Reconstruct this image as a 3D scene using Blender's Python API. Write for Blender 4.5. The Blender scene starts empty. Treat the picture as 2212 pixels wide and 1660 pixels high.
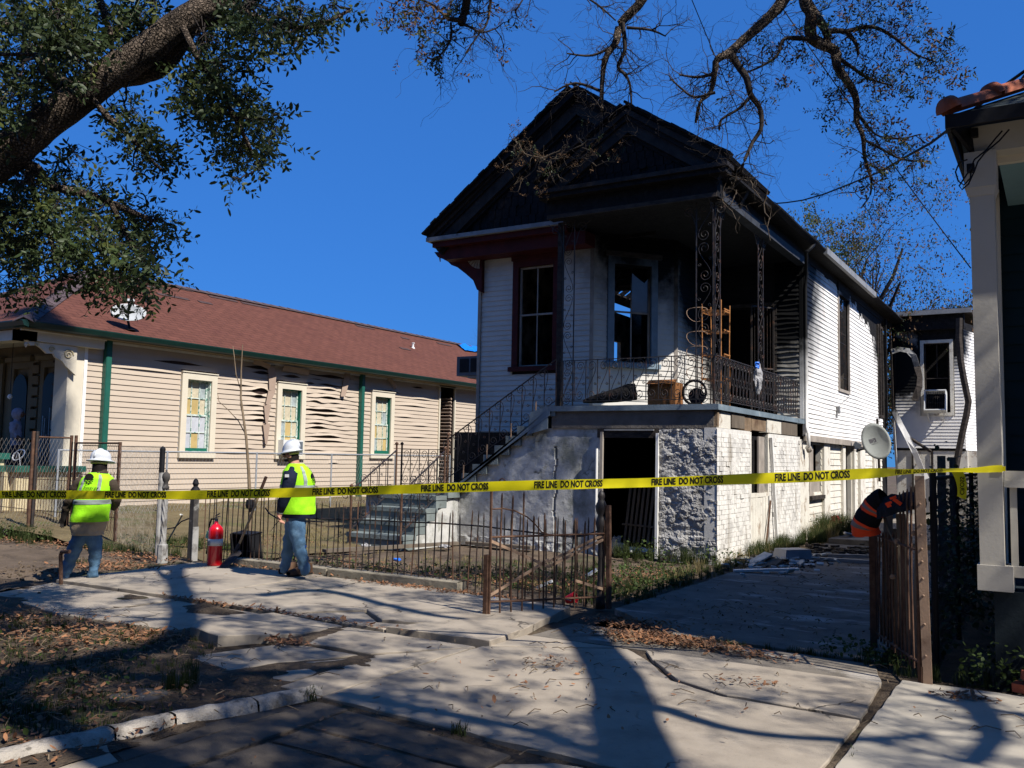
import bpy, bmesh, math, random
import numpy as np
from math import sin, cos, pi, radians
from mathutils import Vector, Matrix, noise
SC = bpy.context.scene
COL = SC.collection
rnd = random.Random(7)
# ------------------------------------------------------------ camera
F_PX, YAW, PITCH, ROLL, EYE = 1951.995, -0.548299, 0.080775, 0.018986, 1.55
def _basis():
    cy, sy, cp, sp = cos(YAW), sin(YAW), cos(PITCH), sin(PITCH)
    f = Vector((sy*cp, cy*cp, sp)); r = Vector((cy, -sy, 0)); u = r.cross(f)
    return (r*cos(ROLL)+u*sin(ROLL)), (u*cos(ROLL)-r*sin(ROLL)), f
CR, CU, CF = _basis()
cam_d = bpy.data.cameras.new('camera'); cam = bpy.data.objects.new('camera', cam_d); COL.objects.link(cam)
cam.matrix_world = Matrix(((CR.x, CU.x, -CF.x, 0), (CR.y, CU.y, -CF.y, 0), (CR.z, CU.z, -CF.z, EYE), (0, 0, 0, 1)))
cam_d.sensor_width = 36; cam_d.lens = F_PX/2212*36; cam_d.clip_start = .05; cam_d.clip_end = 3000
SC.camera = cam
# ------------------------------------------------------------ sky, sun, exposure
SUN = Vector((.974*cos(radians(47.5)), -.225*cos(radians(47.5)), sin(radians(47.5)))).normalized()
SUN_AZ = math.atan2(SUN.x, SUN.y)
w = bpy.data.worlds.new("World"); SC.world = w; w.use_nodes = True
wn = w.node_tree; bg = wn.nodes['Background']
sky = wn.nodes.new('ShaderNodeTexSky'); sky.sky_type = 'NISHITA'; sky.sun_disc = False
sky.sun_elevation = radians(47.5); sky.sun_rotation = SUN_AZ
sky.altitude = 0; sky.air_density = 1.0; sky.dust_density = .1; sky.ozone_density = 2.0
tint = wn.nodes.new('ShaderNodeMix'); tint.data_type = 'RGBA'; tint.blend_type = 'MULTIPLY'; tint.inputs[0].default_value = 1     # the deep winter blue of a phone camera, same all round
gam = wn.nodes.new('ShaderNodeGamma'); gam.inputs[1].default_value = .38; wn.links.new(sky.outputs[0], gam.inputs[0])
tint.inputs[7].default_value = (.225, .88, 2.40, 1)
wn.links.new(gam.outputs[0], tint.inputs[6]); wn.links.new(tint.outputs[2], bg.inputs[0]); bg.inputs[1].default_value = .10
sl = bpy.data.lights.new('sun', 'SUN'); sl.energy = 5; sl.angle = radians(.53); sl.color = (1, .96, .89)
so = bpy.data.objects.new('sun', sl); COL.objects.link(so); so.location = (20, -5, 30)
so.rotation_euler = (-SUN).to_track_quat('-Z', 'Y').to_euler()
SC.view_settings.view_transform = 'Standard'; SC.view_settings.look = 'None'
SC.view_settings.exposure = .6; SC.view_settings.gamma = 1; SC.view_settings.use_curve_mapping = False
SC.render.engine = 'CYCLES'
SC.cycles.max_bounces = 6; SC.cycles.diffuse_bounces = 3; SC.cycles.transparent_max_bounces = 12

# pixel helpers: the view ray of an image pixel (u, v) cut with a known plane gives a point of the place
def ray(u, v): return CF + CR*((u-1106)/F_PX) - CU*((v-830)/F_PX)
def G(u, v, z=0):
    d = ray(u, v); return d*((z-EYE)/d.z)+Vector((0, 0, EYE))
def OY(u, v, y):
    d = ray(u, v); return d*(y/d.y)+Vector((0, 0, EYE))
def OX(u, v, x):
    d = ray(u, v); return d*(x/d.x)+Vector((0, 0, EYE))
def DP(u, v, t): return ray(u, v)*t+Vector((0, 0, EYE))

# ------------------------------------------------------------ materials
MATS = {}
def _n(nt, t, **k):
    n = nt.nodes.new(t)
    for a, b in k.items():
        if a in n.inputs: n.inputs[a].default_value = b
        else: setattr(n, a, b)
    return n
def _c(c): return (c[0], c[1], c[2], 1) if not isinstance(c, (int, float)) else (c, c, c, 1)
def mat(name, col, rough=.8, var=.18, scale=6., bump=.3, bscale=60., bdist=.006, metal=0., spec=.14, stains=(), soot=None, stretch=None, sootcol=.006, coat=0, transl=0, obj=False):
    m = bpy.data.materials.new(name); m.use_nodes = True; nt = m.node_tree; L = nt.links
    b = nt.nodes['Principled BSDF']
    b.inputs['Roughness'].default_value = rough; b.inputs['Metallic'].default_value = metal
    b.inputs['Specular IOR Level'].default_value = spec
    if coat: b.inputs['Coat Weight'].default_value = coat
    if obj:
        tc = _n(nt, 'ShaderNodeTexCoord'); P = tc.outputs['Object']
    else:
        g = _n(nt, 'ShaderNodeNewGeometry'); P = g.outputs['Position']
    if stretch:
        mp = _n(nt, 'ShaderNodeMapping'); mp.inputs['Scale'].default_value = stretch; L.new(P, mp.inputs[0]); PS = mp.outputs[0]
    else: PS = P
    n1 = _n(nt, 'ShaderNodeTexNoise', Scale=scale, Detail=6, Roughness=.62); L.new(PS, n1.inputs['Vector'])
    mr = _n(nt, 'ShaderNodeMapRange'); mr.inputs[1].default_value = .3; mr.inputs[2].default_value = .7
    L.new(n1.outputs[0], mr.inputs[0])
    mix = _n(nt, 'ShaderNodeMix', data_type='RGBA')
    c = _c(col); mix.inputs[6].default_value = tuple(x*(1-var) for x in c[:3])+(1,); mix.inputs[7].default_value = tuple(min(1, x*(1+var)) for x in c[:3])+(1,)
    L.new(mr.outputs[0], mix.inputs[0]); out = mix.outputs[2]
    for st in stains:       # (colour, scale, threshold 0..1 high=rare, softness, strength, stretch)
        sc_, ss, th, so_, am = st[:5]
        n2 = _n(nt, 'ShaderNodeTexNoise', Scale=ss, Detail=8, Roughness=.68)
        if len(st) > 5:
            mp2 = _n(nt, 'ShaderNodeMapping'); mp2.inputs['Scale'].default_value = st[5]; L.new(P, mp2.inputs[0]); L.new(mp2.outputs[0], n2.inputs['Vector'])
        else: L.new(PS, n2.inputs['Vector'])
        r2 = _n(nt, 'ShaderNodeMapRange'); r2.inputs[1].default_value = th; r2.inputs[2].default_value = th+so_; r2.inputs[4].default_value = am
        L.new(n2.outputs[0], r2.inputs[0])
        m2 = _n(nt, 'ShaderNodeMix', data_type='RGBA'); L.new(r2.outputs[0], m2.inputs[0]); L.new(out, m2.inputs[6]); m2.inputs[7].default_value = _c(sc_); out = m2.outputs[2]
    if soot:                # char and soot left by the fire: soft balls round the burnt places [(x,y,z,r,soft)] and bands ('z', z0, z1)
        n3 = _n(nt, 'ShaderNodeTexNoise', Scale=2.6, Detail=7, Roughness=.66); L.new(P, n3.inputs['Vector'])
        acc = None
        for s in soot:
            if s[0] == 'z':
                sp = _n(nt, 'ShaderNodeSeparateXYZ'); L.new(P, sp.inputs[0])
                sub = _n(nt, 'ShaderNodeMath', operation='MULTIPLY_ADD'); L.new(n3.outputs[0], sub.inputs[0]); sub.inputs[1].default_value = 1.3; L.new(sp.outputs[2], sub.inputs[2])
                r3 = _n(nt, 'ShaderNodeMapRange'); r3.inputs[1].default_value = s[1]+.65; r3.inputs[2].default_value = s[2]+.65; L.new(sub.outputs[0], r3.inputs[0]); o = r3.outputs[0]
            else:
                d = _n(nt, 'ShaderNodeVectorMath', operation='DISTANCE'); L.new(P, d.inputs[0]); d.inputs[1].default_value = s[:3]
                sub = _n(nt, 'ShaderNodeMath', operation='MULTIPLY_ADD'); L.new(n3.outputs[0], sub.inputs[0]); sub.inputs[1].default_value = -1.1*min(1, s[3]); L.new(d.outputs[1], sub.inputs[2])
                r3 = _n(nt, 'ShaderNodeMapRange'); r3.inputs[1].default_value = s[3]+s[4]/2-.55*min(1, s[3]); r3.inputs[2].default_value = s[3]-s[4]/2-.55*min(1, s[3]); L.new(sub.outputs[0], r3.inputs[0]); o = r3.outputs[0]
            if acc is None: acc = o
            else:
                mx = _n(nt, 'ShaderNodeMath', operation='MAXIMUM'); L.new(acc, mx.inputs[0]); L.new(o, mx.inputs[1]); acc = mx.outputs[0]
        m3 = _n(nt, 'ShaderNodeMix', data_type='RGBA'); L.new(acc, m3.inputs[0]); L.new(out, m3.inputs[6]); m3.inputs[7].default_value = _c(sootcol); out = m3.outputs[2]
    L.new(out, b.inputs['Base Color'])
    if bump:
        nb = _n(nt, 'ShaderNodeTexNoise', Scale=bscale, Detail=5, Roughness=.6); L.new(PS, nb.inputs['Vector'])
        bp = _n(nt, 'ShaderNodeBump'); bp.inputs['Strength'].default_value = bump; bp.inputs['Distance'].default_value = bdist
        L.new(nb.outputs[0], bp.inputs['Height']); L.new(bp.outputs[0], b.inputs['Normal'])
    if transl:
        tr = _n(nt, 'ShaderNodeBsdfTranslucent'); ms = _n(nt, 'ShaderNodeMixShader'); ms.inputs[0].default_value = transl
        L.new(out, tr.inputs[0]); L.new(b.outputs[0], ms.inputs[1]); L.new(tr.outputs[0], ms.inputs[2])
        L.new(ms.outputs[0], nt.nodes['Material Output'].inputs[0])
    MATS[name] = m
    return m
def glass_mat(name, tint=(.6, .65, .66), rough=.05, alpha=.25):
    m = bpy.data.materials.new(name); m.use_nodes = True; nt = m.node_tree
    b = nt.nodes['Principled BSDF']; b.inputs['Base Color'].default_value = (*tint, 1); b.inputs['Roughness'].default_value = rough
    b.inputs['Alpha'].default_value = alpha; b.inputs['Specular IOR Level'].default_value = .8
    return m

# ------------------------------------------------------------ mesh building
class MB:
    def __init__(s): s.v = []; s.f = []; s.mi = []
    def quad(s, a, b, c, d, mi=0):
        i = len(s.v); s.v += [tuple(a), tuple(b), tuple(c), tuple(d)]; s.f.append((i, i+1, i+2, i+3)); s.mi.append(mi)
    def tri(s, a, b, c, mi=0):
        i = len(s.v); s.v += [tuple(a), tuple(b), tuple(c)]; s.f.append((i, i+1, i+2)); s.mi.append(mi)
    def box(s, c, size, R=None, mi=0, taper=1.):
        c = Vector(c); hx, hy, hz = [q/2 for q in size]; i = len(s.v)
        for z in (-hz, hz):
            k = taper if z > 0 else 1
            for x, y in ((-hx, -hy), (hx, -hy), (hx, hy), (-hx, hy)):
                p = Vector((x*k, y*k, z)); p = R @ p if R is not None else p; s.v.append(tuple(c+p))
        for q in ((0, 3, 2, 1), (4, 5, 6, 7), (0, 1, 5, 4), (1, 2, 6, 5), (2, 3, 7, 6), (3, 0, 4, 7)):
            s.f.append(tuple(i+k for k in q)); s.mi.append(mi)
        return s
    def bb(s, x0, x1, y0, y1, z0, z1, mi=0):
        return s.box(((x0+x1)/2, (y0+y1)/2, (z0+z1)/2), (abs(x1-x0), abs(y1-y0), abs(z1-z0)), mi=mi)
    def bar(s, a, b, wd, th, up=(0, 0, 1), mi=0):   # straight bar with rectangular section, wd across, th along up
        a = Vector(a); b = Vector(b); d = (b-a); l = d.length
        if l < 1e-5: return s
        d.normalize(); u = Vector(up); sd = d.cross(u)
        if sd.length < 1e-4: sd = d.cross(Vector((1, 0, 0)))
        sd.normalize(); u = sd.cross(d)
        R = Matrix((sd, d, u)).transposed()
        return s.box((a+b)/2, (wd, l, th), R, mi)
    def tube(s, pts, r, n=6, caps=True, mi=0, closed=False):
        pts = [Vector(p) for p in pts]; m = len(pts)
        if m < 2: return s
        rs = r if isinstance(r, (list, tuple)) else [r]*m
        ref = None; i0 = len(s.v)
        for k in range(m):
            if closed: d = pts[(k+1) % m]-pts[k-1]
            else: d = pts[min(k+1, m-1)]-pts[max(k-1, 0)]
            if d.length < 1e-7: d = Vector((0, 0, 1))
            d.normalize()
            if ref is None:
                ref = d.orthogonal().normalized()
            else:
                ref = (ref-d*ref.dot(d))
                if ref.length < 1e-5: ref = d.orthogonal()
                ref.normalize()
            bn = d.cross(ref)
            for j in range(n):
                a = 2*pi*j/n; s.v.append(tuple(pts[k]+(ref*cos(a)+bn*sin(a))*rs[k]))
        mm = m if closed else m-1
        for k in range(mm):
            for j in range(n):
                a = i0+k*n+j; b = i0+k*n+(j+1) % n; k2 = (k+1) % m
                c = i0+k2*n+(j+1) % n; d_ = i0+k2*n+j
                s.f.append((a, b, c, d_)); s.mi.append(mi)
        if caps and not closed:
            s.f.append(tuple(i0+j for j in range(n))[::-1]); s.mi.append(mi)
            s.f.append(tuple(i0+(m-1)*n+j for j in range(n))); s.mi.append(mi)
        return s
    def lathe(s, prof, c=(0, 0, 0), n=16, ax=None, mi=0):   # prof [(r,z)]
        c = Vector(c); i0 = len(s.v); m = len(prof)
        for r, z in prof:
            for j in range(n):
                a = 2*pi*j/n; p = Vector((r*cos(a), r*sin(a), z)); p = ax @ p if ax is not None else p; s.v.append(tuple(c+p))
        for k in range(m-1):
            for j in range(n):
                s.f.append((i0+k*n+j, i0+k*n+(j+1) % n, i0+(k+1)*n+(j+1) % n, i0+(k+1)*n+j)); s.mi.append(mi)
        s.f.append(tuple(i0+j for j in range(n))[::-1]); s.mi.append(mi)
        s.f.append(tuple(i0+(m-1)*n+j for j in range(n))); s.mi.append(mi)
        return s
    def prism(s, poly, n, d, mi=0):     # polygon of 3D points extruded by vector n*d
        poly = [Vector(p) for p in poly]; off = Vector(n)*d; i = len(s.v); m = len(poly)
        s.v += [tuple(p) for p in poly]+[tuple(p+off) for p in poly]
        s.f.append(tuple(range(i, i+m))); s.f.append(tuple(range(i+m, i+2*m))[::-1]); s.mi += [mi, mi]
        for k in range(m):
            k2 = (k+1) % m; s.f.append((i+k2, i+k, i+m+k, i+m+k2)); s.mi.append(mi)
        return s
    def grid(s, fn, nu, nv, mi=0):      # fn(a,b) a,b in 0..1
        i = len(s.v)
        for b in range(nv+1):
            for a in range(nu+1): s.v.append(tuple(fn(a/nu, b/nv)))
        for b in range(nv):
            for a in range(nu):
                k = i+b*(nu+1)+a; s.f.append((k, k+1, k+nu+2, k+nu+1)); s.mi.append(mi)
        return s
    def mesh(s, name, mats, smooth=False):
        me = bpy.data.meshes.new(name); me.from_pydata(s.v, [], s.f)
        for m in (mats if isinstance(mats, (list, tuple)) else [mats]): me.materials.append(m)
        if any(s.mi): me.polygons.foreach_set('material_index', s.mi)
        if smooth: me.polygons.foreach_set('use_smooth', [True]*len(s.f))
        me.update(); return me
    def obj(s, name, mats, parent=None, smooth=False, **k):
        return link(name, s.mesh(name, mats, smooth), parent, **k)
WORLD = {}
def link(name, me, parent=None, loc=None, rot=None, scale=None, local=False, M=None, **k):
    o = bpy.data.objects.new(name, me); COL.objects.link(o)
    B = M if M is not None else Matrix.LocRotScale(Vector(loc or (0, 0, 0)), Matrix.Identity(3) if rot is None else __import__('mathutils').Euler(rot).to_matrix(), Vector(scale or (1, 1, 1)))
    if parent is not None:
        o.parent = parent; W = WORLD[parent.name]
        if local: o.matrix_parent_inverse = Matrix(); WORLD[o.name] = W @ B
        else: o.matrix_parent_inverse = W.inverted(); WORLD[o.name] = B.copy()
    else: WORLD[o.name] = B.copy()
    o.matrix_basis = B
    for a, b in k.items(): o[a] = b
    return o
def thing(name, label, cat, loc=(0, 0, 0), group=None, rz=0):
    o = bpy.data.objects.new(name, None); COL.objects.link(o); o.location = loc; o.rotation_euler = (0, 0, rz)
    o.empty_display_size = .1; o['label'] = label; o['category'] = cat
    if group: o['group'] = group
    WORLD[o.name] = Matrix.Translation(Vector(loc)) @ Matrix.Rotation(rz, 4, 'Z')
    return o
def npmesh(name, V, F, mat_, smooth=False, mi=None):
    me = bpy.data.meshes.new(name); V = np.asarray(V, np.float32); F = np.asarray(F, np.int32)
    n = F.shape[1]; me.vertices.add(len(V)); me.vertices.foreach_set('co', V.ravel())
    me.loops.add(F.size); me.loops.foreach_set('vertex_index', F.ravel())
    me.polygons.add(len(F)); me.polygons.foreach_set('loop_start', np.arange(0, F.size, n, dtype=np.int32))
    for m in (mat_ if isinstance(mat_, (list, tuple)) else [mat_]): me.materials.append(m)
    if mi is not None: me.polygons.foreach_set('material_index', np.asarray(mi, np.int32))
    me.update(calc_edges=True); me.validate(); return me
def scatter(tv, tf, pos, R, sc):        # many copies of a small template baked into one mesh
    tv = np.asarray(tv, float); tf = np.asarray(tf, int); n = len(pos)
    V = np.einsum('nij,kj->nki', R, tv)*np.asarray(sc).reshape(n, 1, -1)+np.asarray(pos)[:, None, :]
    F = tf[None]+(np.arange(n)*len(tv))[:, None, None]
    return V.reshape(-1, 3), F.reshape(-1, tf.shape[1])
def rotmats(rng, n, flat=0.):           # random rotations; flat>0 keeps z near up
    yaw = rng.uniform(0, 2*pi, n); tilt = rng.normal(0, 1, n)*(flat if flat else 10); rl = rng.normal(0, 1, n)*(flat if flat else 10)
    cz, sz, cx, sx, cy, sy = np.cos(yaw), np.sin(yaw), np.cos(tilt), np.sin(tilt), np.cos(rl), np.sin(rl)
    Z = np.zeros(n); O = np.ones(n)
    Rz = np.stack([cz, -sz, Z, sz, cz, Z, Z, Z, O], -1).reshape(n, 3, 3)
    Rx = np.stack([O, Z, Z, Z, cx, -sx, Z, sx, cx], -1).reshape(n, 3, 3)
    Ry = np.stack([cy, Z, sy, Z, O, Z, -sy, Z, cy], -1).reshape(n, 3, 3)
    return Rz @ Rx @ Ry
def fbm(p, sc=1., o=4): return noise.fractal(Vector(p)*sc, 1.0, 2.0, o)
LEAF_V = [(0, 0, 0), (.22, .35, .05), (0, .45, -.04), (-.22, .35, .05), (.2, .75, .03), (0, 1.0, -.02), (-.2, .75, .03)]
LEAF_F = [(0, 1, 2, 3), (1, 4, 5, 2), (3, 2, 5, 6)]
def text_obj(body, size, mat_, name, M, parent, ext=.0008, bold=0, shear=0, sx=1., space=1.):
    cu = bpy.data.curves.new(name, 'FONT'); cu.body = body; cu.size = size; cu.extrude = ext; cu.offset = bold; cu.shear = shear
    cu.align_x = 'CENTER'; cu.align_y = 'CENTER'; cu.space_character = space; cu.resolution_u = 3
    o = bpy.data.objects.new(name, cu); COL.objects.link(o)
    dg = bpy.context.evaluated_depsgraph_get(); me = bpy.data.meshes.new_from_object(o.evaluated_get(dg))
    bpy.data.objects.remove(o); me.materials.clear(); me.materials.append(mat_)
    n = len(me.vertices); co = np.empty(n*3, np.float32); me.vertices.foreach_get('co', co); co = co.reshape(-1, 3)
    co[:, 0] *= sx
    if callable(M): co = np.array([M(*c) for c in co], np.float32)
    else:
        A = np.array(M); co = co @ A[:3, :3].T+A[:3, 3]
    me.vertices.foreach_set('co', co.astype(np.float32).ravel()); me.update()
    return link(name, me, parent)
# ============================================================ material set
sootH = [('z', 5.0, 6.0)]
# burnt places of the front house: porch ceiling, porch door recess, side window heads, hole at the back of the side wall
BURN = [(-5.4, 18.6, 5.6, 2.3, 1.2), (-5.9, 18.9, 3.6, 1.0, .6), (-4.6, 23.4, 6.1, .75, .5), (-4.6, 28.4, 5.4, 1.1, .7), (-4.6, 29.6, 3.6, .85, .5), (-6.8, 15.9, 5.95, 1.35, .8), (-6.33, 17.7, 5.2, 1.5, .8),
        (-4.6, 27.2, 6.2, .9, .5), (-4.6, 21.5, 6.4, .5, .3), (-3.3, 31.0, 5.4, .9, .5), (-4.4, 31, 4.6, 1.2, .6), (-4.6, 25.8, 6.3, .8, .5), (-4.6, 24.9, 6.5, .8, .4), (-4.6, 20.4, 6.35, .55, .3), (-4.6, 19.4, 6.3, .5, .3), (-2.7, 31, 6.0, .7, .5), (-2.9, 31, 5.3, .6, .4)]
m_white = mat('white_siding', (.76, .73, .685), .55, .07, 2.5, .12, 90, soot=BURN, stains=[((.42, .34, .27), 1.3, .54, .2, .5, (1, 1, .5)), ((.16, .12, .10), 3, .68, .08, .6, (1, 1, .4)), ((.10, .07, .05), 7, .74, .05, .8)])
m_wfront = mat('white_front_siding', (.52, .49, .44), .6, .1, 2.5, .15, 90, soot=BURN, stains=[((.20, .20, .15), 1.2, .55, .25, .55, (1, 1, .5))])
m_trimw = mat('white_trim', (.72, .70, .66), .55, .1, 3, .15, 70, soot=BURN, stains=[((.3, .24, .18), 4, .6, .15, .5)])
m_trimgrey = mat('weathered_trim', (.30, .26, .22), .75, .25, 4, .3, 60, soot=BURN)
m_red = mat('dark_red_paint', (.060, .011, .010), .6, .3, 4, .3, 60, stains=[((.015, .008, .008), 3, .55, .15, .8)])
m_bluetrim = mat('blue_trim', (.16, .21, .25), .6, .2, 4, .2, 60, soot=[(-6.9, 15.6, 5.9, .9, .8)])
m_char = mat('charred_wood', (.012, .011, .011), .75, .5, 9, .9, 30, .02, stains=[((.035, .030, .028), 5, .58, .12, .7)])
m_charlt = mat('scorched_wood', (.045, .036, .030), .75, .4, 5, .8, 25, .015, stretch=(1, 1, 3), stains=[((.010, .009, .009), 3, .5, .2, .9)])
m_rafter = mat('scorched_rake', (.030, .025, .022), .7, .45, 5, .6, 25, .012, stains=[((.010, .009, .009), 2, .5, .2, .8)])
m_shingle_char = mat('charred_shingle', (.012, .010, .010), .8, .5, 12, .8, 40, .01, stains=[((.035, .024, .02), 4, .58, .1, .6)])
m_graygut = mat('grey_gutter', (.22, .22, .22), .5, .3, 3, .3, 30, stains=[((.04, .035, .03), 3, .55, .15, .8)])
m_inner = mat('burnt_plaster', (.30, .26, .21), .85, .3, 2, .6, 20, stains=[((.012, .011, .010), 1.2, .44, .15, 1)])
m_slab = mat('painted_slab_edge', (.15, .19, .22), .7, .25, 3, .5, 40, stains=[((.33, .34, .33), 6, .6, .1, .7), ((.03, .03, .03), 2.5, .62, .12, .7)])
m_beam = mat('concrete_beam', (.15, .13, .11), .9, .25, 3, .8, 20, .015, stains=[((.04, .035, .03), 3, .6, .1, .7)])
m_plast = mat('peeling_white_plaster', (.50, .49, .46), .85, .2, 3, .5, 45, .012, stains=[((.15, .155, .12), 1.5, .48, .16, .85, (1, 1, .7)), ((.20, .20, .16), 6, .57, .08, .6), ((.08, .075, .06), 3, .64, .06, .7)])
m_brickw = mat('white_painted_brick', (.68, .65, .60), .8, .14, 5, .8, 50, .008, stains=[((.22, .18, .13), 2.2, .54, .12, .8, (1, 1, .25)), ((.22, .09, .05), 7, .68, .04, .8), ((.12, .11, .085), 1.2, .60, .1, .7), ((.42, .40, .37), 3, .5, .1, .7)])
m_mortar = mat('painted_mortar', (.60, .575, .53), .9, .15, 8, .5, 60)
m_pier = mat('rough_painted_pier', (.37, .355, .335), .8, .2, 4, 1, 30, .03, stains=[((.10, .085, .07), 3, .57, .1, .8), ((.20, .11, .05), 5, .70, .06, .8)])
m_stair = mat('painted_concrete_steps', (.16, .185, .18), .85, .25, 3, .5, 30, .01, stains=[((.30, .32, .30), 5, .6, .1, .6), ((.05, .05, .04), 2.5, .58, .12, .8)])
m_iron = mat('rusty_black_iron', (.022, .017, .015), .6, .4, 12, .5, 90, .003, spec=.5, stains=[((.11, .045, .022), 7, .54, .12, .85)])
m_rust = mat('rusted_iron', (.105, .058, .038), .8, .35, 14, .6, 80, .004, stains=[((.035, .02, .015), 6, .5, .15, .85), ((.20, .15, .11), 9, .60, .10, .6)])
m_rustlt = mat('pale_rusted_steel', (.30, .20, .135), .75, .2, 8, .5, 60, .004, stains=[((.12, .06, .035), 5, .55, .15, .7)])
m_lumber = mat('old_lumber', (.20, .14, .09), .85, .3, 5, .6, 40, .008, stretch=(1, 1, 1), stains=[((.06, .03, .018), 3, .52, .15, .8)])
m_tan = mat('tan_vinyl_siding', (.455, .375, .295), .5, .035, 1.2, .1, 80, stains=[((.40, .30, .235), .9, .6, .2, .35)])
m_tandk = mat('heat_curled_siding', (.33, .245, .19), .6, .08, 2, .1, 60)
m_under = mat('dark_sheathing', (.040, .026, .022), .9, .3, 4, .5, 30)
m_cream = mat('cream_trim', (.58, .52, .41), .6, .05, 3, .2, 60, stains=[((.3, .25, .16), 4, .66, .1, .4)])
m_creamwall = mat('cream_stucco', (.50, .42, .26), .8, .08, 3, .4, 40)
m_grn = mat('dark_green_metal', (.005, .026, .021), .4, .2, 3, .15, 40, spec=.5)
m_grn2 = mat('green_downspout', (.012, .090, .065), .45, .15, 3, .2, 30, spec=.5, stains=[((.16, .24, .21), 7, .66, .06, .8)])
m_brown = mat('brown_boards', (.045, .024, .018), .7, .3, 6, .4, 40)
m_roof = None
m_ridge = mat('slate_grey_cap', (.080, .058, .060), .85, .3, 5, .5, 40, stains=[((.2, .1, .08), 3, .6, .1, .5)])
m_tear = mat('bare_roof_felt', (.065, .042, .040), .9, .3, 8, .5, 40)
m_pane = glass_mat('window_glass')
m_dkglass = mat('black_glass', (.005, .006, .007), .35, .2, 3, 0, spec=.15)
m_porch = mat('shaded_porch_paint', (.17, .135, .085), .8, .15, 3, .2, 40)  # cream paint darkened: the porch shade is put into this colour
m_paper = mat('kraft_paper', (.48, .42, .30), .75, .12, 5, .5, 14, .03, transl=0)
m_cardb = mat('cardboard', (.42, .31, .13), .8, .12, 3, .3, 20)
m_blind = mat('white_blind', (.42, .43, .46), .6, .1, 4, .1, 30)
m_frost = mat('dusty_glass', (.30, .34, .34), .35, .3, 8, .2, 30)
m_peelsash = mat('peeling_green_sash', (.50, .55, .50), .7, .25, 20, .5, 60, .004, stains=[((.02, .17, .12), 14, .52, .06, .9)])
m_grnsash = mat('green_sash', (.010, .11, .075), .55, .2, 8, .3, 60)
m_acwhite = mat('white_plastic', (.62, .62, .60), .45, .08, 5, .1, 40)
m_acgrey = mat('dusty_grey_metal', (.10, .115, .135), .5, .2, 5, .2, 30)
m_black = mat('matt_black', (.012, .012, .014), .6, .3, 6, .2, 40)
m_tarp = mat('blue_tarp', (.01, .16, .62), .35, .2, 5, .6, 8, .05)
m_dish = mat('grey_dish', (.36, .37, .37), .45, .06, 5, .1, 40, stains=[((.2, .2, .19), 3, .6, .1, .4)])
m_dishdk = mat('dull_dish', (.24, .25, .23), .5, .1, 5, .1, 40)
m_logo = mat('logo_grey', (.085, .08, .085), .6, .05, 5, 0)
m_conc = mat('old_concrete', (.31, .262, .205), .9, .14, 2.2, .55, 110, .006, stains=[((.17, .14, .11), 1.3, .52, .16, .6), ((.10, .085, .07), 4.5, .63, .07, .55), ((.11, .095, .08), 38, .62, .06, .6), ((.40, .355, .30), 40, .66, .05, .5)])
m_conc2 = mat('new_concrete', (.36, .32, .26), .9, .08, 1.6, .35, 120, .004, stains=[((.33, .31, .29), 1.3, .56, .2, .5)])
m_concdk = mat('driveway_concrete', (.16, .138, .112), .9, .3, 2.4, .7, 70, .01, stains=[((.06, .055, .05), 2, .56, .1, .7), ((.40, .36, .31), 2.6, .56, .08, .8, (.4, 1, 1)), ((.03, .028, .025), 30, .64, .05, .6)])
m_asph = mat('stained_gutter_slab', (.10, .082, .065), .9, .25, 3, .6, 120, .007, stains=[((.2, .18, .16), 45, .66, .05, .6), ((.035, .032, .032), 1.6, .55, .12, .7)])
m_kerb = mat('whitewashed_kerb', (.36, .32, .27), .9, .2, 6, 1, 40, .02, stains=[((.13, .11, .085), 3.5, .50, .1, .85), ((.05, .045, .035), 9, .62, .06, .7)])
m_curb = mat('fence_footing', (.24, .21, .16), .9, .2, 4, .7, 40, .01, stains=[((.10, .085, .06), 3, .55, .1, .7)])
m_soil = mat('dark_soil', (.075, .055, .038), .95, .4, 3, 1, 22, .05, stains=[((.15, .115, .08), 1.1, .52, .15, .7), ((.05, .065, .02), 1.7, .57, .1, .6)])
m_dirt = mat('dry_dirt', (.115, .085, .06), .95, .3, 2, .9, 30, .03, stains=[((.05, .038, .028), 1.3, .5, .12, .8), ((.05, .07, .022), .8, .56, .1, .6)])
m_lawn = mat('winter_lawn', (.15, .115, .06), .95, .25, 2.5, .9, 50, .03, stains=[((.085, .10, .03), .9, .52, .12, .75), ((.13, .08, .045), 4, .56, .1, .6)])
m_grass = mat('green_grass', (.045, .060, .018), .6, .35, 4, 0, transl=.3)
m_weed = mat('weed_leaf', (.055, .082, .022), .55, .4, 5, 0, transl=.3)
m_grassdry = mat('dry_grass', (.24, .19, .09), .8, .3, 4, 0, transl=.2)
m_leaf = mat('oak_leaf', (.038, .056, .018), .5, .5, 1.6, 0, spec=.28, transl=.22)
m_leaf2 = mat('oak_leaf_yellowed', (.10, .115, .030), .5, .35, 3, 0, transl=.35)
m_leafbr = mat('brown_leaf', (.11, .062, .03), .7, .4, 3, 0, transl=.2)
m_litter1 = mat('fallen_leaf_orange', (.26, .125, .062), .7, .35, 9, 0, transl=.1)
m_litter2 = mat('fallen_leaf_brown', (.17, .095, .055), .75, .4, 9, 0, transl=.1)
m_bark = mat('oak_bark', (.19, .145, .11), .9, .3, 5, 1, 24, .05, stains=[((.03, .024, .02), 3, .5, .15, .8), ((.10, .12, .05), 1.6, .62, .1, .4)])
m_twig = mat('bare_twig', (.035, .028, .024), .85, .3, 6, .4, 40)
m_twiglt = mat('dead_twig', (.17, .125, .08), .85, .3, 6, .3, 40)
m_wire = mat('black_cable', (.008, .008, .010), .5, .2, 5, 0)
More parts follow.
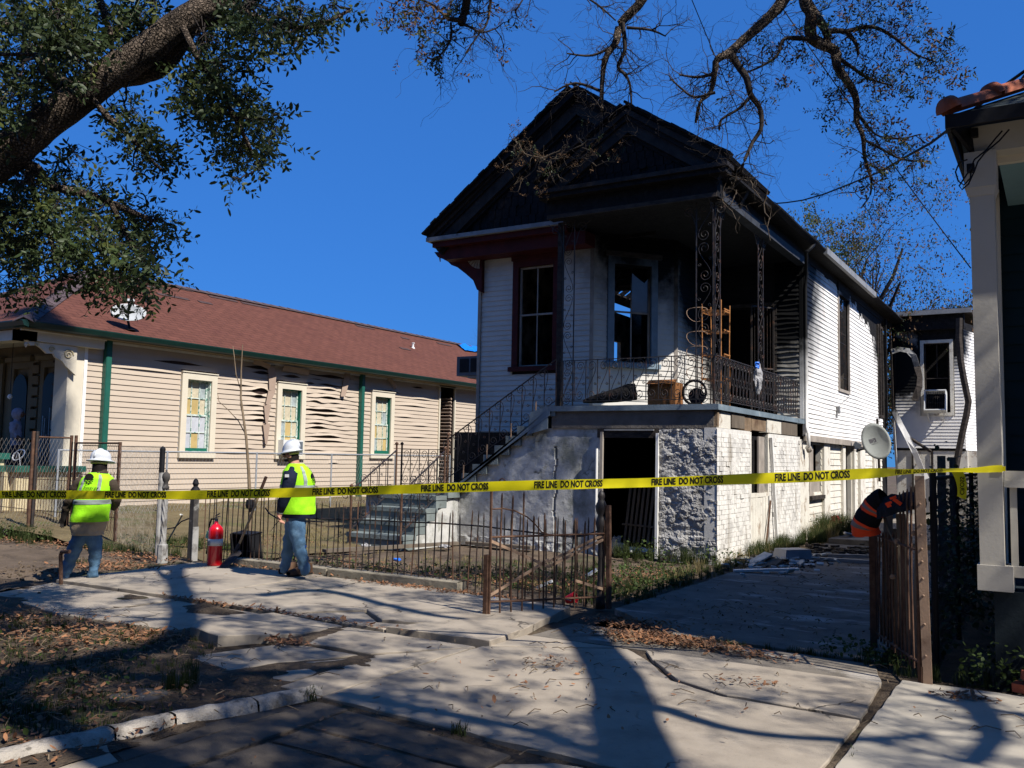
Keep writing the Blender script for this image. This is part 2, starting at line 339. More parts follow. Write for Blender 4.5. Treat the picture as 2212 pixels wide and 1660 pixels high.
m_galv = mat('galvanised_steel', (.42, .44, .46), .4, .15, 8, .1, 40, metal=.5)
m_chain = mat('old_chain_wire', (.17, .155, .14), .55, .3, 8, 0, metal=.3)
m_post = mat('peeling_white_post', (.30, .29, .275), .8, .2, 6, .5, 50, .006, stains=[((.10, .09, .08), 5, .5, .12, .85)])
m_postdk = mat('weathered_post', (.055, .05, .047), .8, .4, 7, .5, 50, .006, stains=[((.28, .27, .25), 6, .58, .1, .7)])
m_tape = mat('yellow_plastic_tape', (.88, .76, .012), .38, .05, 3, .1, 10, spec=.5, transl=.35)
m_ink = mat('black_ink', (.012, .011, .010), .6, .1, 3, 0)
m_hivis = mat('hi_vis_yellow', (.36, .84, .02), .7, .06, 6, .4, 26, .012)
m_refl = mat('silver_reflective', (.27, .31, .28), .45, .1, 6, .2, 40)
m_jean = mat('blue_denim', (.085, .165, .26), .85, .22, 9, .7, 22, .014, stains=[((.17, .26, .36), 4, .56, .12, .6)])
m_navy = mat('navy_jacket', (.010, .014, .032), .8, .3, 8, .6, 20, .014)
m_brnj = mat('brown_jacket', (.060, .045, .032), .85, .3, 8, .6, 20, .014)
m_khaki = mat('khaki_shirt', (.42, .32, .20), .85, .12, 8, .6, 16, .014)
m_skin = mat('skin', (.46, .235, .165), .55, .1, 8, .1, 40)
m_skindk = mat('dark_skin', (.11, .055, .035), .55, .1, 8, .1, 40)
m_hair = mat('dark_hair', (.012, .009, .008), .7, .3, 20, .6, 120, .004)
m_hat = mat('pale_grey_hard_hat', (.52, .54, .57), .3, .12, 5, 0, spec=.5, stains=[((.32, .33, .35), 5, .55, .2, .5)])
m_hatband = mat('yellow_band', (.60, .55, .16), .6, .1, 5, 0)
m_boot = mat('brown_leather', (.085, .048, .028), .6, .25, 8, .3, 50)
m_glove = mat('black_glove', (.02, .017, .015), .7, .3, 8, .4, 40)
m_hood = mat('grey_lilac_hoodie', (.26, .245, .31), .9, .15, 10, .5, 30, .01)
m_fireb = mat('extinguisher_red', (.62, .006, .012), .25, .08, 5, 0, spec=.6, coat=.5)
m_shovel = mat('dark_steel_blade', (.05, .042, .038), .5, .4, 6, .3, 40, metal=.3)
m_handle = mat('ash_wood_handle', (.40, .28, .15), .7, .2, 8, .3, 50)
m_bunkblk = mat('black_bunker_cloth', (.010, .010, .012), .9, .3, 8, .6, 18, .02)
m_orange = mat('orange_reflective', (.85, .075, .02), .6, .1, 8, .2, 20)
m_reflgr = mat('grey_reflective', (.20, .16, .14), .5, .15, 8, .2, 20)
m_rightw = mat('grey_white_column', (.42, .39, .335), .6, .06, 2, .2, 40, stains=[((.28, .26, .24), 1.5, .6, .15, .4)])
m_ltblue = mat('pale_blue_ceiling', (.16, .27, .30), .7, .1, 3, .2, 40)
m_teal = mat('dark_teal_siding', (.006, .018, .024), .5, .2, 3, .2, 40)
m_tealdk = mat('dark_foundation', (.012, .018, .022), .8, .3, 3, .6, 30)
m_clay = mat('clay_barrel_tile', (.27, .085, .045), .7, .25, 5, .5, 30, .01, stains=[((.16, .05, .035), 3, .55, .12, .7)])
m_bagw = mat('white_plastic_bag', (.42, .41, .41), .35, .12, 9, .5, 25, .02, transl=.25)
m_bluep = mat('blue_plastic', (.03, .16, .62), .4, .1, 8, 0)
m_redp = mat('red_plastic', (.55, .02, .03), .45, .15, 12, 0)
m_tub = mat('grey_blue_tub', (.30, .30, .31), .45, .12, 5, .2, 30)
m_debris = mat('pale_debris', (.40, .41, .39), .75, .25, 6, .5, 30, .01)
m_plankg = mat('grey_planks', (.13, .105, .08), .9, .3, 6, .7, 40, .01, stretch=(1, 1, .3))
m_woodbr = mat('brown_carton', (.22, .095, .035), .75, .2, 5, .3, 30, stains=[((.035, .018, .01), 2, .5, .1, .9)])
m_baker = mat('rusted_shelf_rack', (.36, .155, .05), .7, .3, 12, .4, 60, stains=[((.10, .045, .02), 6, .5, .15, .8)])
m_brickred = mat('red_brick', (.30, .085, .05), .9, .25, 7, .7, 40, .01, stains=[((.40, .30, .26), 6, .6, .1, .6)])
m_lime = mat('peeling_lime_wall', (.62, .58, .50), .85, .12, 3, .6, 40, .01, stains=[((.25, .17, .11), 4, .56, .1, .8), ((.12, .09, .06), 1.2, .6, .1, .6, (1, 1, .3))])
m_glowbulb = mat('white_fixture', (.8, .8, .78), .3, .02, 5, 0)

def cracks(m, sc, w_, strength=.75):
    nt = m.node_tree; b = nt.nodes['Principled BSDF']; L = nt.links; g = _n(nt, 'ShaderNodeNewGeometry')
    nz = _n(nt, 'ShaderNodeTexNoise', Scale=2.2, Detail=5); L.new(g.outputs['Position'], nz.inputs['Vector']); sc_ = _n(nt, 'ShaderNodeVectorMath', operation='SCALE'); sc_.inputs[3].default_value = .5; L.new(nz.outputs['Color'], sc_.inputs[0])
    ad = _n(nt, 'ShaderNodeVectorMath', operation='ADD'); L.new(g.outputs['Position'], ad.inputs[0]); L.new(sc_.outputs[0], ad.inputs[1])
    vo = _n(nt, 'ShaderNodeTexVoronoi', feature='DISTANCE_TO_EDGE'); vo.inputs['Scale'].default_value = sc; L.new(ad.outputs[0], vo.inputs['Vector'])
    mr = _n(nt, 'ShaderNodeMapRange'); mr.inputs[1].default_value = w_; mr.inputs[2].default_value = w_*.3; L.new(vo.outputs['Distance'], mr.inputs[0])
    n2 = _n(nt, 'ShaderNodeTexNoise', Scale=.9, Detail=2); L.new(g.outputs['Position'], n2.inputs['Vector']); m2 = _n(nt, 'ShaderNodeMapRange'); m2.inputs[1].default_value = .50; m2.inputs[2].default_value = .58; m2.inputs[4].default_value = strength; L.new(n2.outputs[0], m2.inputs[0])
    mu = _n(nt, 'ShaderNodeMath', operation='MULTIPLY'); L.new(mr.outputs[0], mu.inputs[0]); L.new(m2.outputs[0], mu.inputs[1])
    src = b.inputs['Base Color'].links[0].from_socket; mx = _n(nt, 'ShaderNodeMix', data_type='RGBA'); L.new(mu.outputs[0], mx.inputs[0]); L.new(src, mx.inputs[6]); mx.inputs[7].default_value = (.035, .028, .02, 1); L.new(mx.outputs[2], b.inputs['Base Color'])
    iv = _n(nt, 'ShaderNodeMath', operation='MULTIPLY'); iv.inputs[1].default_value = -1; L.new(mu.outputs[0], iv.inputs[0]); bp = _n(nt, 'ShaderNodeBump'); bp.inputs['Strength'].default_value = 1; bp.inputs['Distance'].default_value = .01; L.new(iv.outputs[0], bp.inputs['Height'])
    L.new(b.inputs['Normal'].links[0].from_socket, bp.inputs['Normal']); L.new(bp.outputs[0], b.inputs['Normal'])
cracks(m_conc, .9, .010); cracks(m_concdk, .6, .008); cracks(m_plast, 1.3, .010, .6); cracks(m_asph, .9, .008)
# asphalt shingle roof: staggered courses
def roof_mat():
    m = mat('red_brown_shingles', (.108, .042, .029), .9, .18, 4, 0, 60, stains=[((.08, .029, .023), .8, .55, .15, .5), ((.155, .055, .038), 25, .6, .08, .5)])
    nt = m.node_tree; b = nt.nodes['Principled BSDF']; L = nt.links
    uv = _n(nt, 'ShaderNodeUVMap')
    br = _n(nt, 'ShaderNodeTexBrick'); br.inputs['Scale'].default_value = 1; br.inputs['Brick Width'].default_value = .30; br.inputs['Row Height'].default_value = .14
    br.inputs['Mortar Size'].default_value = .010; br.inputs['Color1'].default_value = (.92, .92, .92, 1); br.inputs['Color2'].default_value = (1.06, 1.05, 1.05, 1); br.inputs['Mortar'].default_value = (.66, .66, .66, 1)
    br.inputs['Bias'].default_value = .2
    L.new(uv.outputs[0], br.inputs[0])
    src = b.inputs['Base Color'].links[0].from_socket
    mx = _n(nt, 'ShaderNodeMix', data_type='RGBA', blend_type='MULTIPLY'); mx.inputs[0].default_value = 1
    L.new(src, mx.inputs[6]); L.new(br.outputs[0], mx.inputs[7]); L.new(mx.outputs[2], b.inputs['Base Color'])
    bp = _n(nt, 'ShaderNodeBump'); bp.inputs['Strength'].default_value = .8; bp.inputs['Distance'].default_value = .012
    L.new(br.outputs[0], bp.inputs['Height']); L.new(bp.outputs[0], b.inputs['Normal'])
    return m
m_roof = roof_mat()

# ============================================================ generic builders
class Counter(dict): pass
def siding(thing_, wallmat, O, U, Nn, L, z0, z1, e=.1, holes=(), proud=.02, name='siding_board', buckle=None, nseg=1, top=None, maxlen=None, jit=.0025, gapmat=None, budget=None, thick=.004):
    """lapped boards, one object per board run; O on the wall face, U along it, Nn outward"""
    O = Vector(O); U = Vector(U).normalized(); Nn = Vector(Nn).normalized()
    n = int(math.ceil((z1-z0)/e-1e-6)); rest = MB(); out = []
    for i in range(n):
        za = z0+i*e; zb = min(za+e, z1)
        if zb-za < e*.25: continue
        segs = [(0., L)]
        if top is not None:           # sloping or broken upper edge: (s -> zmax)
            ns = []
            step = max(.12, L/60); s = 0; cur = None
            while s < L-1e-6:
                s2 = min(s+step, L); ok = top((s+s2)/2) > (za+zb)/2
                if ok: cur = [s, s2] if cur is None else [cur[0], s2]
                elif cur: ns.append(tuple(cur)); cur = None
                s = s2
            if cur: ns.append(tuple(cur))
            segs = ns
        for (h0, h1, hz0, hz1) in holes:
            if za+e*.5 > hz0 and za+e*.5 < hz1:
                ns = []
                for a, b in segs:
                    if h1 <= a or h0 >= b: ns.append((a, b)); continue
                    if h0 > a+.01: ns.append((a, h0))
                    if h1 < b-.01: ns.append((h1, b))
                segs = ns
        for a, b in segs:
            cuts = [a]
            if maxlen:
                s = a
                while b-s > maxlen*1.3: s += maxlen*rnd.uniform(.7, 1.2); cuts.append(s)
            cuts.append(b)
            for a2, b2 in zip(cuts, cuts[1:]):
                mb = MB(); k = nseg if nseg > 1 else 1
                if nseg > 1: k = max(1, int(nseg*(b2-a2)/L+.5))
                j0, j1 = rnd.uniform(-jit, jit), rnd.uniform(-jit, jit); po = rnd.uniform(0, .003)
                i0 = 0
                for q in range(k+1):
                    t = q/k; s = a2+(b2-a2)*t
                    dz = dn = 0; dzt = 0
                    if buckle: dz, dn, dzt = buckle(s, za)
                    zl = za+j0+(j1-j0)*t+dz; zh = zb+.012+dzt
                    P = O+U*s
                    mb.v += [tuple(P+Nn*(proud+po+dn)+Vector((0, 0, zl-O.z))), tuple(P+Nn*(.004+dn*.35)+Vector((0, 0, zh-O.z))),
                             tuple(P+Nn*(proud+po+dn-.012-thick)+Vector((0, 0, zl-O.z+.001))), tuple(P+Nn*(-.006+dn*.2)+Vector((0, 0, zh-O.z)))]
                for q in range(k):
                    c = q*4; d = c+4
                    for fq in ((c, d, d+1, c+1), (c+2, d+2, d, c), (c+1, d+1, d+3, c+3)): mb.f.append(fq); mb.mi.append(0)
                mb.f.append((0, 1, 3, 2)); mb.mi.append(0); c = k*4; mb.f.append((c, c+2, c+3, c+1)); mb.mi.append(0)
                cnt = SID.get(thing_.name, 0); SID[thing_.name] = cnt+1
                if cnt < 285: out.append(mb.obj(name, wallmat, thing_))
                else:
                    i0 = len(rest.v); rest.v += mb.v; rest.f += [tuple(x+i0 for x in f) for f in mb.f]; rest.mi += mb.mi
    if rest.v: rest.obj(name+'s', wallmat, thing_, kind='stuff')
    return out
SID = {}
def wall_panel(mb, O, U, N_, L, z0, z1, holes=(), th=.1):
    """solid wall behind the boards with openings cut"""
    O = Vector(O); U = Vector(U).normalized(); N_ = Vector(N_).normalized()
    xs = sorted({0, L, *[h[0] for h in holes], *[h[1] for h in holes]}); zs = sorted({z0, z1, *[h[2] for h in holes], *[h[3] for h in holes]})
    xs = [x for x in xs if 0 <= x <= L]; zs = [z for z in zs if z0 <= z <= z1]
    for a, b in zip(xs, xs[1:]):
        for c, d in zip(zs, zs[1:]):
            mx_, mz = (a+b)/2, (c+d)/2
            if any(h[0] < mx_ < h[1] and h[2] < mz < h[3] for h in holes): continue
            p = [O+U*a+Vector((0, 0, c-O.z)), O+U*b+Vector((0, 0, c-O.z)), O+U*b+Vector((0, 0, d-O.z)), O+U*a+Vector((0, 0, d-O.z))]
            mb.prism(p, -N_, th)
def frame_box(mb, O, U, N_, s0, s1, z0, z1, w, d0, d1, mi=0, sides='lrtb'):
    """picture frame of bars width w around rectangle, from depth d0 to d1 along N"""
    O = Vector(O); U = Vector(U).normalized(); N_ = Vector(N_).normalized()
    def bx(a, b, c, d):
        p = [O+U*a+Vector((0, 0, c-O.z))+N_*d0, O+U*b+Vector((0, 0, c-O.z))+N_*d0, O+U*b+Vector((0, 0, d-O.z))+N_*d0, O+U*a+Vector((0, 0, d-O.z))+N_*d0]
        mb.prism(p, N_, d1-d0, mi)
    if 'l' in sides: bx(s0, s0+w, z0+(w if 'b' in sides else 0), z1-(w if 't' in sides else 0))
    if 'r' in sides: bx(s1-w, s1, z0+(w if 'b' in sides else 0), z1-(w if 't' in sides else 0))
    if 't' in sides: bx(s0, s1, z1-w, z1)
    if 'b' in sides: bx(s0, s1, z0, z0+w)
def rect(mb, O, U, N_, s0, s1, z0, z1, d0, d1, mi=0):
    O = Vector(O); U = Vector(U).normalized(); N_ = Vector(N_).normalized()
    p = [O+U*a+Vector((0, 0, c-O.z))+N_*d0 for a, c in ((s0, z0), (s1, z0), (s1, z1), (s0, z1))]
    mb.prism(p, N_, d1-d0, mi)
def scroll_pts(r0, turns, n, start=0., sgn=1, r1=.15):
    """flat spiral in the xz plane, running inwards from radius r0, centre at 0"""
    out = []
    for i in range(n+1):
        t = i/n; a = start+sgn*2*pi*turns*t; r = r0*(1-(1-r1)*t); out.append((r*cos(a), r*sin(a)))
    return out
# ============================================================ ground, paving
def hz(x, y, a=.02): return a*fbm((x*.9, y*.9, 3.3))
g = MB()
g.grid(lambda a, b: ((a-.5)*600, -60+b*660, -.16), 8, 8); g.obj('ground', m_dirt, kind='structure')
g = MB()
def soil(x0, x1, y0, y1, z, n, m_, a, m_mat, name, f=None):
    mb = MB(); mb.grid(lambda s, t: (x0+(x1-x0)*s, y0+(y1-y0)*t, z+a*fbm(((x0+(x1-x0)*s)*1.6, (y0+(y1-y0)*t)*1.6, 1.7), 1, 5)+(f(x0+(x1-x0)*s, y0+(y1-y0)*t) if f else 0)), n, m_)
    return mb.obj(name, m_mat, smooth=True, kind='structure')
def pit(x, y):
    d = math.hypot((x+10.6)/.9, (y-6.35)/.75); m = math.hypot((x+11.9)/.8, (y-5.9)/.5)
    return -.10*max(0, 1-d)+.28*max(0, 1-m)*(1+.6*fbm((x*5, y*5, 0)))+.05*max(0, 1-abs(d-1.1)*3)*(.6+fbm((x*7, y*7, 2)))
soil(-16, -4.25, 1.5, 6.3, -.022, 170, 80, .05, m_soil, 'verge_soil')
soil(-20, -9.9, 4.9, 9.4, -.03, 130, 70, .04, m_dirt, 'dug_soil', pit)
soil(-14.6, -3.9, 7.9, 14, -.055, 110, 64, .05, m_dirt, 'front_yard')
soil(-19.4, -10.1, 9.0, 32, -.02, 70, 130, .04, m_lawn, 'side_yard', lambda x, y: .26*min(1, max(0, -(x+12.5)/5)))
soil(-34, -14.4, 5, 12.5, -.05, 60, 30, .03, m_dirt, 'neighbour_yard')
soil(-1.36, 14, 7.1, 40, -.06, 60, 80, .05, m_soil, 'side_strip')
m = MB(); m.bb(-60, 60, -20, 2.35, -.3, -.10); m.obj('road', m_asph, kind='structure')

def jag(poly, amp, step=.12):
    out = []
    n = len(poly)
    for i in range(n):
        a = Vector((*poly[i], 0)); b = Vector((*poly[(i+1) % n], 0)); l = (b-a).length; k = max(1, int(l/step)); nn = Vector((-(b-a).y, (b-a).x, 0)).normalized() if l else Vector()
        for j in range(k):
            p = a+(b-a)*(j/k)
            if j: p += nn*amp*rnd.gauss(0, 1)
            out.append((p.x, p.y))
    return out
soil(-10.4, 4, 2.3, 7.8, -.024, 150, 50, .012, m_soil, 'joint_soil')
walk = thing('sidewalk', 'cracked old concrete sidewalk and driveway apron in front of the iron fence', 'sidewalk'); walk['kind'] = 'structure'; del walk['category']
def slab(poly, mt, z=0., tilt=(0, 0, 0), gap=.002, amp=.004, th=.1, name='paving_slab', parent=walk, label=None):
    c = Vector((sum(p[0] for p in poly)/len(poly), sum(p[1] for p in poly)/len(poly)))
    pp = []
    for p in poly:
        v = Vector(p)-c; pp.append(tuple(c+v*(1-gap/max(.3, v.length))))
    pts = jag(pp, amp); bm = bmesh.new()
    def Z(x, y): return z+tilt[0]*(x-c.x)+tilt[1]*(y-c.y)
    vs = [bm.verts.new((x, y, Z(x, y))) for x, y in pts]
    f = bm.faces.new(vs)
    if f.normal.z < 0: f.normal_flip()
    f.normal_update()
    if f.normal.z < 0: bmesh.ops.reverse_faces(bm, faces=[f])
    r = bmesh.ops.extrude_face_region(bm, geom=[f]); ve = [q for q in r['geom'] if isinstance(q, bmesh.types.BMVert)]
    # extruded copy becomes the top; sink the original
    for q in vs: q.co.z -= th
    for fc in bm.faces:
        pass
    top = [q for q in r['geom'] if isinstance(q, bmesh.types.BMFace)]
    edges = [e for t in top for e in t.edges]
    bmesh.ops.bevel(bm, geom=edges, offset=.006, segments=1, affect='EDGES')
    bmesh.ops.recalc_face_normals(bm, faces=bm.faces)
    me = bpy.data.meshes.new(name); bm.to_mesh(me); bm.free(); me.materials.append(mt)
    o = link(name, me, parent)
    if label: o['label'] = label
    return o
slab([(-10.15, 6.43), (-8.0, 6.46), (-8.0, 8.62), (-10.25, 8.5)], m_conc, .022, (0, .006))
slab([(-8, 6.46), (-6.45, 6.42), (-5.95, 7.0), (-5.95, 8.62), (-8, 8.62)], m_conc, .018, (.003, 0))
slab([(-6.42, 6.42), (-5.9, 6.40), (-5.45, 6.62), (-5.92, 6.98)], m_conc, .008)
slab([(-5.88, 6.40), (-5.2, 6.40), (-5.05, 6.72), (-5.42, 6.62)], m_conc, .010)
slab([(-5.17, 6.40), (-4.08, 6.40), (-4.13, 7.12), (-4.35, 8.35), (-5.92, 8.5), (-5.92, 7.02), (-5.43, 6.66), (-5.02, 6.74)], m_conc, .035, (.006, 0))
slab([(-9.8, 5.5), (-8.1, 5.2), (-8.0, 6.40), (-10.1, 6.37)], m_conc, -.006)
slab([(-8.08, 5.2), (-6.62, 5.3), (-6.55, 6.12), (-7.98, 5.78)], m_conc, .0)
slab([(-7.98, 5.82), (-6.55, 6.15), (-6.5, 6.37), (-7.96, 6.40)], m_conc, -.012)
slab([(-6.33, 5.23), (-5.88, 5.14), (-5.55, 5.74), (-5.62, 6.34), (-6.5, 6.34), (-6.58, 5.55)], m_conc, .045, (-.03, -.05), label='lifted cracked slab tilted up by roots', th=.12, amp=.009)
slab([(-5.55, 5.62), (-4.68, 5.62), (-4.16, 6.32), (-5.56, 6.34)], m_conc, -.004)
slab([(-5.75, 4.75), (-5.15, 4.62), (-5.05, 5.0), (-4.75, 5.55), (-5.5, 5.55)], m_conc, -.012)
slab([(-5.10, 4.60), (-4.56, 4.5), (-4.66, 5.55), (-5.0, 5.0)], m_conc, -.015)
slab([(-4.52, 4.5), (-4.13, 4.48), (-4.17, 6.28), (-4.62, 5.6)], m_conc, -.006)
slab([(-4.1, 4.45), (-2.06, 4.30), (-1.1, 4.3), (-1.1, 5.93), (-1.97, 5.97), (-2.41, 6.18), (-2.82, 6.7), (-3.1, 6.97), (-4.12, 6.35)], m_conc, 0, name='apron_slab')
slab([(-1.1, 5.965), (-1.95, 6.01), (-2.38, 6.22), (-2.78, 6.72), (-2.95, 7.0), (-1.15, 7.0)], m_conc, .004, name='apron_slab')
slab([(-4.1, 6.42), (-3.15, 7.0), (-4.08, 7.0)], m_conc, -.004, name='apron_slab')
slab([(-2.48, 2.5), (-2.5, 4.05), (-2.28, 4.22), (-1.1, 4.26), (-1.1, 2.5)], m_conc, -.012, name='apron_slab', amp=.010)
slab([(-1.04, 2.5), (4, 2.5), (4, 7.16), (-1.04, 7.16)], m_conc2, .006, name='apron_slab', label='pale newer concrete slab beside the porch column')
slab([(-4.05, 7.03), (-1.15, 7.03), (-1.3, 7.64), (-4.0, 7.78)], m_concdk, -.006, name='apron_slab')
for q in ([(-4.08, 2.4), (-3.76, 2.4), (-3.8, 4.36), (-4.08, 4.38)], [(-3.74, 3.96), (-2.53, 3.9), (-2.53, 4.2), (-3.78, 4.33)], [(-3.72, 3.66), (-2.52, 3.62), (-2.53, 3.87), (-3.74, 3.93)], [(-3.72, 2.4), (-2.5, 2.4), (-2.5, 3.59), (-3.72, 3.63)]):
    slab(q, m_asph, -.012, name='gutter_slab', gap=.001)
slab([(-4.50, 2.2), (-4.13, 2.2), (-4.12, 3.0), (-4.38, 3.12)], m_conc, -.012, name='gutter_slab')
slab([(-4.39, 3.14), (-4.11, 3.02), (-4.11, 4.36), (-4.22, 4.05)], m_asph, -.022, name='gutter_slab')
drv = thing('driveway', 'grey soot-marked concrete driveway running back beside the burnt house', 'driveway'); drv['kind'] = 'structure'; del drv['category']
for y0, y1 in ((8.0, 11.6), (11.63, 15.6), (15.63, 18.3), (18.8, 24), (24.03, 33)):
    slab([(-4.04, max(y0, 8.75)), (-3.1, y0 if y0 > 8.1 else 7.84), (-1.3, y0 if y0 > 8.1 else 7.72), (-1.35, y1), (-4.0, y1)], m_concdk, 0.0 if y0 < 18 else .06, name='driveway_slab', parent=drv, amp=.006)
# kerb of the apron side, four whitewashed lengths
kerb = thing('kerb', 'worn whitewashed kerb between the verge and the driveway apron', 'kerb'); kerb['kind'] = 'structure'; del kerb['category']
kp = [(-4.62, 1.9), (-4.52, 2.62), (-4.43, 3.2), (-4.38, 3.55), (-4.24, 4.05), (-4.14, 4.5)]
for a, b in zip(kp, kp[1:]):
    a_ = Vector((*a, 0)); b_ = Vector((*b, 0)); d = (b_-a_); L_ = d.length; d.normalize(); nn = Vector((-d.y, d.x, 0))
    mb = MB()
    def fk(s, t, a_=a_, d=d, nn=nn, L_=L_):
        prof = [(-.02, -.12), (0.0, .012), (.02, .035), (.075, .04), (.135, .03), (.15, -.10)]
        q = t*5; i = min(4, int(q)); w_ = q-i; pr = [prof[i][k]*(1-w_)+prof[i+1][k]*w_ for k in (0, 1)]
        p = a_+d*(.006+s*(L_-.012))+nn*pr[0]+Vector((0, 0, pr[1]))
        return p+Vector((fbm(p*9)*.008, fbm(p*9+Vector((5, 0, 0)))*.008, fbm(p*7)*.010))
    mb.grid(fk, 20, 10); mb.obj('kerb_stone', m_kerb, kerb, smooth=True)
m = MB(); m.lathe([(0, -.03), (.17, -.03), (.17, .012), (.15, .014), (.0, .014)], (-5.02, 3.78, 0), 28); o = m.obj('meter_cover', m_postdk); o['label'] = 'round dark iron meter cover set in the verge soil'; o['category'] = 'meter cover'

# ------------------------------------------------------------ leaf litter, grass, weeds
def litter(name, regs, mt, seed, sz=.05, zoff=.012):
    rng = np.random.default_rng(seed); P = []; S = []
    for cx, cy, rx, ry, n in regs:
        r = np.sqrt(rng.uniform(0, 1, n))*rng.uniform(.5, 1.15, n); a = rng.uniform(0, 2*pi, n)
        P.append(np.stack([cx+rx*r*np.cos(a), cy+ry*r*np.sin(a), np.full(n, zoff)+rng.uniform(0, .02, n)], -1))
    P = np.concatenate(P); n = len(P); R = rotmats(rng, n, .34)
    tv = [(0, 0, .006), (.2, .35, 0), (0, .45, .02), (-.2, .35, 0), (.17, .78, .01), (0, 1.0, .05), (-.17, .78, .01)]
    V, F = scatter(np.array(tv)*sz, LEAF_F, P, R, rng.uniform(.35, 1.0, n)**1.0*rng.choice([.8, 1.1, 1.5], n))
    return link(name, npmesh(name, V, F, mt), kind='stuff')
L1 = [(-3.0, 7.45, .75, .28, 900), (-3.5, 8.0, .5, .3, 300), (-2.2, 7.35, .5, .2, 120), (-6.7, 8.55, .9, .13, 260), (-5.6, 8.5, .6, .16, 260), (-8.9, 8.7, 1.4, .08, 110), (-10.9, 7.6, .8, .6, 620), (-11.5, 8.6, 1.0, .5, 420), (-14.5, 8.8, 2.2, .6, 500),
      (-7.6, 4.6, 1.9, .7, 900), (-5.6, 3.2, 1.2, 1.2, 300), (-7, 3.2, 1.6, .9, 300), (-6.6, 5.0, .5, .3, 160), (-5.4, 3.5, .9, .7, 90), (-4.9, 4.2, .5, .5, 40), (-5.5, 5.5, .3, .12, 90), (-6.2, 6.42, 1.4, .035, 150), (-7.6, 6.42, .8, .04, 90), (-3, 5.6, 1.6, 1.2, 45), (-3.3, 6.2, .35, .2, 22), (-1.9, 6.4, .35, .2, 26), (-.2, 6.5, 1, .5, 10),
      (-12.3, 11, 1.6, 2, 420), (-8, 9.8, 2.6, .8, 380), (-6, 9.7, 1.6, .9, 240), (-4.9, 11, .7, 1.6, 500), (-5.5, 10, 1.2, .8, 300), (-.62, 6.85, .22, .08, 60), (-4.75, 2.9, .18, .5, 50), (-4.35, 3.1, .1, .6, 40), (-3.3, 3.8, .7, .6, 14)]
litter('fallen_leaves', L1, m_litter1, 3)
litter('fallen_leaves', [(a, b, c, d, int(n*.8)) for a, b, c, d, n in L1], m_litter2, 4)
litter('fallen_leaves', [(-2.7, 12, 1.3, 5, 420), (-2.7, 9, 1.3, 1.5, 160)], m_leafbr, 5, .04)
tw = []
for cx, cy, rx, ry, n in ((-3.0, 7.4, .9, .3, 60), (-7, 4.4, 2.2, 1.2, 260), (-5.4, 3.2, 1.2, 1.2, 120), (-3, 5.8, 1.8, 1.4, 60), (-11, 7.8, 1.4, .8, 90), (-7, 9.8, 3, 1, 200), (-2.7, 11, 1.3, 4, 120), (-.4, 6.4, 1, .8, 14)):
    for _ in range(n):
        x = rnd.gauss(cx, rx*.5); y = rnd.gauss(cy, ry*.5); a = rnd.uniform(0, 6.28); l = rnd.uniform(.03, .16); tw.append(((x, y), (x+l*cos(a), y+l*sin(a))))
m = MB()
for a, b in tw: m.tube([(*a, .012), ((a[0]+b[0])/2+rnd.gauss(0, .01), (a[1]+b[1])/2+rnd.gauss(0, .01), .03), (*b, .012)], .0035, 3, caps=False)
m.obj('fallen_twigs', m_twiglt, kind='stuff')
def grass(name, regs, mt, seed, h=.09, wd=.006, lean=.5):
    rng = np.random.default_rng(seed); P = []; H = []
    for reg in regs:
        cx, cy, rx, ry, nt_, nb, hh = reg[:7]; zz = reg[7] if len(reg) > 7 else -.02
        for _ in range(nt_):
            r = math.sqrt(rng.uniform()); a = rng.uniform(0, 2*pi); x = cx+rx*r*cos(a); y = cy+ry*r*sin(a)
            k = int(nb*rng.uniform(.5, 1.4)); P.append(np.stack([x+rng.normal(0, .022, k), y+rng.normal(0, .022, k), np.full(k, zz)], -1)); H.append(rng.uniform(.4, 1.2, k)*hh)
    P = np.concatenate(P); H = np.concatenate(H); n = len(P)
    tv = np.array([(-wd/2, 0, 0), (wd/2, 0, 0), (wd*.4, .18*lean, .5), (-wd*.4, .18*lean, .5), (wd*.1, .6*lean, .9), (-wd*.1, .6*lean, .9)])
    yaw = rng.uniform(0, 2*pi, n); c, s = np.cos(yaw), np.sin(yaw); Z = np.zeros(n); O = np.ones(n)
    R = np.stack([c, -s, Z, s, c, Z, Z, Z, O], -1).reshape(n, 3, 3)
    sc = np.stack([O, H*rng.uniform(.4, 1.3, n), H], -1)
    V = np.einsum('nij,nkj->nki', R, tv[None]*sc[:, None, :])+P[:, None, :]
    F = np.array([(0, 1, 2, 3), (3, 2, 4, 5)])[None]+(np.arange(n)*6)[:, None, None]
    return link(name, npmesh(name, V.reshape(-1, 3), F.reshape(-1, 4), mt), kind='stuff')
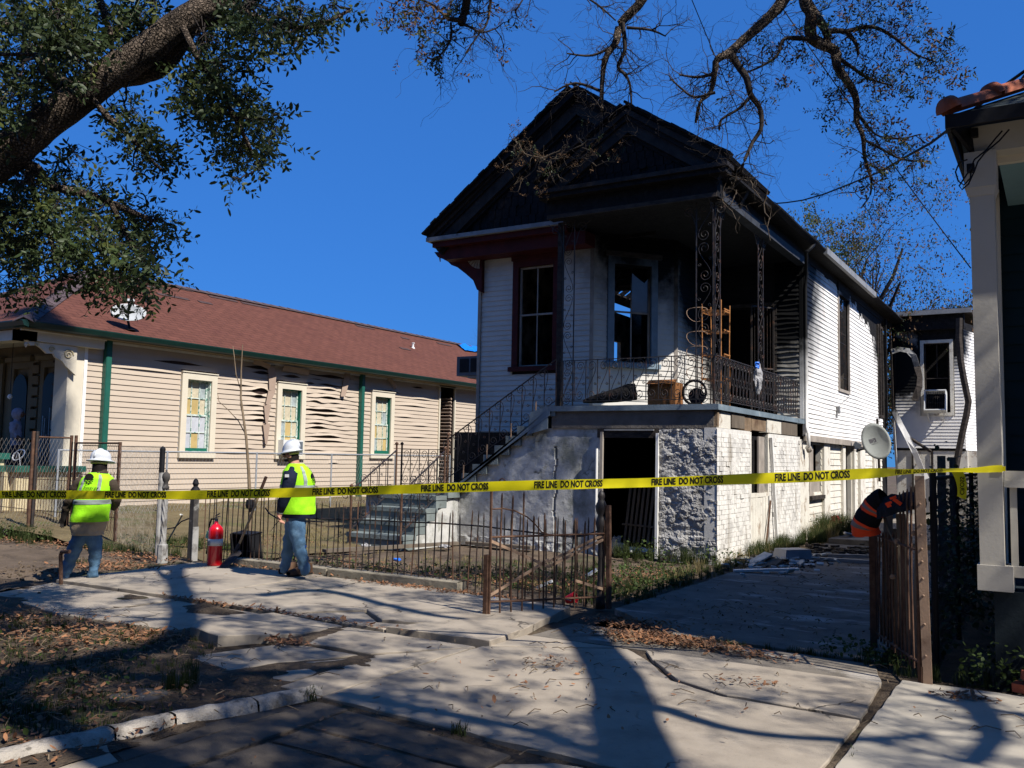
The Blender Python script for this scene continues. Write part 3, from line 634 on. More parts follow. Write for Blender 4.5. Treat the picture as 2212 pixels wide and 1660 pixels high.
GR = [(-7.0, 4.9, 1.6, .3, 60, 18, .06), (-5.0, 3.2, .5, .9, 60, 12, .05), (-6.6, 2.9, 1.2, .8, 50, 14, .06), (-5.9, 4.3, .5, .5, 26, 14, .06), (-5.6, 3.3, .9, .7, 46, 16, .06), (-5.15, 4.15, .14, .14, 3, 50, .17), (-7.4, 4.3, 1.9, .7, 70, 14, .06), (-5.0, 2.9, .5, .5, 30, 16, .08), (-6.2, 3.6, 1, .8, 30, 12, .05), (-3.0, 4.38, .1, .04, 3, 24, .07), (-4.15, 4.45, .1, .06, 3, 26, .08), (-1.02, 5.2, .03, .1, 2, 10, .05),
      (-4.35, 11.5, .28, 2.4, 90, 24, .13), (-4.5, 9.6, .5, .8, 50, 22, .11), (-5.2, 11.6, .9, 1.3, 60, 20, .10), (-6.0, 10.4, 1.6, 1.2, 120, 18, .10), (-4.4, 16.2, .2, 1.8, 70, 30, .26), (-4.25, 20.3, .35, 1.0, 70, 46, .50), (-4.3, 18.6, .2, .6, 30, 30, .32),
      (-12.5, 10.2, 1.6, .5, 80, 22, .16), (-12, 8.9, 1.3, .25, 60, 20, .16), (-16, 8.9, 1.6, .5, 90, 26, .26), (-11.4, 7.6, .3, .2, 8, 20, .10), (-9.2, 9.6, 1.6, .6, 60, 16, .09), (-5.9, 13.35, .5, .18, 22, 30, .26), (-1.3, 7.8, .15, .3, 14, 20, .10), (-2.2, 7.72, .9, .05, 30, 14, .06), (-.6, 7.4, .5, .1, 20, 22, .14), (-4.9, 13.4, .4, .2, 20, 30, .26)]
grass('grass', GR, m_grass, 11)
grass('dry_grass', [(-12, 13, 1.7, 4, 700, 12, .05, .0), (-8, 10.6, 2.6, 1.4, 200, 10, .06), (-5.5, 10, 1.2, 1, 90, 12, .08), (-4.3, 14, .3, 3, 60, 14, .2), (-12.3, 20, 1.8, 5, 400, 10, .06, .0), (-4.3, 20, .4, 1.4, 40, 20, .4)], m_grassdry, 12)
def weeds(name, regs, mt, seed, sz=.04):
    rng = np.random.default_rng(seed); P = []; S = []
    for cx, cy, rx, ry, z0, z1, n in regs:
        r = np.sqrt(rng.uniform(0, 1, n)); a = rng.uniform(0, 2*pi, n); P.append(np.stack([cx+rx*r*np.cos(a), cy+ry*r*np.sin(a), rng.uniform(z0, z1, n)*rng.uniform(.4, 1, n)], -1))
    P = np.concatenate(P); n = len(P); R = rotmats(rng, n, .6)
    tv = np.array([(0, 0, 0), (.33, .35, .03), (0, .45, -.03), (-.33, .35, .03), (.25, .75, .02), (0, 1.0, -.03), (-.25, .75, .02)])*sz
    V, F = scatter(tv, LEAF_F, P, R, rng.uniform(.5, 1.3, n)); return link(name, npmesh(name, V, F, mt), kind='stuff')
weeds('ground_ivy', [(-5.6, 3.2, 1.0, .8, 0, .05, 240), (-6.8, 4.0, 1.6, .7, 0, .05, 200), (-4.9, 11.2, .7, 1.6, 0, .13, 1100), (-4.3, 10, .3, 1.2, 0, .12, 300), (-6.4, 10.2, 1.8, 1.1, 0, .12, 700), (-4.4, 13.3, .4, .2, .0, .35, 200), (-5.6, 13.3, .5, .2, 0, .35, 260), (-12.4, 9.9, 1.6, .4, 0, .15, 500),
     (-16, 8.9, 1.6, .5, .0, .3, 800), (-4.3, 20.3, .4, 1.0, 0, .5, 500), (-9.3, 9.7, 1.6, .6, 0, .08, 260), (-1.2, 7.85, .2, .4, 0, .12, 140), (-.35, 7.35, .35, .12, 0, .35, 420), (-1.6, 8.0, .25, .4, .0, .1, 120)], m_weed, 21)
m = MB()
for _ in range(150):
    x = rnd.gauss(-10.9, .55); y = rnd.gauss(6.6, .4); s = rnd.uniform(.010, .032); m.box((x, y, .0+rnd.uniform(0, .02)), (s*1.4, s, s*.8), Matrix.Rotation(rnd.uniform(0, 6), 3, 'Z') @ Matrix.Rotation(rnd.uniform(-.6, .6), 3, 'X'), taper=.7)
m.obj('rubble', m_dirt, kind='stuff')
# ============================================================ burnt house
XR, YF, Y1, YP = -4.6, 13.67, 19.17, 15.05
ZS = 2.44           # porch floor
EX, EZ, RX, RZ = -4.28, 6.15, -7.52, 8.36     # eave, ridge
SLP = (RZ-EZ)/(EX-RX)
house = thing('burnt_house', 'two storey white wooden house gutted by fire with charred gables and raised corner porch', 'house', (-7.3, 16, 0))
X_, Y_, Z_ = Vector((1, 0, 0)), Vector((0, 1, 0)), Vector((0, 0, 1))
P1a, P1b = Vector((-9.95, YP, 0)), Vector((-7.47, YP, 0)); P2b = Vector((-6.33, 16.41, 0))
U2 = (P2b-P1b).normalized(); N2 = Vector((U2.y, -U2.x, 0)); L2 = (P2b-P1b).length
def OP(u, v, P0, N_):
    d = ray(u, v); E0 = Vector((0, 0, EYE)); return E0+d*((Vector(P0)-E0).dot(N_)/d.dot(N_))
def s1(u, v=700): return OY(u, v, YP).x-P1a.x
def s2(u, v): q = OP(u, v, P1b, N2); return (q-P1b).dot(U2), q.z
W1 = (s1(1121, 690), s1(1196, 690), OY(1160, 792, YP).z, OY(1160, 575, YP).z)
a_, zb_ = s2(1324, 786); b_, zt_ = s2(1406, 575)
W2 = (a_, b_, s2(1365, 786)[1], s2(1365, 573)[1])
WR = [(22.62-Y1, 23.78-Y1, 3.36, 5.68), (28.05-Y1, 28.75-Y1, 3.0, 5.6)]
# --- walls (solid), boards
mb = MB(); wall_panel(mb, P1a, X_, -Y_, (P1b-P1a).length, .2, 5.9, [W1]); mb.obj('front_wall', m_char, house)
mb = MB(); wall_panel(mb, P1b, U2, N2, L2, 2.44, 5.9, [W2]); mb.obj('bay_wall', m_char, house)
mb = MB(); wall_panel(mb, P2b, Y_, X_, Y1-P2b.y, 2.44, 5.9, []); mb.obj('bay_side_wall', m_char, house)
mb = MB(); wall_panel(mb, (-6.33, Y1, 0), X_, -Y_, 1.73, 2.44, 5.9, [(.12, 1.12, 2.44, 4.85)]); mb.obj('porch_back_wall', m_char, house)
mb = MB(); wall_panel(mb, (XR, Y1+.1, 0), Y_, X_, 9.55, 2.05, 5.85, [(a-.1, b-.1, c, d) for a, b, c, d in WR]); mb.obj('side_wall', m_char, house)
LH = [(7.2, 9.0, 5.2, 5.9), (2.9, 3.5, 4.9, 5.35), (5.2, 6.4, 3.2, 4.6), (4.6, 7.3, 5.35, 5.9), (3.1, 3.3, 4.4, 4.7)]
mb = MB(); wall_panel(mb, (-9.95, YP+.1, 0), Y_, -X_, 16, .2, 5.9, LH); mb.obj('left_wall', m_inner, house)
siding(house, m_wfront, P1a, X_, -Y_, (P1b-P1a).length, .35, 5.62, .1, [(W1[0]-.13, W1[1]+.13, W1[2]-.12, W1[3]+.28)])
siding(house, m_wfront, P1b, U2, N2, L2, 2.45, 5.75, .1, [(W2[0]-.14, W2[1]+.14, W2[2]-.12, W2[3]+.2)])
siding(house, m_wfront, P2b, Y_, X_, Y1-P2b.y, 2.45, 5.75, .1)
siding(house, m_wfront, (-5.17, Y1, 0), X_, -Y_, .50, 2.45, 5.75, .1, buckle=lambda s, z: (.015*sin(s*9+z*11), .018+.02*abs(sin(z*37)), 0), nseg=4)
def wob(s, z): return (.006*sin(s*1.1+z*.8)+.004*sin(s*3.7+z*6), 0.004*sin(s*2+z*5), 0)
def topR(s): return 5.86+.03*sin(s*5) if s < 4.2 else (5.86-(.16*(s-4.2) if s < 8 else .75)+.10*sin(s*7)+.07*sin(s*17))
siding(house, m_white, (XR, Y1+.03, 0), Y_, X_, 9.55, 2.1, 5.9, .1, [(a-.07, b+.07, c-.08, d+.28) for a, b, c, d in WR], buckle=wob, nseg=14, top=topR)
mb = MB(); mb.bb(XR-.01, XR+.05, Y1-.02, Y1+.05, 2.1, 5.85); mb.bb(XR-.06, XR+.012, Y1-.045, Y1-.015, 2.46, 5.8); mb.obj('corner_board', m_trimw, house)
mb = MB(); mb.bb(-10.0, -9.93, YP-.05, YP+.05, .2, 5.5); mb.obj('corner_board', m_trimgrey, house)
for P, zz in ((P1b, 2.46), (P2b, 2.46)):
    mb = MB(); mb.box((P.x, P.y-.012, 4.1), (.07, .07, 3.3), Matrix.Rotation(math.atan2(U2.y, U2.x)/2, 3, 'Z')); mb.obj('corner_board', m_trimgrey, house)
mb = MB(); mb.bb(XR+.003, XR+.05, Y1-.02, 28.6, 2.0, 2.13); mb.obj('skirt_board', m_trimgrey, house)
# --- windows of the front
def sash_window(O, U, N_, W, frame_m, sash_m, fw, name='window', head=False, mull=True, paneR=True, mid=.52, cas=.012):
    s0, s1_, z0, z1 = W
    mb = MB(); frame_box(mb, O, U, N_, s0-fw, s1_+fw, z0-.0, z1+fw, fw, -.02, .05, sides='lrt'); f = mb.obj('window', frame_m, house)
    mb = MB(); rect(mb, O, U, N_, s0-fw-.05, s1_+fw+.05, z0-.09, z0, -.02, .10); mb.obj('sill', frame_m, f)
    if head:
        mb = MB(); rect(mb, O, U, N_, s0-fw-.03, s1_+fw+.03, z1+fw, z1+fw+.14, -.02, .07); rect(mb, O, U, N_, s0-fw-.09, s1_+fw+.09, z1+fw+.14, z1+fw+.19, -.02, .15); rect(mb, O, U, N_, s0-fw-.06, s1_+fw+.06, z1+fw+.19, z1+fw+.225, -.02, .10); mb.obj('hood', frame_m, f)
    mb = MB(); frame_box(mb, O, U, N_, s0, s1_, z0, z1, .035, -.07, -.03)
    zm = z0+(z1-z0)*mid
    rect(mb, O, U, N_, s0+.03, s1_-.03, zm-.02, zm+.015, -.06, -.035)
    if mull: sm = (s0+s1_)/2; rect(mb, O, U, N_, sm-.011, sm+.011, z0+.03, z1-.03, -.058, -.04)
    mb.obj('sash', sash_m, f)
    return f
f1 = sash_window(P1a, X_, -Y_, W1, m_red, m_trimgrey, .13, head=True)
f2 = sash_window(P1b, U2, N2, W2, m_bluetrim, m_trimgrey, .13, head=False)
mb = MB(); rect(mb, P1b, U2, N2, W2[0]-.2, W2[1]+.2, W2[3]+.13, W2[3]+.22, 0, .1); mb.obj('hood', m_charlt, f2)
# surviving pane, top right light of the bay window, with a broken top edge
sm = (W2[0]+W2[1])/2; zm = W2[2]+(W2[3]-W2[2])*.53
pts = [(sm+.01, zm), (W2[1]-.03, zm), (W2[1]-.03, W2[3]-.22), (W2[1]-.11, W2[3]-.32), (W2[1]-.2, W2[3]-.27), (sm+.09, W2[3]-.2), (sm+.01, W2[3]-.14)]
mb = MB(); mb.prism([P1b+U2*a+Z_*b-N2*.05 for a, b in pts], N2, .004); o = mb.obj('pane', mat('smoked_glass', (.085, .095, .11), .25, .15, 4, 0, spec=.6), f2); o['label'] = 'smoke-greyed window pane with a broken top edge'
# side windows: iron grilles
for i, (a, b, c, d) in enumerate(WR):
    O = (XR, Y1, 0)
    mb = MB(); frame_box(mb, O, Y_, X_, a-.07, b+.07, c-.08, d+.05, .07, -.03, .045, sides='lrtb'); f = mb.obj('window', m_charlt if i else m_trimgrey, house)
    if i == 0: mb = MB(); rect(mb, O, Y_, X_, a-.09, b+.09, d+.05, d+.26, -.02, .05); mb.obj('hood', m_char, f)
    for k in range(9 if i == 0 else 4):
        s = a+(b-a)*(k+.5)/(9 if i == 0 else 4)
        mb = MB(); p = Vector((XR-.03, Y1+s, c)); mb.tube([p, p+Z_*(d-c)], .007, 5); mb.obj('grille_bar', m_iron, f)
    mb = MB()
    for zz in (c+.3, (c+d)/2, d-.3): mb.tube([(XR-.03, Y1+a, zz), (XR-.03, Y1+b, zz)], .007, 5)
    mb.obj('grille_rail', m_iron, f)
    if i == 0:
        mb = MB(); rect(mb, (XR, Y1, 0), Y_, X_, a, b, (c+d)/2+.25, (c+d)/2+.27, -.09, -.05); mb.obj('sash', m_charlt, f)
# --- porch door recess, security door
mb = MB(); frame_box(mb, (-6.33, Y1, 0), X_, -Y_, .05, 1.2, 2.45, 4.95, .08, -.02, .05, sides='lrt'); mb.obj('door_frame', m_charlt, house)
sd = MB().bar((-5.18, Y1-.12, 2.5), (-5.18, Y1-.12, 4.8), .03, .03).obj('security_door', m_iron, house)
mb = MB(); mb.bar((-5.5, Y1-.62, 2.5), (-5.5, Y1-.62, 4.8), .03, .03)
for zz in (2.5, 3.25, 3.5, 4.8): mb.bar((-5.18, Y1-.12, zz), (-5.5, Y1-.62, zz), .02, .03)
mb.obj('door_rail', m_iron, sd)
for k in range(1, 7):
    t = k/7; mb = MB(); mb.tube([(-5.18-.32*t, Y1-.12-.5*t, 2.5), (-5.18-.32*t, Y1-.12-.5*t, 4.8)], .007, 4); mb.obj('door_bar', m_iron, sd)
mb = MB(); mb.box((-5.47, Y1-.58, 3.37), (.05, .06, .14)); mb.obj('lock_box', m_charlt, sd)
# --- porch slab, beam, basement
mb = MB(); mb.prism([(-7.6, YF-.02, 2.35), (XR+.03, YF-.02, 2.35), (XR+.03, Y1, 2.35), (-6.3, Y1, 2.35), (-6.3, 16.4, 2.35), (-7.5, 15.0, 2.35), (-7.6, 15.0, 2.35)], Z_, .09); mb.obj('porch_slab', m_slab, house)
mb = MB(); mb.bb(-7.55, -4.66, YF+.03, YF+.25, 2.06, 2.348); mb.obj('concrete_beam', m_beam, house)
xdL = OY(1305, 1000, YF+.05).x; xdR = OY(1421, 1000, YF+.05).x; zl0 = OY(1360, 946, YF).z
mb = MB(); mb.bb(xdL-.12, xdR+.05, YF+.02, YF+.2, zl0, 2.055); o = mb.obj('door_lintel', m_charlt, house)
mb = MB(); mb.bb(xdL+.02, xdL+.9, YF-.005, YF+.02, 2.02, 2.045); mb.obj('lintel_strip', m_graygut, house)
# rough pier front: displaced plaster with brick courses showing through
def pierf(a, b):
    x = xdR+.04+(XR-xdR-.04)*a; z = -.05+2.10*b
    fr = (z/.076) % 1; off = .5 if int(z/.076) % 2 else 0; bx = ((x/.21)+off) % 1
    j = 1-.75*min(1, min(fr, 1-fr)*7)*min(1, min(bx, 1-bx)*14)
    m_ = max(0, min(1, .5+2.4*fbm((x*1.6, z*1.5, 4.2))))
    d = .030*fbm((x*2.6, z*3.0, 1), 1, 6)+.014*fbm((x*8, z*12, 8), 1, 5)-.014*j*max(0, m_-.35)+.012*(fbm((x*5, z*5, 6), 1, 3) > .12)
    if b > .93: d -= .05*max(0, fbm((x*4, 3, 1)))
    edge = .03 if a in (0,) else (0.0)
    return Vector((x, YF+.02-d if a < .999 else YF+.01, z))
mb = MB(); mb.grid(pierf, 110, 190); mb.obj('rough_pier', m_pier, house, smooth=False)
mb = MB(); mb.bb(xdR+.05, XR-.05, YF+.07, YF+.3, -.05, 2.06); mb.bb(xdR+.04, xdR+.3, YF+.05, YF+.5, -.05, 2.05); mb.obj('pier_core', m_mortar, house)
for xx, z1_, mt in ((xdR+.005, 1.98, m_trimw), (xdL-.03, 2.0, m_trimgrey)):
    mb = MB(); mb.bar((xx, YF+.0, -.02), (xx+.01, YF+.0, z1_), .045, .05, up=(0, 1, 0)); mb.obj('door_post', mt, house)
mb = MB(); mb.tube([(xdL-.10, YF-.03, .7), (xdL-.10, YF-.03, 1.72)], .022, 8); mb.obj('drain_pipe', m_trimw, house)
# side: painted brick with window, boards under it
def bricks(x, ya, yb, za, zb, mt, holes=(), cap=140):
    rest = MB(); cnt = 0; mo = MB(); wall_panel(mo, (x-.010, ya, 0), Y_, X_, yb-ya, za, zb, [(h[0]-ya, h[1]-ya, h[2], h[3]) for h in holes], .2); mo.obj('mortar_wall', m_mortar, house)
    proto = None
    nz = int((zb-za)/.076)
    for i in range(nz):
        off = .107 if i % 2 else 0; y = ya-off
        while y < yb:
            a, b = max(y+.006, ya), min(y+.208, yb); y += .214; z = za+i*.076
            if b-a < .04: continue
            if any(b > h[0]+.02 and a < h[1]-.02 and z+.04 > h[2] and z+.04 < h[3] for h in holes): continue
            dp = -.001+rnd.uniform(-.004, .003)+(.012 if rnd.random() < .04 else 0)+.006*fbm((y*2, z*2, 4))
            if z > 1.9 and rnd.random() < .12: continue
            if cnt < cap:
                mb = MB(); mb.box((x-.02+dp, (a+b)/2, z+.036), (.036, b-a, .069), Matrix.Rotation(rnd.uniform(-.01, .01), 3, 'Z')); mb.obj('brick', mt, house); cnt += 1
            else: rest.box((x-.02+dp, (a+b)/2, z+.036), (.036, b-a, .069), Matrix.Rotation(rnd.uniform(-.01, .01), 3, 'Z'))
    if rest.v: rest.obj('bricks', mt, house, kind='stuff')
BW = (15.46, 16.56, .95, 2.1)
bricks(XR, YF+.02, 15.46, -.05, 2.07, m_brickw, (), 150)
bricks(XR, 16.62, 18.9, -.05, 2.07, m_brickw, (), 140)
mb = MB()
for k in range(7):
    ya = 15.47+k*.155; mb.bb(XR-.05, XR-.015+rnd.uniform(-.006, .006), ya, ya+.15, -.05, .93)
mb.obj('boarded_panel', m_lime, house)
mb = MB(); frame_box(mb, (XR-.03, 15.46, 0), Y_, X_, 0, 1.16, .93, 2.06, .07, -.1, .02, sides='lrb'); o = mb.obj('basement_window', m_lime, house)
mb = MB(); mb.bb(XR-.05, XR-.02, 16.0, 16.35, 1.0, 2.0); mb.obj('sash', m_trimgrey, o)
mb = MB(); mb.bar((XR+.03, 16.62, 2.0), (XR+.06, 16.9, -.02), .05, .05, up=(0, 1, 0)); mb.obj('leaning_post', m_trimw, house)
mb = MB(); mb.bar((XR+.02, 16.6, .85), (XR+.05, 16.2, .05), .03, .02, up=(0, 1, 0)); mb.obj('leaning_post', m_rust, house)
yy = YF+.05
for k, wd in enumerate((.1, .62, .72, .42, .9, 1.0, 1.2)):
    mb = MB(); mb.bb(XR-.16, XR-.01+rnd.uniform(-.02, .015), yy, yy+wd-.03, 2.09+rnd.uniform(-.02, .02), 2.34); mb.obj('floor_timber', (m_lumber, m_lime, m_plankg, m_lumber)[k % 4], house); yy += wd
# further basement bays
mb = MB(); wall_panel(mb, (XR-.1, 18.95, 0), Y_, X_, 10.2, -.05, 2.05, [(1.0, 2.15, .85, 1.95), (4.6, 5.6, .1, 2.0), (8.9, 9.3, .8, 1.8)]); mb.obj('basement_wall', m_lime, house)
siding(house, m_lime, (XR-.1, 18.95, 0), Y_, X_, 10.2, .15, 2.0, .15, [(0, .95, 0, 3), (1.0, 2.15, .85, 3), (2.2, 2.95, 0, 3), (4.5, 5.7, 0, 3), (6.4, 7.2, 0, 3), (8.6, 9.4, 0, 3)], name='basement_board', jit=.008)
for ya, yb_ in ((18.92, 19.7), (21.15, 21.75), (23.2, 23.5), (24.6, 24.85), (25.4, 26.1), (27.5, 28.2)):
    mb = MB(); mb.bb(XR-.1, XR-.02, ya, yb_, -.05, 2.03); mb.obj('painted_post', m_lime, house)
mb = MB(); mb.bb(XR-.12, XR-.08, 20.0, 20.35, .8, 1.95); mb.bb(XR-.12, XR-.1, 20.35, 21.05, .82, 1.3); o = mb.obj('basement_window', m_trimgrey, house)
mb = MB(); mb.bb(XR-.1, XR-.0, 19.9, 21.15, .76, .84); mb.obj('sill', m_charlt, o)
# stair wall in stucco
def stuc(a, b):
    x0, x1 = -10.15, xdL-.08; x = x0+(x1-x0)*a
    zt = .88+(x+9.72)*.735 if x < -7.6 else 2.06
    if x < -9.72: zt = .80
    zt = min(zt, 2.06); z = -.05+(zt+.05)*b
    d = .010*fbm((x*1.6, z*1.6, 2), 1, 4)+.0035*fbm((x*9, z*9, 5), 1, 4)
    if x > -7.45: d *= .5
    cr = abs((x+7.47)+.04*fbm((0, z*2.2, 0)))
    if cr < .02 and z < 1.75: d -= .03
    if z < .12: d += .02*fbm((x*6, z*6, 1))
    return Vector((x, YF+.06-d*1.5, z))
mb = MB(); mb.grid(stuc, 170, 110); mb.obj('stucco_stair_wall', m_plast, house)
mb = MB(); mb.prism([(-9.95, YF+.12, -.05), (xdL-.1, YF+.12, -.05), (xdL-.1, YF+.12, 2.06), (-7.6, YF+.12, 2.06), (-9.72, YF+.12, .78), (-9.95, YF+.12, .78)], Y_, .12); mb.obj('stair_wall_core', m_mortar, house)
# --- interior seen through openings
mb = MB(); mb.bb(-9.85, -4.75, 19.3, 28.8, 2.3, 2.43); mb.bb(-9.85, -6.4, 15.2, 19.3, 2.3, 2.43); mb.obj('floor_deck', m_char, house)
mb = MB(); wall_panel(mb, (-9.85, 22.2, 0), X_, -Y_, 5.1, 2.43, 6.0, [(.9, 1.7, 2.43, 4.7), (2.6, 3.4, 3.3, 5.2)]); mb.obj('partition', m_inner, house)
mb = MB(); wall_panel(mb, (-8.3, 19.3, 0), X_, -Y_, 2.0, 2.43, 5.9, [(1.1, 1.8, 2.43, 4.6)]); mb.obj('partition', m_char, house)
mb = MB(); wall_panel(mb, (-9.85, 28.8, 0), X_, -Y_, 5.1, 2.2, 6.0, [(2, 3, 3.2, 5)]); mb.obj('partition', m_inner, house)
for a, b in (((-9.3, 17.2, 2.5), (-8.5, 18.6, 5.8)), ((-7.2, 17.8, 2.5), (-6.6, 16.9, 4.6)), ((-7.6, 18.2, 5.7), (-9.6, 17.1, 5.0)), ((-6.9, 17.6, 2.5), (-7.9, 19.2, 4.2))):
    mb = MB(); mb.bar(a, b, .09, .045); mb.obj('fallen_joist', m_charlt, house)
for k in range(9):
    y = 15.6+k*.62; mb = MB(); mb.bar((-9.85, y, 5.85+rnd.uniform(-.1, .05)), (-6.4, y+rnd.uniform(-.15, .15), 5.85+rnd.uniform(-.2, .1)), .05, .15); mb.obj('ceiling_joist', m_char, house)
mb = MB(); mb.bb(XR-.12, XR-.1, 15.1, 19.1, -.05, 2.0); mb.bb(-9.8, XR-.2, 17.5, 17.6, -.05, 2.3); mb.bb(-9.8, -6.7, 14.0, 14.1, -.05, 2.0); mb.bb(-9.8, XR-.1, 14.1, 17.5, -.055, -.03); mb.obj('basement_inner_wall', m_char, house)
# --- roofs
def roof_sheet(mb, q, th=.10): # q four corners, thickness down
    a, b, c, d = [Vector(p) for p in q]; n = (b-a).cross(d-a).normalized(); n = n if n.z > 0 else -n
    mb.prism([p for p in (a, b, c, d)], -n, th)
mb = MB(); yF, yB = 14.32, 31.2
roof_sheet(mb, [(RX, yF, RZ), (EX, yF, EZ), (EX, yB, EZ), (RX, yB, RZ)])
LXE = RX-(EX-RX)-.12; LZE = RZ-SLP*(RX-LXE)
for ya, yb_, t0, t1 in ((yF, 18.0, 0, 1), (18.0, 19.6, 0, .75), (18.0, 19.6, .83, 1), (19.6, 20.7, 0, 1), (20.7, 25.2, 0, .42), (20.7, 22, .42, .62), (20.7, 25.2, .93, 1), (25.2, yB, 0, 1)):
    def rp(t, y): return (RX+(LXE-RX)*t, y, RZ+(LZE-RZ)*t)
    roof_sheet(mb, [rp(t0, ya), rp(t0, yb_), rp(t1, yb_), rp(t1, ya)])
mb.obj('roof', m_shingle_char, house)
for k in range(12):      # bare rafters where the roof burnt through
    y = 20.8+k*.4; t0, t1 = .4, .95; mb = MB(); mb.bar((RX+(LXE-RX)*t0, y, RZ+(LZE-RZ)*t0-.08), (RX+(LXE-RX)*t1, y, RZ+(LZE-RZ)*t1-.08), .045, .12); mb.obj('rafter', m_char, house)
def edge_shingles(A, B, name='shingle_edge'):     # ragged butt edge along a rake
    mb = MB(); A = Vector(A); B = Vector(B); n = int((B-A).length/.14); d = (B-A).normalized()
    for k in range(n):
        p = A+d*(k+.5)*.14; mb.box(p+Vector((0, rnd.uniform(-.02, .015), -.002+rnd.uniform(-.006, .012))), (.16, .20, .04), Matrix.Rotation(-math.atan(d.z/d.x)+rnd.uniform(-.035, .035), 3, 'Y'))
    mb.obj(name, m_shingle_char, house)
# small front gable over the porch
gA = OY(1160, 400, 13.32); gB = OY(1571, 341, 13.32); gT = OY(1352, 231, 13.32)
def rake(A, T, y, sgn, w=.34, name='rake_board', inset=0):
    """three stepped boards following a gable edge from eave A to top T"""
    d = (Vector(T)-Vector(A)).normalized(); n = Vector((d.z, 0, -d.x)); n = n if n.z < 0 else -n
    for k, (o0, o1, dy, mt) in enumerate(((0, .10, 0, m_rafter), (.10, .17, .045, m_char), (.17, w, .09, m_rafter), (w, w+.06, .15, m_char))):
        a = Vector(A)+n*o0; b = Vector(T)+n*o0; c = Vector(T)+n*o1; e = Vector(A)+n*o1
        # mitre at top: clip on the vertical through T
        def hitx(p, q):
            t = (T.x-p.x)/(q.x-p.x); return p+(q-p)*t
        b = hitx(a, b); c = hitx(e, c)
        mb = MB(); mb.prism([a+Y_*dy, b+Y_*dy, c+Y_*dy, e+Y_*dy], Y_, .06+(.2 if k == 0 else .05)); mb.obj(name, mt, house)
zb = OY(1200, 399, 13.32).z
rake(gA+Vector((0, 0, .02)), gT, 13.32, 1); rake(gB+Vector((0, 0, .0)), gT, 13.32, -1)
mb = MB()
roof_sheet(mb, [gA+Vector((-.05, 0, .03)), gT+Vector((0, 0, .05)), gT+Vector((0, 4.2, .05)), gA+Vector((-.05, 3.0, .03))], .06)
roof_sheet(mb, [gB+Vector((.06, 0, .03)), gT+Vector((0, 0, .05)), gT+Vector((0, 4.2, .05)), gB+Vector((.06, 2.2, .03))], .06)
mb.obj('roof', m_shingle_char, house)
edge_shingles(gA+Vector((-.05, .02, .05)), gT+Vector((0, .02, .06))); edge_shingles(gT+Vector((0, .02, .06)), gB+Vector((.06, .02, .05)))
cz = (OY(1165, 412, 13.3).z+OY(1560, 356, 13.3).z)/2
mb = MB(); mb.bb(gA.x-.02, gB.x+.02, 13.26, 13.6, cz-.05, cz+.02); o = mb.obj('gable_cornice', m_graygut, house); o.data.materials[0] = m_rafter
mb = MB(); mb.bb(gA.x+.03, gB.x-.02, 13.31, 13.6, cz-.13, cz-.053); mb.obj('gable_cornice', m_char, house)
fz = (OY(1217, 472, 13.6).z+OY(1543, 428, 13.6).z)/2
mb = MB(); mb.bb(gA.x+.10, XR+.06, 13.5, 13.75, fz, cz-.132); mb.obj('frieze_board', m_char, house)
mb = MB(); mb.bb(gA.x+.12, XR+.06, 13.47, 13.498, fz-.02, fz+.05); mb.obj('frieze_trim', m_charlt, house)
mb = MB(); mb.bb(XR-.1, XR+.08, 13.752, Y1-.05, fz-.02, fz+.13); o = mb.obj('porch_side_beam', m_graygut, house); o.data.materials[0] = mat('scorched_blue_beam', (.040, .043, .050), .6, .4, 5, .4, 30)
mb = MB(); mb.bb(XR-.08, XR+.02, 13.752, 31, fz+.132, EZ-.02); mb.obj('eave_frieze', m_char, house)
mb = MB(); mb.bb(EX-.35, EX-.03, 13.8, 31, EZ-.13, EZ-.085); mb.obj('soffit', m_char, house)
mb = MB(); mb.grid(lambda a, b: Vector((EX-.02+.10*sin(b*pi*.9), 15.7+15.3*a, EZ-.14+.13*b+.01*sin(a*40))), 40, 5); mb.obj('gutter', m_char, house)
mb = MB(); mb.prism([(EX+.02, y, z) for y, z in ((19.6, EZ-.16), (25.5, EZ-.15), (25.5, EZ-.02), (19.6, EZ-.02))], X_, .08); mb.obj('gutter', m_graygut, house)
mb = MB(); mb.bb(-9.7, XR-.1, 13.76, Y1-.02, 5.9, 5.93); mb.obj('porch_ceiling', m_char, house) if False else None
mb = MB(); mb.prism([(gA.x+.12, 13.76, 5.80), (XR-.1, 13.76, 5.80), (XR-.1, Y1-.02, 5.80), (-6.3, Y1-.02, 5.80), (-6.3, 16.35, 5.80), (-7.5, 14.95, 5.80), (gA.x+.12, 14.95, 5.80)], Z_, .04); mb.obj('porch_ceiling', m_char, house)
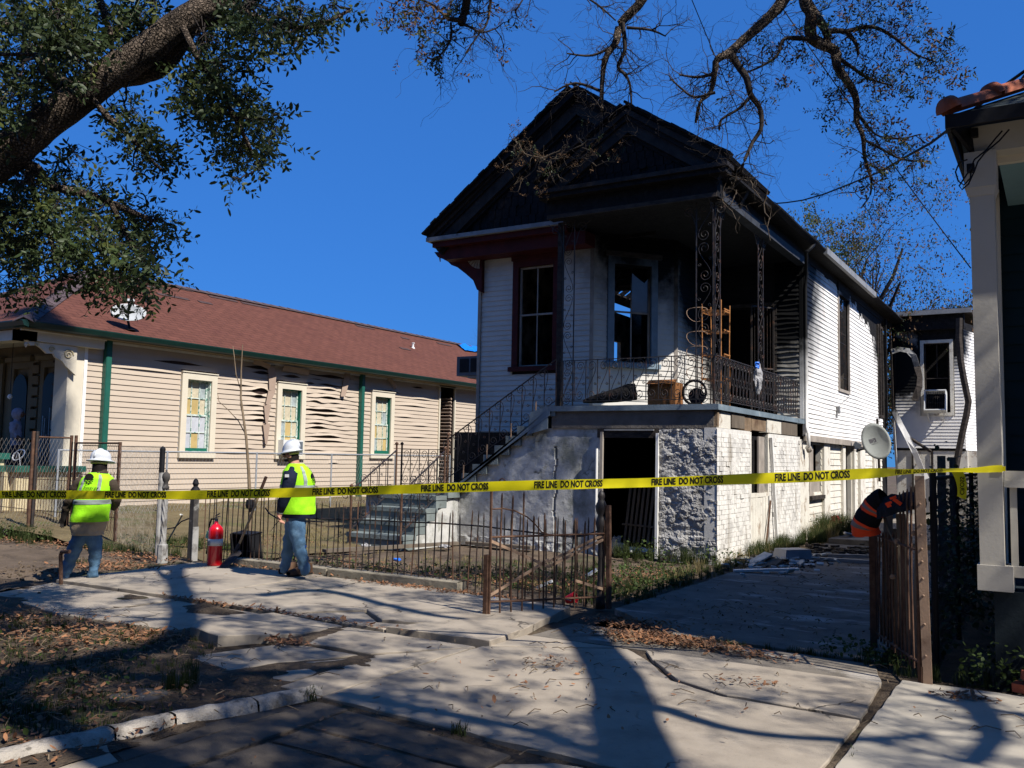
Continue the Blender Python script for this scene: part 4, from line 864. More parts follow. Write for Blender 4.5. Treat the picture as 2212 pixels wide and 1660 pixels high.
# tympanum with scalloped shingles
def tymp(A, B, T, y, mt, nrow, w, cap=150):
    A, B, T = Vector(A), Vector(B), Vector(T)
    mb = MB(); mb.prism([(A.x, y+.03, A.z), (B.x, y+.03, B.z), (T.x, y+.03, T.z)], Y_, .05); mb.obj('gable_wall', m_char, house)
    h = (T.z-A.z)/nrow; cnt = 0; rest = MB()
    for i in range(nrow):
        z = A.z+i*h; t = (z-A.z)/(T.z-A.z); xa = A.x+(T.x-A.x)*t; xb = B.x+(T.x-B.x)*t; x = xa-(w/2 if i % 2 else 0)
        while x < xb:
            a, b = max(x+.006, xa), min(x+w-.006, xb); x += w
            if b-a < .04 or rnd.random() < .07: continue
            yy_ = y+rnd.uniform(-.012, .006); top = z+h*1.15; mb = MB()
            mb.prism([(a, yy_, top), (a, yy_, z+h*.25), (a+(b-a)*.25, yy_-.004, z+.01), (a+(b-a)*.75, yy_-.004, z+.01), (b, yy_, z+h*.25), (b, yy_, top)], Y_, .012)
            if cnt < cap: mb.obj('scallop_shingle', mt, house); cnt += 1
            else: i0 = len(rest.v); rest.v += mb.v; rest.f += [tuple(q+i0 for q in f) for f in mb.f]; rest.mi += mb.mi
    if rest.v: rest.obj('scallop_shingles', mt, house, kind='stuff')
tymp((gA.x+.5, 0, cz+.03), (gB.x-.5, 0, cz+.03), (gT.x, 0, gT.z-.30), 13.5, m_shingle_char, 6, .15, 90)
# big gable behind
bA = OY(921, 512, 14.4); bT = OY(1240, 191, 14.4); bB = Vector((EX, 14.4, EZ+.1))
edge_shingles(bA+Vector((-.02, -.04, .04)), bT+Vector((0, -.04, .05))); edge_shingles(bT+Vector((0, -.04, .05)), Vector((RX+(bT.x-RX)+2.2, 14.36, bT.z-SLP*2.2+.04)))
rake(bA, bT, 14.4, 1, .38); rake(Vector((bT.x+3.3, 14.4, bT.z-SLP*3.3)), bT, 14.4, -1, .38)
bz = (OY(930, 522, 14.4).z+OY(1200, 477, 14.4).z)/2
tymp((bA.x+.5, 0, bz+.05), (bT.x+2.6, 0, bz+.05), (bT.x, 0, bT.z-.32), 14.62, m_shingle_char, 10, .16, 150)
mb = MB(); mb.bb(bA.x+.02, -7.72, 14.36, 14.75, bz-.045, bz+.035); mb.obj('gable_cornice', m_graygut, house)
mb = MB(); mb.bb(bA.x+.12, -7.72, 14.45, 14.85, bz-.155, bz-.048); mb.obj('gable_cornice', m_red, house)
mb = MB(); mb.bb(bA.x+.32, -7.4, 14.60, 15.0, bz-.40, bz-.158); mb.obj('frieze_board', m_red, house)
mb = MB(); mb.bb(-9.95, -7.5, 14.96, 15.03, 5.56, 5.60); mb.obj('frieze_trim', m_trimw, house)
# fan bracket at the left corner
brk = MB().prism([OY(u, v, 14.92) for u, v in ((938, 545), (1041, 541), (1040, 632), (1030, 626), (1022, 606), (1006, 592), (988, 578), (975, 573), (968, 566), (957, 560), (946, 556))], Y_, .10).obj('eave_bracket', m_red, house)
for k in range(7):
    a = radians(182+k*13.5); c = OY(1037, 545, 14.9)
    p0 = c+Vector((cos(a)*.05, 0, sin(a)*.05)); p1 = c+Vector((cos(a)*.33, 0, sin(a)*.33)); n_ = Vector((-sin(a), 0, cos(a)))
    mb = MB(); mb.prism([p0-n_*.006, p1-n_*.028, p1+n_*.028+Vector((cos(a), 0, sin(a)))*.0, p0+n_*.006], Y_, .018); mb.obj('fan_blade', m_trimgrey, brk)
mb = MB(); c = OY(975, 553, 14.88); mb.tube([c+Vector((.10*cos(t), 0, .07*sin(t))) for t in np.linspace(pi, 2*pi, 9)], .014, 5); mb.tube([OY(950, 556, 14.95), OY(951, 566, 14.95)], [.02, .01], 5); mb.obj('bracket_scroll', m_trimgrey, brk)
# downspout at the porch corner
mb = MB(); mb.tube([OX(u, v, -4.28) for u, v in ((1762, 512), (1757, 530), (1742, 545))]+[Vector((XR+.07, Y1+.02, 5.55)), Vector((XR+.06, Y1+.0, 5.2)), Vector((XR+.06, Y1, 2.3)), Vector((XR+.12, Y1-.1, 2.15)), Vector((XR+.1, Y1, 1.9)), Vector((XR+.05, Y1+.05, 1.85))], .038, 8); mb.obj('downspout', m_trimw, house, smooth=True)
mb = MB(); mb.lathe([(0, 0), (.07, 0), (.075, .05), (.05, .1), (0, .1)], (XR+.04, Y1+.1, 1.82), 12, Matrix.Rotation(1.3, 3, 'Y')); mb.obj('flood_lamp', m_trimgrey, house)
mb = MB(); mb.box(OX(1811, 886, XR+.06), (.07, .12, .17)); mb.tube([OX(1811, 880, XR+.05), OX(1822, 868, XR+.04), OX(1836, 856, XR+.03)], .006, 4); mb.tube([OX(1809, 892, XR+.05), OX(1808, 903, XR+.05)], .02, 6); mb.obj('meter_box', m_graygut, house)
# --- rear wing
YE = 31.0
mb = MB(); xa, xb = -4.55, OY(2080, 700, YE).x
We = (OY(1996, 800, YE).x-xa, OY(2052, 800, YE).x-xa, OY(2020, 893, YE).z, OY(2020, 742, YE).z)
wall_panel(mb, (xa, YE, 0), X_, -Y_, xb-xa, 2.0, 6.2, [We]); mb.obj('rear_wing_wall', m_char, house)
siding(house, m_white, (xa, YE, 0), X_, -Y_, xb-xa, 2.08, 6.1, .1, [(We[0]-.12, We[1]+.12, We[2]-.1, 7)])
mb = MB(); frame_box(mb, (xa, YE, 0), X_, -Y_, We[0]-.10, We[1]+.10, We[2]-.08, We[3]+.1, .1, -.03, .05); o = mb.obj('window', m_lime, house)
mb = MB(); frame_box(mb, (xa, YE, 0), X_, -Y_, We[0]+.02, We[1]-.02, We[2], We[3], .03, -.08, -.05); rect(mb, (xa, YE, 0), X_, -Y_, We[0], We[1], (We[2]+We[3])/2-.02, (We[2]+We[3])/2+.01, -.08, -.05); rect(mb, (xa, YE, 0), X_, -Y_, (We[0]+We[1])/2-.01, (We[0]+We[1])/2+.01, (We[2]+We[3])/2, We[3], -.08, -.05); mb.obj('sash', m_charlt, o)
L3 = 1.3; U3 = Vector((.22, 1, 0)).normalized(); N3 = Vector((U3.y, -U3.x, 0))
mb = MB(); wall_panel(mb, (xb, YE, 0), U3, N3, L3*2, 2.0, 6.0, []); mb.obj('rear_wing_wall', m_char, house)
siding(house, m_white, (xb, YE, 0), U3, N3, L3*2, 2.02, 5.75, .1)
mb = MB(); mb.bb(xa+.1, xb-.05, YE+1.2, YE+1.3, 2, 6.2); mb.bb(xa-.1, xa+.0, YE+.1, YE+4, 2, 6.2); mb.obj('partition', m_char, house)
mb = MB(); mb.bb(xa-.1, xb+.25, YE-.45, YE+4, 6.28, 6.38); mb.obj('roof', m_charlt, house)
mb = MB(); mb.bb(xa, xb+.05, YE-.25, YE-.02, 5.78, 6.27); mb.obj('frieze_board', m_char, house)
mb = MB(); mb.bb(xa+.0, xb+.28, YE-.5, YE-.44, 6.22, 6.36); mb.obj('gutter', m_graygut, house)
for k in range(9):
    a = radians(-8-k*10.5); c = OY(1955, 694, YE-.1); p1 = c+Vector((cos(a)*.75, 0, sin(a)*.6)); mb = MB(); mb.bar(c+(p1-c)*.25, p1, .02, .06, up=(0, 1, 0)); mb.obj('fan_blade', m_charlt, house)
mb = MB(); mb.bb(xa, xb+.05, YE+.02, YE+.2, -.1, 2.0); mb.bb(xb-.02, xb+.5, YE+.2, YE+3, -.1, 2.0); mb.obj('foundation_wall', m_lime, house)
mb = MB(); mb.bb(xa+1.0, xa+1.07, YE-.02, YE+.0, .2, 2.0); mb.bb(xa+.45, xa+.5, YE-.02, YE+.01, .2, 2.0); mb.obj('basement_post', m_charlt, house)
# charred studs where the side wall broke away, hanging metal
for u0, v0, u1, v1, w_, mt in ((1900, 700, 1902, 905, .09, m_charlt), (1912, 690, 1916, 905, .12, m_char), (1922, 690, 1930, 905, .07, m_charlt), (1932, 720, 1938, 1000, .09, m_char), (1945, 700, 1950, 900, .07, m_char), (1895, 905, 1900, 1040, .06, m_charlt), (1930, 905, 1940, 1060, .06, m_trimw), (1942, 1000, 1946, 1060, .04, m_rust)):
    mb = MB(); mb.bar(OX(u0, v0, -4.56+rnd.uniform(-.03, .05)), OX(u1, v1, -4.56), w_, .06, up=(1, 0, 0)); mb.obj('charred_stud', mt, house)
def strap(pts, wd, mt, name, up=(0, -1, .2)):
    P = [OY(u, v, 30.1+.05*sin(k*1.7)) for k, (u, v) in enumerate(pts)]; mb = MB(); n = len(P)
    for i in range(n):
        a = P[max(i-1, 0)]; b = P[min(i+1, n-1)]; d = (b-a).normalized(); s_ = d.cross(Vector(up)).normalized(); t_ = .35*sin(i*1.3)
        s_ = (s_+Vector(up)*t_).normalized(); q = P[i]; nn_ = d.cross(s_)*.006
        mb.v += [tuple(q-s_*wd/2-nn_), tuple(q+s_*wd/2-nn_), tuple(q+s_*wd/2+nn_), tuple(q-s_*wd/2+nn_)]
    for i in range(n-1):
        c = i*4
        for k in range(4): mb.f.append((c+k, c+(k+1) % 4, c+4+(k+1) % 4, c+4+k)); mb.mi.append(0)
    mb.obj(name, mt, house)
strap([(1926, 760), (1944, 755), (1962, 758), (1974, 770), (1981, 792)], .17, m_trimw, 'hanging_siding_strip')
strap([(1981, 792), (1987, 815), (1986, 835), (1976, 866)], .20, m_charlt, 'hanging_siding_strip', up=(.5, -1, 0))
strap([(1930, 885), (1944, 915), (1960, 945), (1976, 978), (1990, 1012), (2002, 1035)], .16, m_trimw, 'hanging_gutter')
mb = MB(); wall_panel(mb, (-4.85, 28.7, 0), Y_, X_, 2.4, -.05, 5.7, [(.9, 1.2, 4.4, 5.0), (1.3, 1.5, 3.6, 4.1)], .1); mb.obj('partition', m_char, house)
mb = MB(); wall_panel(mb, (-7.6, 20.5, 0), X_, -Y_, 2.9, 2.43, 5.9, []); mb.obj('partition', m_char, house)
mb = MB(); mb.bb(-6.6, -4.8, 27.0, 27.1, -.05, 2.1); mb.obj('basement_inner_wall', m_char, house)
mb = MB(); mb.bb(-6.6, -6.5, 17.6, 31, -.05, 2.2); mb.obj('basement_inner_wall', m_char, house)
mb = MB(); mb.bb(-4.95, -4.9, 28.6, 29.4, -.05, 2.1); mb.obj('basement_inner_wall', m_char, house)
mb = MB(); mb.tube([OY(u, v, YE-.55) for u, v in ((2072, 688), (2071, 730), (2075, 780), (2082, 820), (2092, 868), (2088, 895), (2078, 940), (2068, 990), (2060, 1040), (2058, 1080))], .10, 6); mb.obj('bent_downspout', m_charlt, house)
mb = MB(); mb.tube([OX(1962, 945, -4.1), OY(2010, 975, 30.9)], .05, 6); mb.obj('hanging_pipe', m_charlt, house)
# ============================================================ neighbour house on the left
XL, YL0, YL1 = -14.5, 9.47, 25.0
nh = thing('tan_house', 'single storey tan sided house with red brown shingle roof and heat buckled boards', 'house', (-17.5, 14, 0))
LW = [(11.62, 12.20, 1.56, 2.94), (14.10, 14.70, 1.56, 2.94), (17.22, 17.84, 1.60, 2.98)]
LD = (19.95, 20.62, .55, 3.44)
GAPS = []
def gp(u0, u1, v, h):
    a, b = OX(u0, v, XL), OX(u1, v+(u1-u0)*.05, XL); GAPS.append(((a.y+b.y)/2-YL0, abs(b.y-a.y)/2*1.5, (a.z+b.z)/2, h*.0028))
for x0, x1, y, h in ((550, 790, 535, 25), (455, 520, 575, 14), (590, 770, 590, 14), (250, 390, 500, 24), (500, 770, 700, 15), (480, 570, 745, 18), (470, 730, 805, 28), (520, 750, 862, 24), (490, 610, 912, 14), (460, 630, 970, 18), (460, 750, 1030, 22), (460, 740, 1090, 20), (450, 600, 1145, 8), (480, 770, 1202, 16), (0, 130, 480, 22), (0, 120, 650, 26), (0, 60, 710, 10), (0, 110, 835, 9), (0, 90, 890, 7),
                     (1060, 1250, 640, 24), (1380, 1470, 628, 16), (1290, 1480, 765, 12), (1240, 1370, 855, 7), (1400, 1520, 720, 7), (1380, 1500, 960, 6), (1340, 1490, 1057, 6), (650, 725, 1262, 12), (960, 1230, 1258, 8), (560, 690, 640, 7)):
    gp(548+.248*x0, 548+.248*x1, 685.5+.248*y, h*.9)
for x0, x1, y, h in ((1180, 1480, 815, 20), (1840, 2030, 845, 22), (1830, 2000, 1025, 18), (1830, 1990, 1080, 12), (1820, 1960, 1130, 10), (1830, 2030, 1190, 14), (1830, 1980, 1235, 10), (1700, 1880, 975, 10), (1700, 1880, 1445, 8), (1660, 1800, 1500, 8), (880, 1300, 880, 5), (1850, 2000, 1340, 6), (1640, 1790, 1240, 6)):
    gp(.2892*x0, .2892*x1, 548.4+.2892*y, h*.9)
def bkl(s, z):
    dz = dn = dt = 0
    for c, hw, gz, h in GAPS:
        if abs(s-c) < hw:
            k = cos((s-c)/hw*pi/2)**1.5
            if abs(z-gz) < .051: dz += h*k*.85; dn += .022*k
            if abs(z+.1-gz) < .051: dt -= h*k*.40+.008*k; dn += .004*k
    w_ = max(0, 1-abs(s-5.8)/3.0)*max(0, min(1, (z-1.2)/1.2))
    wv = sin(s*4.1+z*7)+.6*sin(s*9.3+z*23)
    return (dz+.014*w_*wv, dn+.016*w_*abs(wv), dt-.006*w_*max(0, wv))
hol = [(a-.14-YL0, b+.14-YL0, c-.13, d+.14) for a, b, c, d in LW]+[(LD[0]-YL0, LD[1]-YL0, LD[2], LD[3])]
mb = MB(); wall_panel(mb, (XL, YL0, 0), Y_, X_, YL1-YL0, 0, 3.5, hol, .15); mb.obj('side_wall', m_under, nh)
siding(nh, m_tan, (XL, YL0, 0), Y_, X_, YL1-YL0, .42, 3.42, .1, hol, buckle=bkl, nseg=190, jit=.0012, thick=.0)
mb = MB(); mb.bb(XL-.05, XL+.02, YL0, YL1, .1, .42); mb.obj('foundation_wall', m_creamwall, nh)
mb = MB(); mb.bb(XL+.025, XL+.05, YL0-.01, YL1, 3.43, 3.48); mb.obj('frieze_trim', m_trimw, nh)
mb = MB(); mb.bb(XL-.02, XL+.045, YL0-.03, YL0+.03, .3, 3.43); mb.obj('corner_trim', m_trimw, nh)
# windows with papered panes
for i, (a, b, c, d) in enumerate(LW):
    O = (XL, 0, 0)
    mb = MB(); frame_box(mb, O, Y_, X_, a-.13, b+.13, c-.10, d+.13, .13, .0, .06, sides='lrt'); mb2 = mb; rect(mb2, O, Y_, X_, a-.14, b+.14, c-.14, c-.03, .0, .085); rect(mb2, O, Y_, X_, a-.14, b+.14, d+.13, d+.15, 0, .08); f = mb2.obj('window', m_cream, nh)
    mb = MB(); frame_box(mb, O, Y_, X_, a-.005, b+.005, c-.03, d+.005, .02, -.12, .02); mb.obj('jamb', m_grnsash if i else m_peelsash, f)
    zm = (c+d)/2
    for k, (z0, z1, dd) in enumerate(((c, zm+.02, -.06), (zm-.02, d, -.09))):
        mb = MB(); frame_box(mb, O, Y_, X_, a+.015, b-.015, z0, z1, .035, dd, dd+.03)
        for j in (1, 2): y = a+(b-a)*j/3; rect(mb, O, Y_, X_, y-.008, y+.008, z0+.035, z1-.035, dd+.004, dd+.026)
        rect(mb, O, Y_, X_, a+.05, b-.05, (z0+z1)/2-.008, (z0+z1)/2+.008, dd+.005, dd+.027)
        mb.obj('sash', m_peelsash, f)
        for r_ in range(2):
            for j in range(3):
                y0 = a+.05+(b-a-.1)*j/3; y1_ = a+.05+(b-a-.1)*(j+1)/3; q0 = z0+.035+(z1-z0-.07)*r_/2; q1 = z0+.035+(z1-z0-.07)*(r_+1)/2
                pm = {(0, 0, 0): m_blind, (0, 0, 1): m_cardb, (0, 0, 2): m_blind, (0, 1, 0): m_blind, (0, 1, 1): m_blind, (0, 1, 2): m_blind}.get((i, r_, j)) if (i == 0 and k == 0) else (m_paper if rnd.random() < .55 else (m_cardb if rnd.random() < .55 else m_frost))
                mb = MB(); mb.grid(lambda s, t: Vector((XL+dd+.008+.004*fbm((s*3+j*3, t*3+r_*5+k*9, i*7)), y0+(y1_-y0)*s, q0+(q1-q0)*t)), 4, 4); mb.obj('pane', pm, f)
    if i < 3:
        mb = MB(); rect(mb, O, Y_, X_, a+.0, b, c-.03, c+.05, -.04, .0); mb.obj('bottom_rail', m_grnsash, f)
ac = thing('air_conditioner', 'white window air conditioner under the papered sash behind the hard hat', 'air conditioner', (XL+.1, 14.4, 1.45))
mb = MB(); mb.bb(XL-.05, XL+.22, 14.03, 14.62, 1.50, 1.83); mb.obj('casing', m_acwhite, ac)
mb = MB(); mb.bb(XL+.22, XL+.232, 14.30, 14.6, 1.53, 1.80); mb.obj('grille', m_acgrey, ac)
mb = MB(); mb.bb(XL-.02, XL+.01, 14.62, 14.75, 1.48, 1.85); mb.obj('side_panel', m_acwhite, ac)
# door opening with louvre slats inside
mb = MB(); mb.bb(XL-1.5, XL-1.3, LD[0]-.4, LD[1]+2.5, .5, 3.5); mb.bb(XL-1.3, XL-.16, LD[0]-.1, LD[1]+2.4, 3.45, 3.5); mb.bb(XL-1.3, XL-.2, LD[1]+1.2, LD[1]+1.3, .5, 3.5); mb.bb(XL-1, XL+.0, LD[0]-.08, LD[0]-.02, .5, 3.45); mb.obj('door_recess', m_brown, nh)
mb = MB(); frame_box(mb, (XL, 0, 0), Y_, X_, LD[0]-.05, LD[1]+.05, LD[2], LD[3]+.05, .05, -.02, .05, sides='lrt'); f = mb.obj('door_frame', m_cream, nh)
for k in range(27):
    z = .65+k*.095; mb = MB(); mb.box((XL-.35, (LD[0]+LD[1])/2+.1, z), (.9, .04, .05), Matrix.Rotation(.5, 3, 'X')); mb.obj('slat', m_tandk, f)
# downspouts, gutter
for y, zt in ((9.86, 3.5), (16.68, 3.52)):
    mb = MB(); mb.bb(XL+.03, XL+.12, y-.055, y+.055, .1, zt); mb.bb(XL+.12, XL+.128, y-.045, y+.045, .1, zt); mb.obj('downspout', m_grn2, nh)
XG, ZG, YG = -14.15, 3.58, 8.17
mb = MB()
mb.prism([(XG-.02, YG, ZG-.10), (XG+.06, YG, ZG-.08), (XG+.09, YG, ZG-.01), (XG+.09, YG, ZG+.01), (XG-.02, YG, ZG+.01)], Y_, 25.6); mb.obj('gutter', m_grn, nh)
mb = MB(); mb.prism([(-24, YG+.02, ZG-.10), (-24, YG-.06, ZG-.08), (-24, YG-.09, ZG-.01), (-24, YG-.09, ZG+.01), (-24, YG+.02, ZG+.01)], X_, 9.85+.09); mb.obj('gutter', m_grn, nh)
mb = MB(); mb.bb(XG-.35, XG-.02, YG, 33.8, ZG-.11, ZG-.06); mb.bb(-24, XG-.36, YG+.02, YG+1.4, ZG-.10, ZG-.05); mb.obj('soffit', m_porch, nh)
# roof: hip at the front, ridge running back
hd, hs = 3.42, .515
def roofuv(mb, pts, ux, uy, name):
    o = mb
    me = bpy.data.meshes.new(name); me.from_pydata([tuple(p) for p in pts], [], [tuple(range(len(pts)))]); me.materials.append(m_roof)
    uvl = me.uv_layers.new(); n = Vector((0, 0, 1))
    for li, l in enumerate(me.loops): p = pts[l.vertex_index]; uvl.data[li].uv = (Vector(p).dot(ux), Vector(p).dot(uy))
    ob = link(name, me, nh); return ob
c0 = Vector((XG+.05, YG-.05, ZG+.012)); r0 = c0+Vector((-hd, hd, hs*hd)); r1 = Vector((r0.x, 34.0, r0.z)); e1 = Vector((c0.x, 34.0, c0.z))
sl_ = Vector((-1, 0, hs)).normalized()
roofuv(None, [c0, e1, r1, r0], Y_, sl_, 'roof')
cL = Vector((2*r0.x-c0.x, c0.y, c0.z)); sf = Vector((0, 1, hs)).normalized()
roofuv(None, [cL, c0, r0], X_, sf, 'roof')
roofuv(None, [cL, r0, r1, Vector((cL.x, 34.0, c0.z))], Y_, Vector((1, 0, hs)).normalized(), 'roof')
mb = MB(); mb.prism([c0-Z_*.02, cL-Z_*.02, Vector((cL.x, 34.0, c0.z-.02)), e1-Z_*.02], -Z_, .03); mb.obj('eave_board', m_grn, nh)
def caps(A, B, w, n, mt, name='ridge_cap'):
    A, B = Vector(A), Vector(B); d = (B-A)/n; u = d.normalized(); sd = u.cross(Z_).normalized(); up = sd.cross(u)
    for k in range(n):
        p = A+d*k; q = p+d*1.12; j = rnd.uniform(0, .008); mb = MB()
        dr = w*.40
        mb.prism([p+up*(.03+j), p+sd*w-Z_*dr+up*.02, q+sd*w-Z_*dr+up*.012, q+up*(.018+j)], up, .012); mb.prism([p+up*(.03+j), p-sd*w-Z_*dr+up*.02, q-sd*w-Z_*dr+up*.012, q+up*(.018+j)], up, .012)
        mb.obj(name, mt, nh)
caps(c0, r0, .16, 15, m_ridge); caps(cL, r0, .16, 15, m_ridge); caps(r0, r1, .15, 76, m_ridge)
for (u0, v0, u1, v1) in ((268, 621, 324, 634), (300, 618, 360, 632), (343, 638, 410, 650), (330, 646, 352, 650), (455, 643, 515, 655), (433, 655, 462, 661), (525, 657, 582, 668), (388, 626, 420, 633), (772, 706, 811, 714), (870, 732, 889, 737), (948, 744, 981, 752), (868, 755, 889, 759)):
    def onroof(u, v):
        n = X_.cross(Z_); nn = Vector((hs, 0, 1)).normalized(); d = ray(u, v); E0 = Vector((0, 0, EYE)); return E0+d*((c0-E0).dot(nn)/d.dot(nn))
    a, b = onroof(u0, v0), onroof(u1, v1); a.z += .008; L_ = abs(b.y-a.y); mb = MB(); p = Vector((a.x, a.y, c0.z+hs*(c0.x-a.x)+.010)); mb.prism([p, p+Y_*L_, p+Y_*L_+sl_*.13, p+sl_*.13], Vector((hs, 0, 1)).normalized(), .006); mb.obj('torn_shingle', m_tear, nh)
def ptroof(u, v): 
    nn = Vector((hs, 0, 1)).normalized(); d = ray(u, v); E0 = Vector((0, 0, EYE)); return E0+d*((c0-E0).dot(nn)/d.dot(nn))
p = ptroof(892, 752); mb = MB(); mb.lathe([(.06, -.03), (.05, .02), (.03, .03), (.03, .12), (.05, .13), (.05, .15), (0, .15)], p, 10); mb.obj('vent_pipe', m_acwhite, nh)
tq = [ptroof(u, v) for u, v in ((986, 745.5), (1032, 753), (1036, 764), (1006, 761))]
tb = MB(); tb.grid(lambda s_, t_: (tq[0].lerp(tq[1], s_)).lerp(tq[3].lerp(tq[2], s_), t_)+Z_*(.06+.05*fbm((s_*4, t_*4, 9))), 12, 8)
tarp = tb.obj('tarpaulin', m_tarp, smooth=True); tarp['label'] = 'bright blue tarpaulin spread over the far end of the roof ridge'; tarp['category'] = 'tarpaulin'
# front porch of the left house
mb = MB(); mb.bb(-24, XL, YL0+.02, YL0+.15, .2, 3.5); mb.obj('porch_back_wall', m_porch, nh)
mb = MB(); mb.bb(-24, -14.52, 8.36, YL0, .1, 1.06); mb.obj('porch_floor', m_brown, nh)
mb = MB(); mb.bb(-24, -14.78, 8.2, 8.34, .15, 1.36); mb.obj('porch_low_wall', m_creamwall, nh)
mb = MB(); mb.bb(-24, -14.72, 8.14, 8.40, 1.36, 1.46); mb.obj('wall_cap', m_grn2, nh)
mb = MB(); mb.bb(-14.5, -14.36, 8.3, YL0-.02, .15, 1.16); mb.bb(-14.78, -14.5, 8.2, 8.34, .15, 1.16); mb.obj('porch_low_wall', m_creamwall, nh)
mb = MB(); mb.bb(-14.56, -14.28, 8.24, YL0, 1.16, 1.26); mb.bb(-14.80, -14.56, 8.14, 8.40, 1.16, 1.26); mb.obj('wall_cap', m_grn2, nh)
mb = MB(); mb.bb(-14.85, XL+.03, YL0-.32, YL0+.02, .3, 3.33); mb.obj('corner_pilaster', m_cream, nh)
for k in range(13):
    mb = MB(); z = .7+k*.2; mb.bb(-15.0, -14.86, YL0-.20, YL0-.02, z, z+.14); mb.obj('quoin_block', m_trimgrey, nh)
    mb = MB(); mb.bb(-15.04, -14.84, YL0-.24, YL0-.02, z+.145, z+.185); mb.obj('quoin_ledge', m_brown, nh)
for k in range(13):
    mb = MB(); z = .7+k*.2; mb.bb(-15.95, -15.76, YL0-.06, YL0-.0, z, z+.15); mb.obj('quoin_block', m_porch, nh)
for x0, x1 in ((-15.66, -15.06), (-16.62, -16.02), (-17.6, -17.0)):
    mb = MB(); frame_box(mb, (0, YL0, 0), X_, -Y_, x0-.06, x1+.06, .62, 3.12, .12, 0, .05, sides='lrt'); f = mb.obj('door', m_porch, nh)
    mb = MB(); rect(mb, (0, YL0, 0), X_, -Y_, x0-.1, x1+.1, 3.12, 3.2, 0, .14); rect(mb, (0, YL0, 0), X_, -Y_, x0-.06, x1+.06, 3.2, 3.24, 0, .1); mb.obj('hood', m_porch, f)
    mb = MB(); xm = (x0+x1)/2; hw = (x1-x0)/2-.07
    arch = [(xm-hw, .62), (xm-hw, 2.6)]+[(xm-hw*cos(t), 2.6+.3*sin(t)) for t in np.linspace(.15, pi-.15, 9)]+[(xm+hw, 2.6), (xm+hw, .62)]
    mb.prism([(x, YL0-.052, z) for x, z in arch], -Y_, .012); mb.obj('door_glass', m_dkglass, f)
    for k in range(7):
        x = xm-hw+2*hw*(k+.5)/7; mb = MB(); mb.tube([(x, YL0-.09, .66), (x, YL0-.09, 1.7+.5*sin(k*1.1)**2+.2*k/7)], .006, 4); mb.obj('iron_bar', m_galv if x0 > -15.8 else m_iron, f)
mb = MB(); mb.bb(-14.62, -14.33, 8.25, YL0+.25, 3.30, 3.47); mb.bb(-24, -14.33, 8.25, 8.5, 3.30, 3.47); mb.bb(-24, XL, 8.5, YL0, 3.42, 3.47); mb.obj('porch_beam', m_cream, nh)
mb = MB(); mb.bb(-14.36, -14.31, 8.22, YL0+.28, 3.45, 3.475); mb.obj('crown_trim', m_trimw, nh)
# sawn bracket under the beam end, scroll outline with real thickness
br = [(8.35, 3.29), (8.42, 3.22), (8.52, 3.24), (8.60, 3.20), (8.70, 3.12), (8.82, 3.13), (8.86, 3.07), (8.98, 3.02), (9.05, 2.94), (9.16, 2.86), (9.24, 2.80), (9.24, 3.29)]
bk = MB().prism([(-14.42, y, z) for y, z in br], X_, .05).obj('sawn_bracket', m_cream, nh)
for cy, cz_, r in ((9.08, 3.14, .09), (8.78, 3.2, .05), (8.52, 3.25, .035)):
    mb = MB(); mb.tube([(-14.36, cy+a, cz_+b) for a, b in scroll_pts(r, 1.6, 22)], .012, 5); mb.obj('scroll', m_creamwall, bk)
mb = MB(); mb.lathe([(0, -.12), (.015, -.1), (.03, -.06), (.02, -.03), (.04, 0), (0, 0)], (-14.40, 8.36, 3.30), 10); mb.obj('pendant', m_cream, bk)
lf = thing('pendant_lamp', 'small round white pendant lamp hanging in the dark porch doorway', 'lamp', (-15.9, 9.0, 2.4)); mb = MB(); mb.tube([(-15.9, 9.0, 3.42), (-15.9, 9.0, 2.5)], .006, 4); mb.obj('cord', m_wire, lf); mb = MB(); mb.lathe([(0, -.05), (.035, -.03), (.045, 0), (.03, .03), (0, .05)], (-15.9, 9.0, 2.45), 12); mb.obj('globe', m_glowbulb, lf, smooth=True)
mb = MB(); mb.tube([(-15.0+.15*sin(t), 8.7+.05*cos(t), 1.34+.09*(1+cos(t))) for t in np.linspace(0, 2*pi, 20)], .012, 5); mb.tube([(-15.0+.04*i, 8.66, 1.28+.2*sin(i*.8+.5)) for i in range(5)], .008, 4); o = mb.obj('chair_back', m_acwhite); o['label'] = 'rounded white metal chair back showing above the green porch wall cap'; o['category'] = 'chair'
